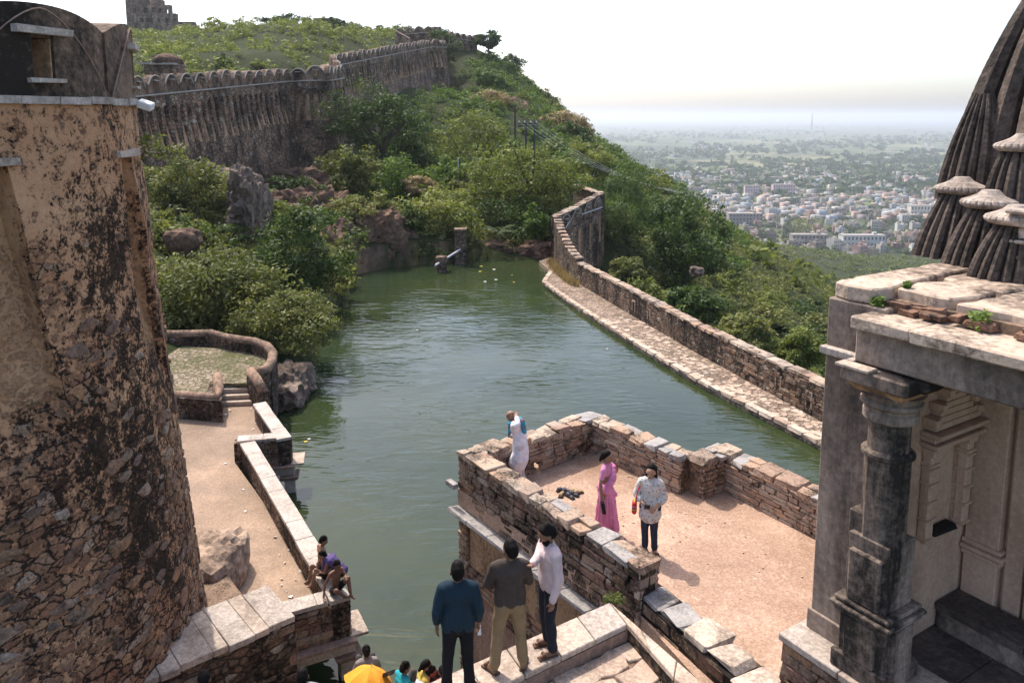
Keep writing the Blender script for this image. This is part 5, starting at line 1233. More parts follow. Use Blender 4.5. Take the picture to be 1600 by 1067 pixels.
def put_shrubs(pts, mats, smin, smax, label, group, name='shrub'):
    for i, (x, y, z) in enumerate(pts):
        m = mats[int(srng.integers(len(mats)))]; s = srng.uniform(smin, smax) * srng.uniform(.8, 1.15); hz_ = s * srng.uniform(.6, .95)
        o = inst(name, shrub_mesh(m, int(srng.integers(5))), Matrix.Translation((x, y, z + hz_ * .45)) @ Matrix.Rotation(srng.uniform(0, 6.28), 4, 'Z') @ Matrix.Diagonal((s, s, hz_, 1)))
        tone = {'leaf_hill': 'yellow-green', 'leaf_olive': 'greyish olive', 'leaf_dark': 'dark green', 'leaf_vine': 'bright green'}[m]; big = 'large' if s > (smin + smax) / 2 else 'small'
        tag(o, big + ' ' + tone + ' ' + label, 'shrub', big + ' ' + tone + ' ' + group)
condA = lambda x, y, z: x < wallx(y) - 5
put_shrubs(scatter(95, (-230, -10), (78, 330), condA, 1.1), ['leaf_hill', 'leaf_hill', 'leaf_olive', 'leaf_dark'], 1.6, 3.6, 'shrub on the plateau behind the crenellated fort wall', 'shrubs on the plateau behind the wall')
condB = lambda x, y, z: (x > wallx(y) + 6) & (y > 84) & (x < 14 + (y - 84) * .3)
put_shrubs(scatter(125, (-30, 75), (84, 255), condB), ['leaf_vine', 'leaf_dark', 'leaf_hill', 'leaf_dark'], 1.6, 3.9, 'rounded shrub on the steep slope right of the fort wall', 'shrubs on the steep far slope')
condC = lambda x, y, z: (x > weirx(y) + 3.2) & (z < .5) & (x > 14 + (y - 84) * .3) & (z > -120)
put_shrubs(scatter(80, (8, 60), (26, 110), condC, 1.0), ['leaf_olive', 'leaf_hill', 'leaf_dark', 'leaf_olive'], 1.2, 2.6, 'scrubby bush on the slope below the weir wall', 'bushes on the slope below the weir wall')
# ---- the scrub that reads as one mass
def mass(name, label, pts, mat, smin, smax, ntpl, leaf):
    tp = [crown_arrays(500 + k, 12, ntpl, leaf, rc=(.25, .45), shape='dome') for k in range(5)]
    Vs = []
    for (x, y, z) in pts:
        P, U, W = tp[int(srng.integers(5))]; s = srng.uniform(smin, smax); h = s * srng.uniform(.55, .9); a = srng.uniform(0, 6.28); R_ = np.array([[math.cos(a), -math.sin(a), 0], [math.sin(a), math.cos(a), 0], [0, 0, 1]])
        S3 = np.array([s, s, h]); Pp = (P * S3) @ R_.T + np.array([x, y, z + h * .4]); Uu = (U * s) @ R_.T; Ww = (W * s) @ R_.T
        Vs.append(np.stack([Pp - Uu, Pp + Ww, Pp + Uu, Pp - Ww], 1).reshape(-1, 3))
    V = np.concatenate(Vs); o = bpy.data.objects.new(name, np_mesh(name, V, np.arange(len(V)).reshape(-1, 4), [M[mat]])); COL.objects.link(o); return tag(o, label, 'scrub', kind='stuff')
mass('scrub', 'low green scrub covering the plateau behind the fort wall', scatter(2600, (-260, -10), (74, 340), condA, 1.0), 'leaf_hill', 1.2, 2.8, 150, .115)
mass('scrub', 'tangled creeper scrub covering the steep far slope', scatter(1900, (-32, 90), (76, 265), lambda x, y, z: (x > wallx(y) + np.where(y > 108, 2.0, 4.5)) & (y > 76) & (x < 20 + (y - 76) * .36) & ~((x > 3) & (y < 92)), 1.0), 'leaf_vine', 1.0, 2.5, 140, .135)
mass('scrub', 'grey green thorn scrub on the slope below the weir wall', scatter(1300, (8, 110), (24, 200), lambda x, y, z: (x > weirx(y) + 3.0) & (z < 1), .8), 'leaf_olive', .8, 2.0, 140, .13)
mass('scrub', 'thorn scrub on the long hill foot towards the town', scatter(2300, (30, 600), (130, 820), lambda x, y, z: (z < -12) & (z > -137), .8), 'leaf_hill', 2.2, 4.6, 60, .24)
mass('undergrowth', 'shaded undergrowth on the banks round the pond', [(x, y, z) for x, y, z in scatter(1100, (-32, 6), (34, 90), lambda x, y, z: ((x < -11.5) | (y > 67.8)) & ~in_poly(x, y, POND) & (x > -31) & (z > .4) & ~((x < -16.5) & (y < 38)) & (y > 37) & ~((x > 2.5) & (y < 80)), 1.0)], 'leaf_olive', .7, 1.6, 200, .11)
# dry grass by the path
r2 = np.random.default_rng(4); n = 2600; k = r2.random(n)
gx = 4.35 + r2.normal(size=n) * .18 - .5 * (k > .6); gy = 55.5 + 9 * k + r2.normal(size=n) * .3; gx = np.interp(gy, [52, 57, 61, 66], [5.7, 4.35, 3.7, 3.4]) + r2.normal(size=n) * .16 - .15
P = np.stack([gx, gy, .3 + .28 * r2.random(n)], -1); U = np.stack([r2.normal(size=n) * .12, r2.normal(size=n) * .12, .22 + .2 * r2.random(n)], -1); W = r2.normal(size=(n, 3)) * .02
gr = bpy.data.objects.new('dry_grass', leaf_mesh('dry_grass', P, U, W, [M['leaf_dry']])); COL.objects.link(gr); tag(gr, 'dry brown grass at the far end of the cobbled path', 'grass', kind='stuff')
# dry brush patches on the crags
P, U, W = crown_arrays(77, 40, 2500, .4, shape='bush'); 
for (px, py, Y, s, lb) in ((770, 165, 165, (5, 4, 4.5), 'dry straw-coloured brush on the upper crag of the far slope'), (885, 195, 168, (6, 4, 4), 'dry straw-coloured brush on the lower crag near the poles'), (655, 290, 78, (1.9, 1.5, 1.3), 'browned bush top above the far cliff')):
    c = ad(px, py, Y); o = bpy.data.objects.new('dry_brush', leaf_mesh('dry_brush', P, U * .8 if Y > 100 else U * .35, W * .6 if Y > 100 else W * .35, [M['leaf_dry']], s)); COL.objects.link(o); o.location = c; tag(o, lb, 'shrub')
# weeds on the temple roof
for i, (a_, b_, z_, h_, lb) in enumerate(((.63, .08, 10.2, .16, 'small green weed at the corner of the temple eave'), (1.75, .2, 10.2, .2, 'leafy weed growing from the broken bricks on the temple roof'), (.72, .5, 10.4, .1, 'tuft of weed in the crack of the roof plaster'))):
    V, Fq = sprig(None, 90, h_, '', 40 + i); me = bpy.data.meshes.new('weed'); me.from_pydata([tuple(v) for v in V], [], Fq); me.materials.append(M['leaf_vine']); o = bpy.data.objects.new('weed', me); COL.objects.link(o); q = TP(a_, b_); o.location = (q[0], q[1], z_); tag(o, lb, 'weed')
V, Fq = sprig(None, 160, .35, '', 60); me = bpy.data.meshes.new('weed'); me.from_pydata([tuple(v) for v in V], [], Fq); me.materials.append(M['leaf_hill']); o = bpy.data.objects.new('weed', me); COL.objects.link(o); q = w0 - nd * .25 - nn * .05; o.location = (q.x - .2, q.y - .12, 5.05); o.scale = (.9, .5, .4); tag(o, 'weeds in the corner where ledge and parapet meet', 'weed')
V, Fq = sprig(None, 160, .5, '', 61); me = bpy.data.meshes.new('weed'); me.from_pydata([tuple(v) for v in V], [], Fq); me.materials.append(M['leaf_hill']); o = bpy.data.objects.new('weed', me); COL.objects.link(o); o.location = ad(240, 250, 15.2); tag(o, 'yellowish weed sprouting from the right side of the bastion', 'weed')
# ------------------------------------------------------------------ town on the plain
def house_paint(name, stops):
    t = NT(name); r = t.n('ObjectInfo').outputs['Random']; c = t.ramp(r, stops, 'CONSTANT'); n = t.noise(t.pos(obj=True), .8, 5, .6)
    return t.fin(t.mix(.4, c, t.ramp(n, [(.3, .3), (.6, .55)]), 'OVERLAY'), .9)
PAINT = [(0, (.42, .38, .33)), (.2, (.33, .27, .21)), (.34, (.52, .50, .46)), (.46, (.21, .18, .15)), (.58, (.42, .27, .22)), (.68, (.31, .34, .36)), (.78, (.45, .37, .24)), (.86, (.55, .51, .45)), (.93, (.28, .16, .12))]
M['house'] = house_paint('house paint', PAINT); M['house_roof'] = plain_mat('flat roof cement', (.30, .27, .24), .9, .2, .6, 0); M['pane'] = plain_mat('dark window', (.03, .035, .04), .3, .1, 1, 0)
def house_mesh(var):
    g = random.Random(var); m = MB(); w_, d_ = g.uniform(7, 13), g.uniform(7, 12); fl = g.choice((1, 1, 2, 2, 3)); h = fl * 3.2 + .3
    m.box((0, 0, h / 2), (w_, d_, h)); m.box((0, 0, h + .03), (w_ - .5, d_ - .5, .06), mi=1)
    for sx, sy, cx, cy in ((w_, .25, 0, -d_ / 2 + .13), (w_, .25, 0, d_ / 2 - .13), (.25, d_ - .5, -w_ / 2 + .13, 0), (.25, d_ - .5, w_ / 2 - .13, 0)): m.box((cx, cy, h + .45), (sx, sy, .9))
    if g.random() < .7: m.box((w_ * .25, d_ * .2, h + 1.3), (3, 3, 2.6))
    if g.random() < .4: m.box((-w_ * .3, -d_ * .2, h + .8), (1.2, 1.2, 1.5), mi=1)
    if g.random() < .4: m.box((w_ * .1, -d_ / 2 - .6, 3.2), (w_ * .8, 1.2, .2), mi=1)
    for f in range(fl):
        n = int(w_ / 3)
        for k in range(n):
            x = -w_ / 2 + (k + .5) * w_ / n; m.box((x, -d_ / 2 + .05, f * 3.2 + 1.8), (1.1, .3, 1.3), mi=2)
    me = m.mesh('house', [M['house'], M['house_roof'], M['pane']]); me['storeys'] = fl; return me
HM = [house_mesh(300 + k) for k in range(10)]
hr = random.Random(3); occ = set(); nh = 0; tries = 0
far_pts = []
def free(x, y, c=13):
    k = (round(x / c), round(y / c))
    if k in occ: return False
    occ.add(k); return True
BIG = [(1265, 385, 54, 20, 2, 12, 'grey walled long two-storey building at the near edge of the town'), (1350, 388, 66, 22, 2, 14, 'large white two-storey building with dark windows near the hill foot'), (1165, 352, 52, 20, 3, 14, 'unfinished grey block with rows of openings in the town'), (1225, 305, 34, 18, 3, 12, 'pink tall block in the middle of the town'), (1176, 305, 24, 16, 3, 10, 'grey brick block beside the pink one'), (1445, 338, 44, 18, 2, 12, 'cream building with arched windows left of the temple spire'), (1072, 380, 30, 16, 2, 10, 'brown roofed house at the foot of the dark slope')]
for px, py, wpx, hpx, fl, dp, lb in BIG:
    q = az(px, py, -140.2); sc_ = q.y / F * 1.02; W_, H_ = wpx * sc_, hpx * sc_ * .9; root = empty('building', q, lb, 'building'); free(q.x, q.y)
    pm_ = M['house'] if 'grey' not in lb else M['house_roof']
    if 'white' in lb: pm_ = plain_mat('white wash', (.58, .57, .54), .9, .08, .5, 0)
    if 'pink' in lb: pm_ = plain_mat('pink wash', (.62, .46, .46), .9, .08, .5, 0)
    if 'cream' in lb: pm_ = plain_mat('cream wash', (.66, .60, .50), .9, .08, .5, 0)
    MB().box(q + Vector((0, dp / 2, H_ / 2)), (W_, dp, H_)).build('wall', pm_, root)
    MB().box(q + Vector((0, dp / 2, H_ + .15)), (W_ + .8, dp + .8, .3)).build('roof', M['house_roof'], root)
    MB().box(q + Vector((W_ * .3, dp * .6, H_ + 1.6)), (4, 4, 2.6)).build('stair_hut', pm_, root)
    n = max(4, int(W_ / 4.5))
    for f in range(fl):
        for k in range(n): MB().box(q + Vector((-W_ / 2 + (k + .5) * W_ / n, -.02, H_ * (f + .55) / fl)), (1.7, .3, H_ / fl * .45)).build('window', M['pane'], root)
sh = empty('shed', az(1350, 412, -139), 'open shed with a bright white metal roof at the hill foot', 'shed'); q = sh.location
MB().add([q + Vector(v) for v in ((-9, -5, 4.5), (9, -5, 4.5), (9, 5, 5.5), (-9, 5, 5.5), (-9, -5, 4.7), (9, -5, 4.7), (9, 5, 5.7), (-9, 5, 5.7))], [(3, 2, 1, 0), (4, 5, 6, 7), (0, 1, 5, 4), (1, 2, 6, 5), (2, 3, 7, 6), (3, 0, 4, 7)]).build('roof', M['white_plastic'], sh)
for sx in (-8, 0, 8):
    for sy in (-4.3, 4.3): MB().box(q + Vector((sx, sy, 1.5)), (.4, .4, 6.6)).build('post', M['house_roof'], sh)
while nh < 300 and tries < 6000:
    tries += 1
    py = 282 + 125 * hr.random() ** 1.1; px = hr.uniform(985, 1480)
    if px < 985 + (py - 262) * 1.9 - 60: continue
    dens = .5 + .5 * math.sin(px * .021 + py * .05)
    if py < 300 and hr.random() > .6: continue
    q = az(px, py, -140.2)
    if float(tps(np.array([q.x]), np.array([q.y]))[0]) > -137.5: continue
    if not free(q.x, q.y): continue
    o = inst('house', hr.choice(HM), Matrix.Translation(q) @ Matrix.Rotation(hr.choice((0, .2, -.3, 1.4, .5)) + hr.uniform(-.1, .1), 4, 'Z') @ Matrix.Diagonal((hr.uniform(.8, 1.3), hr.uniform(.8, 1.3), hr.uniform(.85, 1.25), 1)))
    sto = ('', 'one', 'two', 'three')[o.data['storeys']]; tag(o, sto + '-storey flat-roofed house in the crowded town below', 'house', sto + '-storey houses of the town'); nh += 1
# the farther houses read as one mass
def box_mass(name, label, pts, mats, kind='stuff'):
    V = []; Fq = []; mi = []
    base = np.array([(-.5, -.5, 0), (.5, -.5, 0), (.5, .5, 0), (-.5, .5, 0), (-.5, -.5, 1), (.5, -.5, 1), (.5, .5, 1), (-.5, .5, 1)]); fq = np.array([(4, 5, 6, 7), (0, 1, 5, 4), (1, 2, 6, 5), (2, 3, 7, 6), (3, 0, 4, 7)])
    for (x, y, w_, d_, h_, a, k) in pts:
        c, s = math.cos(a), math.sin(a); B = base * np.array([w_, d_, h_]); X = B[:, 0] * c - B[:, 1] * s + x; Y_ = B[:, 0] * s + B[:, 1] * c + y
        Fq.append(fq + 8 * len(V)); V.append(np.stack([X, Y_, B[:, 2] - 140.2], -1)); mi += [k] * 5
    o = bpy.data.objects.new(name, np_mesh(name, np.concatenate(V), np.concatenate(Fq), mats)); o.data.polygons.foreach_set('material_index', mi); COL.objects.link(o); return tag(o, label, 'town', kind=kind)
wm = [plain_mat('far wall %d' % i, c, .9, .1, .1, 0) for i, c in enumerate(((.46, .43, .39), (.36, .31, .26), (.25, .22, .20), (.42, .30, .25), (.31, .34, .37)))]
pts = []
for k in range(3000):
    py = hr.uniform(262, 345) if k < 1700 else hr.uniform(206, 270); px = hr.uniform(940, 1700)
    if px > 1480 and k < 1700: py = hr.uniform(262, 420)
    if k < 1700 and px < 985 + (py - 262) * 1.9 - 60: continue
    if k >= 1700 and math.sin(px * .018 + py * .11) + .6 * math.sin(px * .05 - py * .23) < .5: continue
    if 238 < py < 270 and hr.random() < .85: continue
    q = az(px, py, -140.2); s = 1 if py > 262 else 1.6
    if not free(q.x, q.y, 14): continue
    if float(tps(np.array([q.x]), np.array([q.y]))[0]) > -137.5 and q.y < 1100: continue
    pts.append((q.x, q.y, hr.uniform(8, 15) * s, hr.uniform(8, 13) * s, hr.choice((3.5, 4, 6.5, 7, 10)), hr.uniform(0, 3.1), hr.randrange(5)))
box_mass('distant_houses', 'hazy mass of pale houses farther out on the plain', pts, wm)
# trees of the plain
pts = []
for k in range(9000):
    py = 190 + 225 * hr.random() ** 1.35; px = hr.uniform(880, 1700)
    if py > 262 and hr.random() < .62: continue
    if py < 262 and math.sin(px * .013 + py * .21) + .8 * math.sin(px * .031 - py * .4 + 2) + hr.uniform(-.6, .6) < -.1: continue
    q = az(px, py, -140)
    if q.y < 1100 and float(tps(np.array([q.x]), np.array([q.y]))[0]) > -138.5: continue
    pts.append((q.x, q.y, -140))
near_pts = [p_ for p_ in pts if p_[1] < 1500]; far_p_ = [p_ for p_ in pts if p_[1] >= 1500]
mass('town_trees', 'dark green trees standing between the town houses', near_pts, 'leaf_dark', 3.5, 6.5, 40, .4)
mass('distant_woods', 'hazy belts of trees across the far plain', far_p_, 'leaf_dark', 8, 22, 24, .5)
for i, (px, py, hgt, wd) in enumerate(((1238, 372, 34, 34), (1262, 378, 44, 56), (1195, 378, 20, 26), (1240, 322, 18, 24), (1108, 300, 14, 24), (1326, 378, 16, 16), (1432, 352, 18, 26), (1352, 340, 12, 20))):
    T('town_tree', ('dark round tree among the houses, leftmost of the near pair', 'tall loose tree at the near edge of the town', 'small tree left of the near pair in the town', 'round tree beside the pink block', 'broad tree at the far side of the town', 'slim cypress-like tree beside the white building', 'dark tree below the cream building', 'round tree in the right of the town')[i], px - wd / 2, px + wd / 2, py - hgt, py, az(px, py, -140).y, 'leaf_dark' if i != 1 else 'leaf_olive', 70 + i, 1500, .9, 'ball', nclump=24)
# lattice mast far out
mq = az(1267, 222, -140); ms = empty('lattice_mast', mq, 'thin lattice mast standing far out on the hazy plain', 'mast'); HM_ = ad(1267, 178, mq.y).z + 140
m = MB()
for sx, sy in ((-1, -1), (1, -1), (1, 1), (-1, 1)): m.tube([mq + Vector((sx * 5, sy * 5, 0)), mq + Vector((sx * .8, sy * .8, HM_))], .9, 4)
m.build('legs', M['metal_grey'], ms); m = MB()
for k in range(9):
    z0, z1 = HM_ * k / 9, HM_ * (k + 1) / 9; w0_, w1_ = 5 - 4.2 * k / 9, 5 - 4.2 * (k + 1) / 9
    m.tube([mq + Vector((-w0_, -w0_, z0)), mq + Vector((w1_, -w1_, z1))], .6, 4); m.tube([mq + Vector((w0_, -w0_, z0)), mq + Vector((-w1_, -w1_, z1))], .6, 4)
m.build('bracing', M['metal_grey'], ms)
# ------------------------------------------------------------------ power poles and wires on the hill
def pole(px, y0, y1, Y, label, arm=False):
    a, b = ad(px, y1, Y), ad(px, y0, Y); a = Vector((b.x, b.y, min(a.z, float(ground(np.array([b.x]), np.array([Y]))[0]) - .3)))
    r = empty('power_pole', a, label, 'pole'); MB().tube([a, b], [.17, .12], 8).build('shaft', M['pole_dark'], r)
    return r, b
r1, b1 = pole(805, 164, 240, 112, 'tallest thin dark power pole on the slope above the far bank')
r2_, b2 = pole(822, 190, 240, 112, 'left post of the double power pole on the slope')
r3, b3 = pole(835, 190, 240, 112, 'right post of the double power pole on the slope')
for dz in (0, -.35): MB().tube([b2 + Vector((-1.2, 0, -.3 + dz)), b3 + Vector((.5, 0, -.3 + dz))], .09, 5).build('cross_arm', M['pole_dark'], r2_)
for k in range(4):
    s0 = (b2 + Vector((-1.0, 0, -.05))).lerp(b3 + Vector((.3, 0, -.05)), k / 3); MB().lathe([(.05, 0), (.09, .05), (.05, .1), (.09, .15), (.03, .22)], s0 + Vector((0, 0, -.1)), 8).build('insulator', M['white_plastic'], r2_)
    e = ad(1075 + k * 8, 300 + k * 3, 92); pts = [s0.lerp(e, i / 16) + Vector((0, 0, -1.8 * 4 * (i / 16) * (1 - i / 16))) for i in range(17)]
    o = MB().tube(pts, .013, 4).build('power_wire', M['metal_grey']); tag(o, ('topmost', 'second', 'third', 'lowest')[3 - k] + ' power wire running down from the double pole to the right', 'wire')
# thin white pole in the creeper
q0, q1 = ad(716, 300, 84.5), ad(716, 246, 84.5); o = MB().tube([q0, q1], .05, 6).build('thin_pole', M['metal_grey']); tag(o, 'thin pale pole standing in front of the creeper mound', 'pole')
# pump stump and slanted pipe in the pond
q = az(690, 424, 0); ps = empty('stone_stump', q, 'stone pier standing in the far end of the pond', 'pier'); MB().lathe([(.5, -1.5), (.42, .3), (.45, .9), (.5, 1.15), (.44, 1.25)], q, 10, rib=lambda a, r: r * (1 + .08 * math.sin(3 * a))).build('pier_body', M['weir'], ps)
for k in range(18):
    a = rng.uniform(0, 6.28); z = rng.uniform(.05, 1.1); stone_at('stone', 'stone_dark', (q.x + .43 * math.cos(a), q.y + .43 * math.sin(a), z), (.26, .1, .16), a + math.pi / 2, ps)
q2 = ad(720, 412, 66); ps2 = empty('stone_pier', Vector((q2.x, 66, 0)), 'taller shadowed stone pier behind the pipe at the far bank', 'pier'); MB().box((q2.x, 66, .8), (.9, .9, 4.2), jit=.06).build('pier_body', M['weir'], ps2); MB().box((q2.x, 66, 2.98), (1.05, 1.05, .15), jit=.03).build('pier_cap', M['stone_dark'], ps2)
o = MB().tube([ad(680, 415, 61.5), ad(719, 390, 65.5)], .09, 8).build('pipe', M['metal_grey']); tag(o, 'grey metal pipe slanting across the stone piers', 'pipe')
# handrail on the weir bastion
o = MB(); o.tube(rail, .045, 6); o = o.build('handrail', M['metal_grey']); tag(o, 'thin pale pipe rail crossing the outward wall turn', 'rail')
# ------------------------------------------------------------------ people
SKIN = {}
def skin_mat(c):
    if c not in SKIN:
        t = NT('skin'); n = t.noise(t.pos(obj=True), 30, 4, .6); t.b.inputs['Subsurface Weight'].default_value = .05
        SKIN[c] = t.fin(t.ramp(n, [(.3, tuple(x * .85 for x in c)), (.7, tuple(min(1, x * 1.1) for x in c))]), .5, None, .35)
    return SKIN[c]
def cloth(name, c, stripes=None, pattern=None, rough=.85):
    t = NT(name); p = t.pos(obj=True); n = t.noise(p, 9, 5, .65); wv = t.noise(p, 160, 2, .5)
    col = t.ramp(n, [(.3, tuple(x * .78 for x in c)), (.6, c), (.8, tuple(min(1, x * 1.12) for x in c))])
    if stripes:
        ax, per, sc_ = stripes; sx = t.n('SeparateXYZ', x0=p).outputs[ax]; w_ = t.math('SINE', t.math('MULTIPLY', sx, 6.283 / per)); col = t.mix(t.ramp(w_, [(.55, 0.0), (.8, .7)]), col, sc_)
    if pattern:
        for i, (sc_, th, c2) in enumerate(pattern):
            mp = t.n('Mapping', x0=p); mp.inputs['Location'].default_value = (i * 3.1, i * 1.7, i * .9); pn = t.noise(mp.outputs[0], sc_, 3, .6, .8); col = t.mix(t.ramp(pn, [(th, 0.0), (th + .02, 1.0)]), col, c2)
    return t.fin(col, rough, t.bump(t.math('ADD', t.math('MULTIPLY', n, 1.5), t.math('MULTIPLY', wv, .1)), .5, .012), .2)
M['hair'] = plain_mat('black hair', (.010, .008, .007), .7, .3, 60, .5, .12); M['hair_grey'] = plain_mat('cropped hair', (.07, .055, .045), .7, .3, 60, .3)
M['sandal'] = plain_mat('brown sandal', (.10, .05, .03), .6, .2, 30, .1)
PEND = []
def cap_geo(mb, p0, p1, r0, r1, fx=1.0, fy=1.0, n=14):
    """tapered capsule; fx / fy widen it along the person's x / y axis"""
    p0, p1 = Vector(p0), Vector(p1); d = p1 - p0; L_ = d.length
    if L_ < 1e-5: d = Vector((0, 0, 1)); p1 = p0 + d * 1e-4
    d.normalize(); u = Vector((1, 0, 0)) - d * d.x
    if u.length < .2: u = Vector((0, 1, 0)) - d * d.y
    u.normalize(); v = d.cross(u); R_ = []
    for k in range(1, 5): a = math.pi / 2 * k / 4; R_.append((p0 - d * r0 * math.cos(a), r0 * math.sin(a)))
    for k in range(4): a = math.pi / 2 * k / 4; R_.append((p1 + d * r1 * math.sin(a), r1 * math.cos(a)))
    V = [p0 - d * r0]
    for c, r in R_:
        for k in range(n):
            a = 2 * math.pi * k / n; o = (u * math.cos(a) + v * math.sin(a)) * r; o = Vector((o.x * fx, o.y * fy, o.z)); V.append(c + o)
    V.append(p1 + d * r1); m_ = len(R_)
    Fs = [(0, 1 + (k + 1) % n, 1 + k) for k in range(n)]
    Fs += [(1 + i * n + k, 1 + i * n + (k + 1) % n, 1 + (i + 1) * n + (k + 1) % n, 1 + (i + 1) * n + k) for i in range(m_ - 1) for k in range(n)]
    Fs += [(1 + (m_ - 1) * n + k, 1 + (m_ - 1) * n + (k + 1) % n, len(V) - 1) for k in range(n)]
    mb.add(V, Fs)
def soft(name, caps, mat, parent, voxel=.011, smooth=4, fold=0.0, seed=0):
    """one continuous surface grown over all the given limbs"""
    mb = MB()
    for c in caps: cap_geo(mb, *c)
    o = bpy.data.objects.new(name, mb.mesh(name, mat)); COL.objects.link(o); o.parent = parent
    m = o.modifiers.new('skin', 'REMESH'); m.mode = 'VOXEL'; m.voxel_size = voxel; m.use_smooth_shade = True
    s = o.modifiers.new('soft', 'SMOOTH'); s.factor = .5; s.iterations = smooth
    PEND.append((o, fold, seed)); return o
def bake_people():
    dg = bpy.context.evaluated_depsgraph_get()
    for o, fold, seed in PEND:
        me = bpy.data.meshes.new_from_object(o.evaluated_get(dg)); 
        n = len(me.vertices); co = np.empty(n * 3, np.float32); me.vertices.foreach_get('co', co)
        if fold:
            nr = np.empty(n * 3, np.float32); me.vertices.foreach_get('normal', nr); c3 = co.reshape(-1, 3); q = c3 + seed * .37
            f = np.sin(q[:, 0] * 34 + 3 * np.sin(q[:, 2] * 9)) * np.sin(q[:, 2] * 13 + 4 * np.sin(q[:, 0] * 8 + q[:, 1] * 11)) + .6 * np.sin(q[:, 1] * 41 + q[:, 2] * 17)
            co = (c3 + nr.reshape(-1, 3) * (f * fold)[:, None]).ravel(); me.vertices.foreach_set('co', co.astype(np.float32))
        me.polygons.foreach_set('use_smooth', [True] * len(me.polygons)); me.update(); o.modifiers.clear(); o.data = me
V3 = lambda *a: Vector(a)
def stand(**kw):
    P = dict(hip=V3(0, 0, .93), kL=V3(-.10, .02, .50), kR=V3(.10, .02, .50), aL=V3(-.11, -.02, .075), aR=V3(.11, -.02, .075), tL=V3(-.13, .14, .03), tR=V3(.13, .14, .03),
             chest=V3(0, .0, 1.27), sL=V3(-.185, -.01, 1.405), sR=V3(.185, -.01, 1.405), eL=V3(-.245, -.03, 1.13), eR=V3(.245, -.03, 1.13), wL=V3(-.25, .06, .88), wR=V3(.25, .06, .88),
             hL=V3(0, .1, -1), hR=V3(0, .1, -1), neck=V3(0, -.01, 1.47), head=V3(0, .015, 1.60), look=V3(0, 1, -.05), hipw=.09)
    P.update(kw); return P
def person(label, loc, yaw, H, P, skin, clothes, hair='short', hairmat='hair', vox=.010, name='person', cat='person', girth=1.0, group=None, extra=None, sandals=True):
    root = empty(name, loc, label, cat, group); root.rotation_euler = (0, 0, yaw); s = H / 1.7; root.scale = (s, s, s)
    g = girth; hipL, hipR = P['hip'] + V3(-P['hipw'], 0, -.02), P['hip'] + V3(P['hipw'], 0, -.02)
    mid = P['hip'].lerp(P['chest'], .5)
    up = (P['neck'] - P['hip']).normalized()
    SEG = {'pelvis': [(hipL, hipR, .098 * g, .098 * g, 1, .92)], 'belly': [(P['hip'] + up * .02, mid, .118 * g, .112 * g, 1.22, .86), (mid, P['chest'], .112 * g, .125 * g, 1.25, .84)],
           'chest': [(P['sL'].lerp(P['chest'], .5), P['sR'].lerp(P['chest'], .5), .098 * g, .098 * g, 1, .95), (P['sL'].lerp(P['sR'], .08), P['sR'].lerp(P['sL'], .08), .062 * g, .062 * g)],
           'yoke': [(P['neck'] - up * .04, P['sL'].lerp(P['neck'], .3), .058, .055), (P['neck'] - up * .04, P['sR'].lerp(P['neck'], .3), .058, .055)]}
    for S_ in 'LR':
        SEG['uparm' + S_] = [(P['s' + S_], P['e' + S_], .052 * g, .040 * g)]; SEG['forearm' + S_] = [(P['e' + S_], P['w' + S_], .040 * g, .027)]
        SEG['thigh' + S_] = [(hipL if S_ == 'L' else hipR, P['k' + S_], .088 * g, .058)]; SEG['calf' + S_] = [(P['k' + S_], P['k' + S_].lerp(P['a' + S_], .35) - V3(0, .012, 0), .056, .055), (P['k' + S_].lerp(P['a' + S_], .35) - V3(0, .012, 0), P['a' + S_], .055, .036)]
    body = [c for k in SEG for c in SEG[k]]
    hd, lk = P['head'], P['look'].normalized(); rt = lk.cross(V3(0, 0, 1)).normalized(); hu = rt.cross(lk)
    body += [(P['neck'] - up * .03, hd - hu * .05, .052, .050), (hd + hu * .025 - lk * .018, hd + hu * .03 + lk * .012, .088, .086, .92, 1), (hd - hu * .045 + lk * .03, hd - hu * .062 + lk * .045, .060, .046),
             (hd + lk * .088 + hu * .012, hd + lk * .108 - hu * .022, .011, .017), (hd + rt * .078, hd + rt * .082 - hu * .03, .018, .014), (hd - rt * .078, hd - rt * .082 - hu * .03, .018, .014), (hd + lk * .082 - hu * .055 - rt * .015, hd + lk * .082 - hu * .055 + rt * .015, .012, .012),
             (hd + lk * .08 + hu * .035 - rt * .03, hd + lk * .08 + hu * .035 + rt * .03, .014, .014)]
    for S_ in 'LR':
        sg = -1 if S_ == 'L' else 1; w_, d = P['w' + S_], P['h' + S_].normalized()
        sd_ = (V3(0, 1, 0) - d * d.y); sd_ = sd_.normalized() if sd_.length > .25 else (V3(1, 0, 0) - d * d.x).normalized()
        nm = d.cross(sd_) * sg
        if 'n' + S_ in P: nm = P['n' + S_].normalized(); sd_ = d.cross(nm).normalized()
        body += [(w_, w_ + d * .075 + sd_ * .018, .026, .022), (w_ + d * .02, w_ + d * .075 - sd_ * .02, .024, .021)]
        for k, ln in enumerate((.068, .078, .073, .056)):
            b = w_ + d * .082 + sd_ * (.030 - .020 * k); m1 = b + d * ln * .5 - nm * .004; m2 = m1 + (d * .8 - nm * .55).normalized() * ln * .5; body += [(b, m1, .0095, .009), (m1, m2, .009, .0075)]
        tb = w_ + d * .025 + sd_ * .026; t1 = tb + (d * .6 + sd_ * .8).normalized() * .04; body += [(tb, t1, .012, .010), (t1, t1 + (d * .9 + sd_ * .25 - nm * .3).normalized() * .032, .010, .008)]
        a_, t_ = P['a' + S_], P['t' + S_]; body += [(a_ - V3(0, .03, .035) * 1.0, t_, .034, .026, 1.1, 1), (a_, a_.lerp(t_, .5), .036, .03)]
    soft('body', body, skin_mat(skin), root, vox, 3)
    ft = MB()
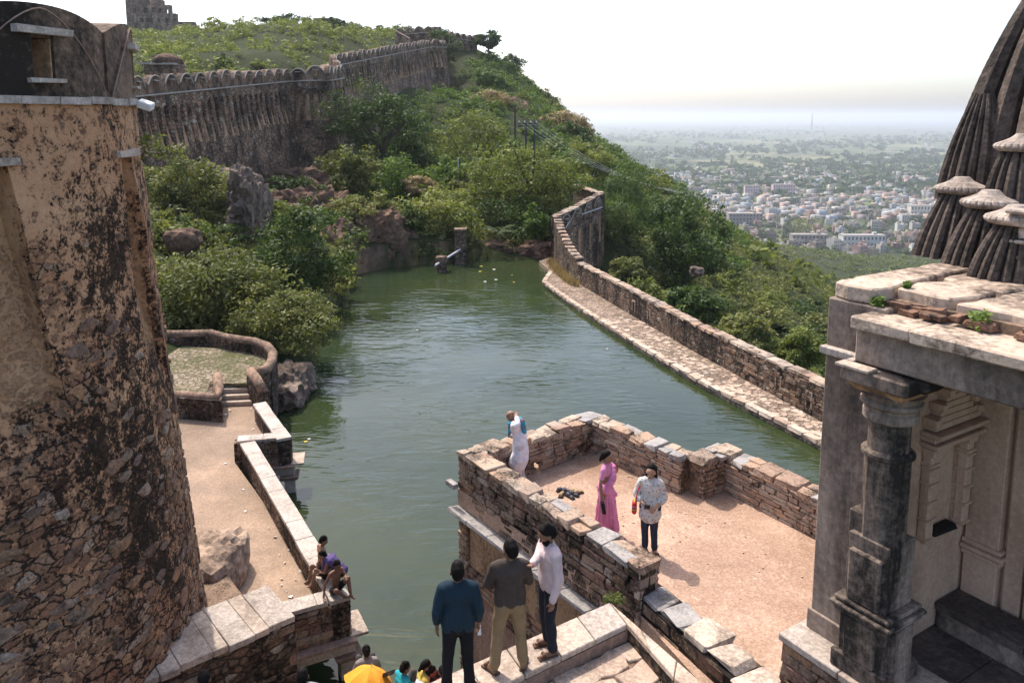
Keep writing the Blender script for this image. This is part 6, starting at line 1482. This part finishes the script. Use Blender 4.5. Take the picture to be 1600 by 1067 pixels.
    for sg in (-1, 1): ft.lathe([(.001, -.012), (.011, 0), (.001, .012)], hd + lk * .088 + hu * .012 + rt * sg * .033, 6)
    ft.box(hd + lk * .094 - hu * .056, (.035, .008, .008), lk.to_track_quat('Y', 'Z').to_matrix())
    ft.build('face_features', M['hair'], None).parent = root
    hc = hd + hu * .038 - lk * .034
    if hair == 'short': soft('hair', [(hc + hu * .012, hc + hu * .02 + lk * .012, .094, .092, .93, 1), (hc - lk * .035 - hu * .05, hc - lk * .03, .075, .085, .95, 1), (hc + hu * .05 + lk * .055, hc + hu * .065 - lk * .02, .045, .055, 1.2, 1)], M[hairmat], root, .012, 2, .004, 3)
    if hair == 'bun': soft('hair', [(hc + hu * .012, hc + hu * .02 + lk * .012, .095, .092, .93, 1), (hc - lk * .04 - hu * .04, hc - lk * .03, .07, .08), (hc - lk * .085 - hu * .075, hc - lk * .10 - hu * .13, .04, .032)], M[hairmat], root, .011, 3, .002)
    if hair == 'long': soft('hair', [(hc + hu * .024 - lk * .016, hc + hu * .026 - lk * .002, .097, .094, .95, 1), (hc - lk * .04, hc - lk * .075 - hu * .28, .078, .05, 1.35, .8), (hc + rt * .075 - hu * .02, hc + rt * .10 - lk * .0 - hu * .24, .034, .028), (hc - rt * .075 - hu * .02, hc - rt * .09 - lk * .02 - hu * .22, .034, .028)], M[hairmat], root, .011, 3, .003)
    for cn, mat, segs, infl, ex, fold in clothes:
        cc = []
        for sgn in segs:
            fr = 1.0
            if isinstance(sgn, tuple): sgn, fr = sgn
            for c in SEG[sgn]:
                p0, p1, r0, r1 = c[:4]; p1 = Vector(p0).lerp(Vector(p1), fr); cc.append((p0, p1, r0 + infl, r1 + infl) + tuple(c[4:]))
        soft(cn, cc + list(ex), mat, root, .012, 4, fold, hash(label) % 17)
    if sandals:
        for S_ in 'LR':
            a_, t_ = P['a' + S_], P['t' + S_]; d = (t_ - a_); d.z = 0; dn = d.normalized(); c = a_.lerp(t_, .42); c.z = min(a_.z, t_.z) - .022
            sb = MB(); R_ = rotz(math.atan2(dn.y, dn.x) - math.pi / 2); sb.box(c, (.092, .27, .022), R_); sb.box(c + dn * .06 + V3(0, 0, .045), (.098, .045, .05), R_, taper=.8); so = sb.build('sandal', M['sandal'], None); so.parent = root; bevel(so, .008)
    if extra: extra(root, P)
    return root
def to_local(root_loc, yaw, H, wpt): return (Matrix.Rotation(-yaw, 3, 'Z') @ (Vector(wpt) - Vector(root_loc))) / (H / 1.7)
DARK, MEDI, TAN_ = (.20, .10, .062), (.27, .145, .09), (.40, .235, .155)
LEGS = ['pelvis', 'thighL', 'thighR', 'calfL', 'calfR']
def trouser(P, flare=.012, roll=1.0): return [(P['k' + s].lerp(P['a' + s], .15), P['k' + s].lerp(P['a' + s], .93 * roll), .066, .058 + flare) for s in 'LR']
def shirt_hem(P, dz=-.10, r=.135): return [(P['hip'] + V3(x, 0, .2), P['hip'] + V3(x * 1.15, 0, dz + .075), .105, .108, 1, .98) for x in (-.085, 0, .085)]
# three men on the ledge
P = stand(eL=V3(-.265, -.05, 1.13), wL=V3(-.26, .05, .88), eR=V3(.26, -.04, 1.12), wR=V3(.25, .07, .89), kL=V3(-.13, .02, .5), kR=V3(.11, .02, .5), aL=V3(-.15, -.02, .075), aR=V3(.14, -.02, .075), tL=V3(-.19, .13, .03), tR=V3(.18, .13, .03), look=V3(-.05, 1, -.12))
blue = cloth('blue striped shirt', (.012, .028, .044), (0, .022, (.028, .055, .075)))
def paper(root, P): o = MB().box(P['wR'] + V3(.01, .02, -.13), (.035, .06, .10), jit=.012).build('paper_cup', M['white_plastic'], None); o.parent = root
person('man in a dark blue striped shirt and black trousers, seen from behind', az(717, 1082, 5.55), .08, 1.68, P, DARK,
       [('trousers', cloth('black trousers', (.010, .010, .012)), LEGS, .016, trouser(P), .003), ('shirt', blue, ['belly', 'chest', 'yoke', 'uparmL', 'uparmR', ('forearmL', .72), ('forearmR', .72)], .020, shirt_hem(P), .003)], extra=paper)
m2loc = az(797, 1046, 5.55)
P = stand(kL=V3(-.15, .03, .50), kR=V3(.13, .04, .50), aL=V3(-.20, -.02, .075), aR=V3(.17, .02, .075), tL=V3(-.30, .10, .03), tR=V3(.21, .17, .03), eL=V3(-.27, .06, 1.14), wL=V3(-.06, .24, 1.17), hL=V3(1, .15, .1), eR=V3(.25, .10, 1.13), wR=V3(.03, .25, 1.12), hR=V3(-1, .15, .15), look=V3(-.45, 1, -.2), nL=V3(0, 1, 0), nR=V3(0, 1, 0))
person('man in a brown-grey shirt and khaki trousers with arms folded', m2loc, .12, 1.72, P, DARK,
       [('trousers', cloth('khaki trousers', (.27, .19, .105)), LEGS, .020, trouser(P, .016, .93), .005), ('shirt', cloth('taupe shirt', (.075, .056, .046)), ['belly', 'chest', 'yoke', 'uparmL', 'uparmR', ('forearmL', .55), ('forearmR', .55)], .020, shirt_hem(P, -.09), .003)])
m3loc, m3yaw, m3H = az(857, 1017, 5.55), 1.95, 1.74
sh_w = m2loc + Vector((.17, .0, 1.40)); hl = to_local(m3loc, m3yaw, m3H, sh_w + Vector((.10, .03, .02)))
P = stand(eL=V3(-.25, -.02, 1.12), wL=V3(-.24, .06, .86), hL=V3(0, .15, -1), look=V3(.1, 1, -.55), head=V3(0, .035, 1.60), kL=V3(-.09, .03, .5), aL=V3(-.09, -.02, .075), tL=V3(-.10, .15, .03), kR=V3(.10, .02, .5), aR=V3(.13, -.05, .075), tR=V3(.15, .1, .03))
P['wR'] = hl; P['eR'] = P['sR'].lerp(hl, .52) + V3(.04, -.02, -.09); P['hR'] = (hl - P['eR']).normalized(); P['nR'] = V3(0, 0, -1)
pinkc = cloth('pale pink shirt', (.62, .49, .48))
person('bearded man in a pale pink shirt resting a hand on the other man', m3loc, m3yaw, m3H, P, DARK,
       [('trousers', cloth('dark denim trousers', (.018, .022, .032)), LEGS, .012, trouser(P, .008), .003), ('shirt', pinkc, ['belly', 'chest', 'yoke', 'uparmL', 'uparmR', ('forearmL', .95), ('forearmR', .9)], .022, shirt_hem(P, -.05, .14) + [(P['neck'] - V3(0, 0, .03), P['neck'] + V3(0, .0, .0), .068, .062)], .005),
        ('beard', M['hair'], [], 0, [(P['head'] + V3(-.018, .016, -.092), P['head'] + V3(.022, .016, -.092), .046, .046), (P['head'] + V3(.058, .0, -.05), P['head'] + V3(.03, .01, -.09), .026, .03), (P['head'] + V3(-.058, .0, -.05), P['head'] + V3(-.03, .01, -.09), .026, .03)], 0)])
# old man in white
oloc, oyaw = az(812, 756, 4.9), 1.25
P = stand(hip=V3(0, -.03, .92), chest=V3(0, .06, 1.25), neck=V3(0, .12, 1.43), head=V3(0, .20, 1.53), look=V3(0, 1, -.5), sL=V3(-.18, .07, 1.375), sR=V3(.18, .07, 1.375), eL=V3(-.33, -.06, 1.50), wL=V3(-.15, .02, 1.60), hL=V3(.7, .3, .2), eR=V3(.24, .10, 1.1), wR=V3(.22, .18, .9))
wh = cloth('white kurta', (.80, .77, .80))
person('bald elderly man in a long white tunic with a turquoise shawl, looking down', oloc, oyaw, 1.62, P, MEDI,
       [('trousers', cloth('white trousers', (.66, .58, .57)), LEGS, .022, trouser(P, .02), .006), ('tunic', wh, ['belly', 'chest', 'yoke', 'uparmL', 'uparmR', ('forearmL', .8), ('forearmR', .95)], .026, [(P['hip'] + V3(0, .02, .2), P['hip'] + V3(0, .02, -.32), .15, .19, 1.2, .95), (P['hip'] + V3(0, .0, -.1), P['hip'] + V3(0, .07, -.42), .17, .205, 1.1, 1)], .008),
        ('shawl', cloth('turquoise shawl', (.05, .30, .42), (2, .16, (.30, .05, .07))), [], 0, [(V3(-.10, .19, 1.40), V3(-.08, .22, 1.12), .055, .05, 1, .7), (V3(-.10, .19, 1.40), V3(-.05, .0, 1.47), .055, .05), (V3(-.05, .0, 1.47), V3(0, -.07, 1.40), .05, .06, 1.6, 1), (V3(0, -.07, 1.42), V3(.02, -.10, 1.18), .07, .07, 1.5, .6), (V3(.10, .19, 1.40), V3(.05, .0, 1.47), .055, .05), (V3(.10, .19, 1.40), V3(.09, .22, 1.15), .055, .05, 1, .7)], .006)], hair=None, girth=1.02)
# woman in the pink sari
P = stand(eR=V3(.27, -.02, 1.15), wR=V3(.29, .02, .90), hR=V3(.1, .1, -1), eL=V3(-.30, .10, 1.20), wL=V3(-.12, .20, 1.43), hL=V3(.35, -.1, .8), look=V3(-.15, 1, -.1), sL=V3(-.165, 0, 1.39), sR=V3(.165, 0, 1.39), nL=V3(.5, -1, 0))
pk = cloth('pink sari', (.70, .24, .42)); 
skirt = [(V3(0, 0, 1.0), V3(0, .0, .55), .135, .165, 1.15, .95), (V3(0, 0, .6), V3(0, .0, .12), .165, .215, 1.1, .98)]
for k in range(14):
    a = k * 2 * math.pi / 14; skirt.append((V3(math.cos(a) * .15, math.sin(a) * .13, .9), V3(math.cos(a) * .235, math.sin(a) * .215, .05), .022, .030))
for k in range(5): skirt.append((V3(-.05 + k * .03, .13, .98), V3(-.10 + k * .05, .24, .06), .018, .024))
def shoes_in_hand(root, P):
    m = MB(); q = P['wR'] + V3(.01, .03, -.13)
    for k in (0, 1): m.box(q + V3(.03 * k, .02 * k, -.08), (.035, .085, .24), Matrix.Rotation(.15, 3, 'X'), jit=.008)
    o = bevel(m.build('carried_shoes', M['black'], None), .012); o.parent = root
    b = MB(); b.lathe([(.033, -.02), (.036, 0), (.033, .02)], P['wL'], 10); o = b.build('bangle', M['sandal'], None); o.parent = root
person('woman in a pink sari with a hand to her face, carrying black shoes', az(946, 832, 4.9), -2.05, 1.56, P, MEDI,
       [('blouse', cloth('pink blouse', (.66, .26, .42)), ['chest', 'yoke', ('uparmL', .62), ('uparmR', .62)], .014, [], .002),
        ('sari', pk, [], 0, skirt + [(V3(.15, .04, .98), V3(.02, .13, 1.18), .075, .08), (V3(.02, .13, 1.18), V3(-.13, .09, 1.36), .085, .065), (V3(-.13, .09, 1.36), V3(-.14, -.05, 1.41), .062, .055), (V3(-.14, -.06, 1.40), V3(-.10, -.14, .85), .06, .09, 1.6, .7), (V3(.10, -.05, 1.0), V3(-.12, -.1, 1.0), .10, .10), (V3(.12, .06, .95), V3(-.12, .12, .80), .075, .075)], .006)], hair='bun', extra=shoes_in_hand, girth=.95)
# woman in jeans
P = stand(eR=V3(.26, .0, 1.13), wR=V3(.09, .20, 1.03), hR=V3(-.8, .4, -.25), eL=V3(-.26, .0, 1.12), wL=V3(-.13, .20, 1.02), hL=V3(.5, .4, -.5), look=V3(.1, 1, -.2), head=V3(0, .03, 1.60), kL=V3(-.08, .02, .5), kR=V3(.09, .01, .5), aL=V3(-.10, .0, .075), aR=V3(.08, -.04, .075), tL=V3(-.17, .14, .03), tR=V3(.10, .11, .03), sL=V3(-.165, 0, 1.39), sR=V3(.165, 0, 1.39), nR=V3(0, 1, 0), nL=V3(0, 1, 0))
flor = cloth('floral tunic', (.68, .63, .58), None, [(26, .60, (.05, .09, .16)), (22, .64, (.42, .08, .09)), (30, .63, (.12, .20, .22)), (18, .68, (.55, .28, .22))])
def bag(root, P):
    bg_ = MB(); o = MB(); t = NT('striped bag'); p = t.pos(obj=True); z_ = t.n('SeparateXYZ', x0=p).outputs[2]
    mm = t.fin(t.ramp(t.math('FRACT', t.math('MULTIPLY', z_, 6.2)), [(0, (.55, .03, .04)), (.35, (.50, .35, .05)), (.5, (.03, .02, .03)), (.62, (.55, .10, .22)), (.85, (.60, .03, .04))], 'CONSTANT'), .8)
    b = bevel(MB().box(V3(.285, .06, .90), (.09, .17, .26), jit=.01).build('shoulder_bag', mm, None), .03, ); b.parent = root
    s = MB().tube([V3(.26, .13, 1.02), V3(.22, .12, 1.25), V3(.14, .04, 1.455), V3(.14, -.08, 1.43), V3(.24, -.09, 1.2), V3(.27, -.01, 1.02)], .012, 6).build('bag_strap', mm, None); s.parent = root
    c = bevel(MB().box(P['wR'] + V3(-.06, .04, .0), (.10, .05, .07)).build('camera_case', M['black'], None), .01); c.parent = root
    for k in range(3): MB().tube([P['wR'] + V3(.0 + k * .0, .0, .0), P['wR'] + V3(.01, 0, .012)], .035, 8)
person('woman in a floral tunic and jeans with a red striped shoulder bag', az(1014, 863, 4.9), 2.86, 1.60, P, TAN_,
       [('jeans', cloth('blue jeans', (.032, .045, .075)), LEGS, .013, trouser(P, .004, .96), .003), ('tunic', flor, ['belly', 'chest', 'yoke', 'uparmL', 'uparmR', ('forearmL', .45), ('forearmR', .45)], .024, [(P['hip'] + V3(0, 0, .2), P['hip'] + V3(0, 0, -.16), .142, .175, 1.22, .95), (P['eL'].lerp(P['wL'], .1), P['eL'].lerp(P['wL'], .45), .06, .065), (P['eR'].lerp(P['wR'], .1), P['eR'].lerp(P['wR'], .45), .06, .065)], .006)], hair='long', extra=bag, girth=1.06)
# ---- bathing boys at the corner of the left parapet
def sitp(**kw):
    P = stand(hip=V3(0, 0, .13), kL=V3(-.14, .36, .50), kR=V3(.14, .36, .50), aL=V3(-.12, .48, .09), aR=V3(.12, .48, .09), tL=V3(-.13, .62, .04), tR=V3(.13, .62, .04), chest=V3(0, .02, .47), sL=V3(-.18, .03, .61), sR=V3(.18, .03, .61), eL=V3(-.25, .14, .38), eR=V3(.25, .14, .38), wL=V3(-.15, .34, .42), wR=V3(.15, .34, .42), hL=V3(.2, .9, -.2), hR=V3(-.2, .9, -.2), neck=V3(0, .05, .67), head=V3(0, .10, .80), look=V3(0, 1, -.3)); P.update(kw); return P
shorts = cloth('black shorts', (.012, .012, .014))
P = sitp(look=V3(.3, 1, -.5), kL=V3(-.12, .38, .16), kR=V3(.12, .38, .16), aL=V3(-.1, .42, -.28), aR=V3(.1, .42, -.28), tL=V3(-.1, .55, -.32), tR=V3(.1, .55, -.32), eL=V3(-.25, .06, .34), eR=V3(.25, .06, .34), wL=V3(-.2, .28, .22), wR=V3(.2, .28, .22))
person('slim bare-chested boy sitting upright farthest along the parapet', Vector((*az(502, 890, 1.95).xy, 1.94)), -.9, 1.5, P, MEDI, [('shorts', shorts, ['pelvis', ('thighL', .7), ('thighR', .7)], .02, [], .003)], vox=.011, girth=.88, sandals=False)
P = sitp(hip=V3(0, -.05, .28), chest=V3(0, .24, .50), neck=V3(0, .40, .55), head=V3(0, .50, .52), look=V3(0, .8, -.6), sL=V3(-.17, .34, .54), sR=V3(.17, .34, .54), eL=V3(-.22, .42, .30), eR=V3(.22, .42, .30), wL=V3(-.15, .55, .12), wR=V3(.15, .55, .12), kL=V3(-.14, .22, .34), kR=V3(.14, .22, .34), aL=V3(-.12, .05, .09), aR=V3(.12, .05, .09), tL=V3(-.13, .2, .04), tR=V3(.13, .2, .04))
person('boy in a purple shirt bending over at the parapet', Vector((*az(533, 906, 1.95).xy, 1.94)), 1.25, 1.5, P, DARK, [('shirt', cloth('purple shirt', (.10, .07, .19)), ['belly', 'chest', 'yoke', ('uparmL', .6), ('uparmR', .6)], .022, [(P['hip'] + V3(0, .08, .08), P['hip'], .13, .13, 1.2, 1)], .004), ('shorts', shorts, ['pelvis', ('thighL', .7), ('thighR', .7)], .02, [], .003)], vox=.011, girth=.9, sandals=False)
P = sitp(look=V3(.2, 1, -.5))
person('crouching boy between the others with light on his back', Vector((*az(509, 904, 1.95).xy, 1.94)), 2.2, 1.3, P, MEDI, [('shorts', shorts, ['pelvis', ('thighL', .6), ('thighR', .6)], .02, [], .003)], vox=.011, girth=.88, sandals=False)
P = sitp(eL=V3(-.20, .18, .44), wL=V3(-.05, .34, .56), eR=V3(.32, -.02, .35), wR=V3(.42, .05, .06), hR=V3(.3, .9, -.1), nR=V3(0, 0, -1), look=V3(-.2, 1, -.5), kR=V3(.22, .34, .30), aR=V3(.02, .40, .07), tR=V3(-.08, .48, .04))
person('boy in black shorts sitting on the corner of the parapet, leaning on one hand', Vector((*az(525, 924, 1.95).xy, 1.93)), -2.3, 1.45, P, DARK, [('shorts', shorts, ['pelvis', ('thighL', .6), ('thighR', .6)], .02, [], .003)], vox=.011, girth=.9, sandals=False)
# ---- bathers under the lower edge of the picture
def head_at(px, py, Y, zfloor, label, yaw, top, skin, hair='short', seated=True, extra=None, sleeve=.9, P=None):
    H = 1.6; q = az(px, py, zfloor + (.92 * H / 1.7 if seated else H * 1.02))
    if seated: P = P or sitp(); off = .92 * H / 1.7
    else: P = P or stand(); off = H * 1.02
    return person(label, Vector((q.x, q.y, q.z - off)), yaw, H, P, skin, [('shirt', cloth('shirt ' + label[:12], top), ['belly', 'chest', 'yoke', 'uparmL', 'uparmR', ('forearmL', sleeve), ('forearmR', sleeve)], .02, [], .004), ('trousers', cloth('trousers ' + label[:9], (.08, .07, .07)), LEGS, .014, [], .003)], hair=hair, vox=.013, extra=extra, sandals=False)
head_at(573, 1014, 15.0, 1.3, 'person half hidden behind the orange umbrella', .3, (.25, .22, .2), DARK)
head_at(627, 1038, 14.2, 1.3, 'person in turquoise holding up a tablet beside the umbrella', -.9, (.03, .35, .42), DARK)
head_at(648, 1036, 13.9, 1.3, 'person in a white shirt bending beside the yellow scarf', -1.4, (.75, .73, .72), MEDI, P=sitp(chest=V3(0, .12, .44), neck=V3(0, .25, .60), head=V3(0, .34, .68), sL=V3(-.18, .2, .57), sR=V3(.18, .2, .57)))
head_at(659, 1034, 13.4, 1.3, 'person with a yellow scarf leaning forward at the water', -1.2, (.60, .45, .10), MEDI, 'bun')
head_at(694, 1046, 13.6, 1.3, 'person in red seen between the standing man and the ledge', .4, (.55, .06, .05), DARK, 'bun')
head_at(472, 1044, 9.2, 3.6, 'dark-haired head of a person at the bottom edge left of the umbrella', .2, (.3, .3, .32), DARK, seated=False)
head_at(318, 1049, 9.2, 3.6, 'black-haired person with a red hair tie at the bottom left edge', .3, (.4, .1, .12), DARK, 'bun', seated=False)
tq = ad(607, 1052, 13.2); tb_ = empty('tablet', tq, 'dark tablet held up beside the orange umbrella', 'tablet')
R_ = Matrix.Rotation(.5, 3, 'Z') @ Matrix.Rotation(.5, 3, 'X'); bevel(MB().box(tq, (.24, .012, .17), R_).build('case', M['black'], tb_), .005); MB().box(tq + R_ @ Vector((0, -.0075, 0)), (.21, .002, .14), R_).build('screen', plain_mat('tablet screen', (.10, .11, .13), .15, .05, 3, 0), tb_)
# orange umbrella with eight panels
uq = ad(576, 1062, 13.2); um = empty('umbrella', uq, 'open orange umbrella over the bathers at the bottom edge', 'umbrella')
M['orange'] = cloth('orange umbrella cloth', (.80, .33, .035)); tilt = Matrix.Rotation(-.25, 3, 'X') @ Matrix.Rotation(.18, 3, 'Y'); RU, HU = .47, .24
for k in range(8):
    a0, a1 = k * math.pi / 4, (k + 1) * math.pi / 4; V = []; Fs = []
    for i in range(7):
        t_ = i / 6; r = RU * t_; z = HU * (1 - t_ ** 1.9)
        for j in range(5):
            u = j / 4; a = a0 + (a1 - a0) * u; sag = .045 * t_ * math.sin(math.pi * u); rr = r * (1 - .06 * math.sin(math.pi * u) * t_)
            V.append(uq + tilt @ Vector((rr * math.cos(a), rr * math.sin(a), z - sag * .5)))
    for i in range(6):
        for j in range(4): b = i * 5 + j; Fs.append((b, b + 5, b + 6, b + 1))
    cp_ = MB().add(V, Fs).build('canopy_panel', M['orange'], um, True)
    MB().tube([uq + tilt @ Vector((RU * t_ * math.cos(a0), RU * t_ * math.sin(a0), HU * (1 - t_ ** 1.9) - .006)) for t_ in (0.02, .25, .5, .75, 1)], .004, 4).build('rib', M['metal_grey'], cp_)
MB().tube([uq + tilt @ Vector((0, 0, HU + .05)), uq + tilt @ Vector((0, 0, -.55))], .008, 6).build('shaft', M['metal_grey'], um)
# ------------------------------------------------------------------ small things
sq_ = az(888, 772, TZ); r9 = random.Random(9)
M['grey_shoe'] = plain_mat('grey trainer', (.09, .09, .10), .7, .2, 20, .1); M['tan_shoe'] = plain_mat('tan sandal', (.38, .27, .15), .7, .2, 20, .1)
SHOES = [((-.12, .14), .4, 'grey_shoe', 'grey trainer with a red tip at the far end of the shoe heap'), ((-.02, .08), .1, 'grey_shoe', 'grey trainer in the middle of the shoe heap'), ((.02, -.14), -.9, 'grey_shoe', 'dark trainer at the near end of the shoe heap'), ((.10, -.06), -.6, 'grey_shoe', 'dark trainer beside the tan sandals'), ((-.14, -.06), 1.2, 'tan_shoe', 'tan sandal left in the shoe heap'), ((.20, .02), .5, 'tan_shoe', 'tan sandal at the right of the shoe heap'), ((.14, .06), .2, 'tan_shoe', 'second tan sandal behind the right one')]
for (dx, dy), a, mt, lb in SHOES:
    c = sq_ + Vector((dx, dy, 0)); sh_ = empty('shoe', c, lb, 'shoe'); R_ = rotz(a); 
    so = MB().box(c + V3(0, 0, .012), (.26, .09, .024), R_).build('sole', M['black'], sh_); bevel(so, .01)
    u = MB(); u.box(c + R_ @ V3(-.05, 0, .055), (.13, .08, .065), R_, taper=.75); u.box(c + R_ @ V3(.055, 0, .042), (.11, .078, .045), R_, taper=.7); bevel(u.build('upper', M[mt], sh_), .012)
# litter on the walkway and floating bits
M['paper'] = plain_mat('white litter', (.72, .70, .67), .8, .1, 8, 0); M['leafy'] = plain_mat('yellow litter', (.60, .45, .06), .7, .2, 8, 0)
lit_px = [(383, 800), (452, 860), (440, 905), (462, 906), (448, 925), (455, 933), (440, 915), (472, 893), (380, 765), (352, 725), (402, 645), (408, 655), (400, 662), (395, 672), (412, 668), (360, 642), (352, 648), (392, 640), (430, 840), (437, 868), (445, 880), (420, 826), (478, 912)]
for i, (px, py) in enumerate(lit_px):
    q = az(px, py, WZ); s = r9.uniform(.025, .085); m = MB(); k = 5; V = [q + Vector((s * math.cos(j * 1.256) * r9.uniform(.6, 1.2), s * math.sin(j * 1.256) * r9.uniform(.5, 1.1), .008 + r9.uniform(0, .05))) for j in range(5)] + [q + Vector((0, 0, .04))]
    o = m.add(V, [(j, (j + 1) % 5, 5) for j in range(5)]).build('paper_scrap', M['paper']); sm_ = o.modifiers.new('thick', 'SOLIDIFY'); sm_.thickness = .006; tag(o, 'crumpled white paper scrap on the walkway floor', 'litter', 'paper scraps on the walkway')
flo = [(752, 416, 'leafy'), (772, 421, 'paper'), (800, 430, 'leafy'), (803, 441, 'leafy'), (758, 440, 'paper'), (775, 437, 'paper'), (750, 424, 'leafy'), (490, 574, 'paper'), (483, 686, 'paper'), (478, 690, 'leafy'), (949, 545, 'paper'), (652, 516, 'paper')]
for i, (px, py, mt) in enumerate(flo):
    q = az(px, py, .012); s = r9.uniform(.04, .09) * (1.5 if py < 450 else 1); o = MB().lathe([(s, 0), (s * .8, .02), (s * .2, .03)], q, 7, rib=lambda a, r: r * (1 + .25 * math.sin(3 * a + px))).build('floating_scrap', M[mt]); tag(o, ('yellow' if mt == 'leafy' else 'white') + ' scrap floating on the pond', 'litter', ('yellow' if mt == 'leafy' else 'white') + ' scraps on the water')
o = MB().box(az(1212, 792, TZ + .05) , (.14, .10, .10), jit=.02).build('white_bag', M['paper']); tag(o, 'crumpled white bag at the drain hole of the terrace', 'litter'); bevel(o, .03)
bake_people()
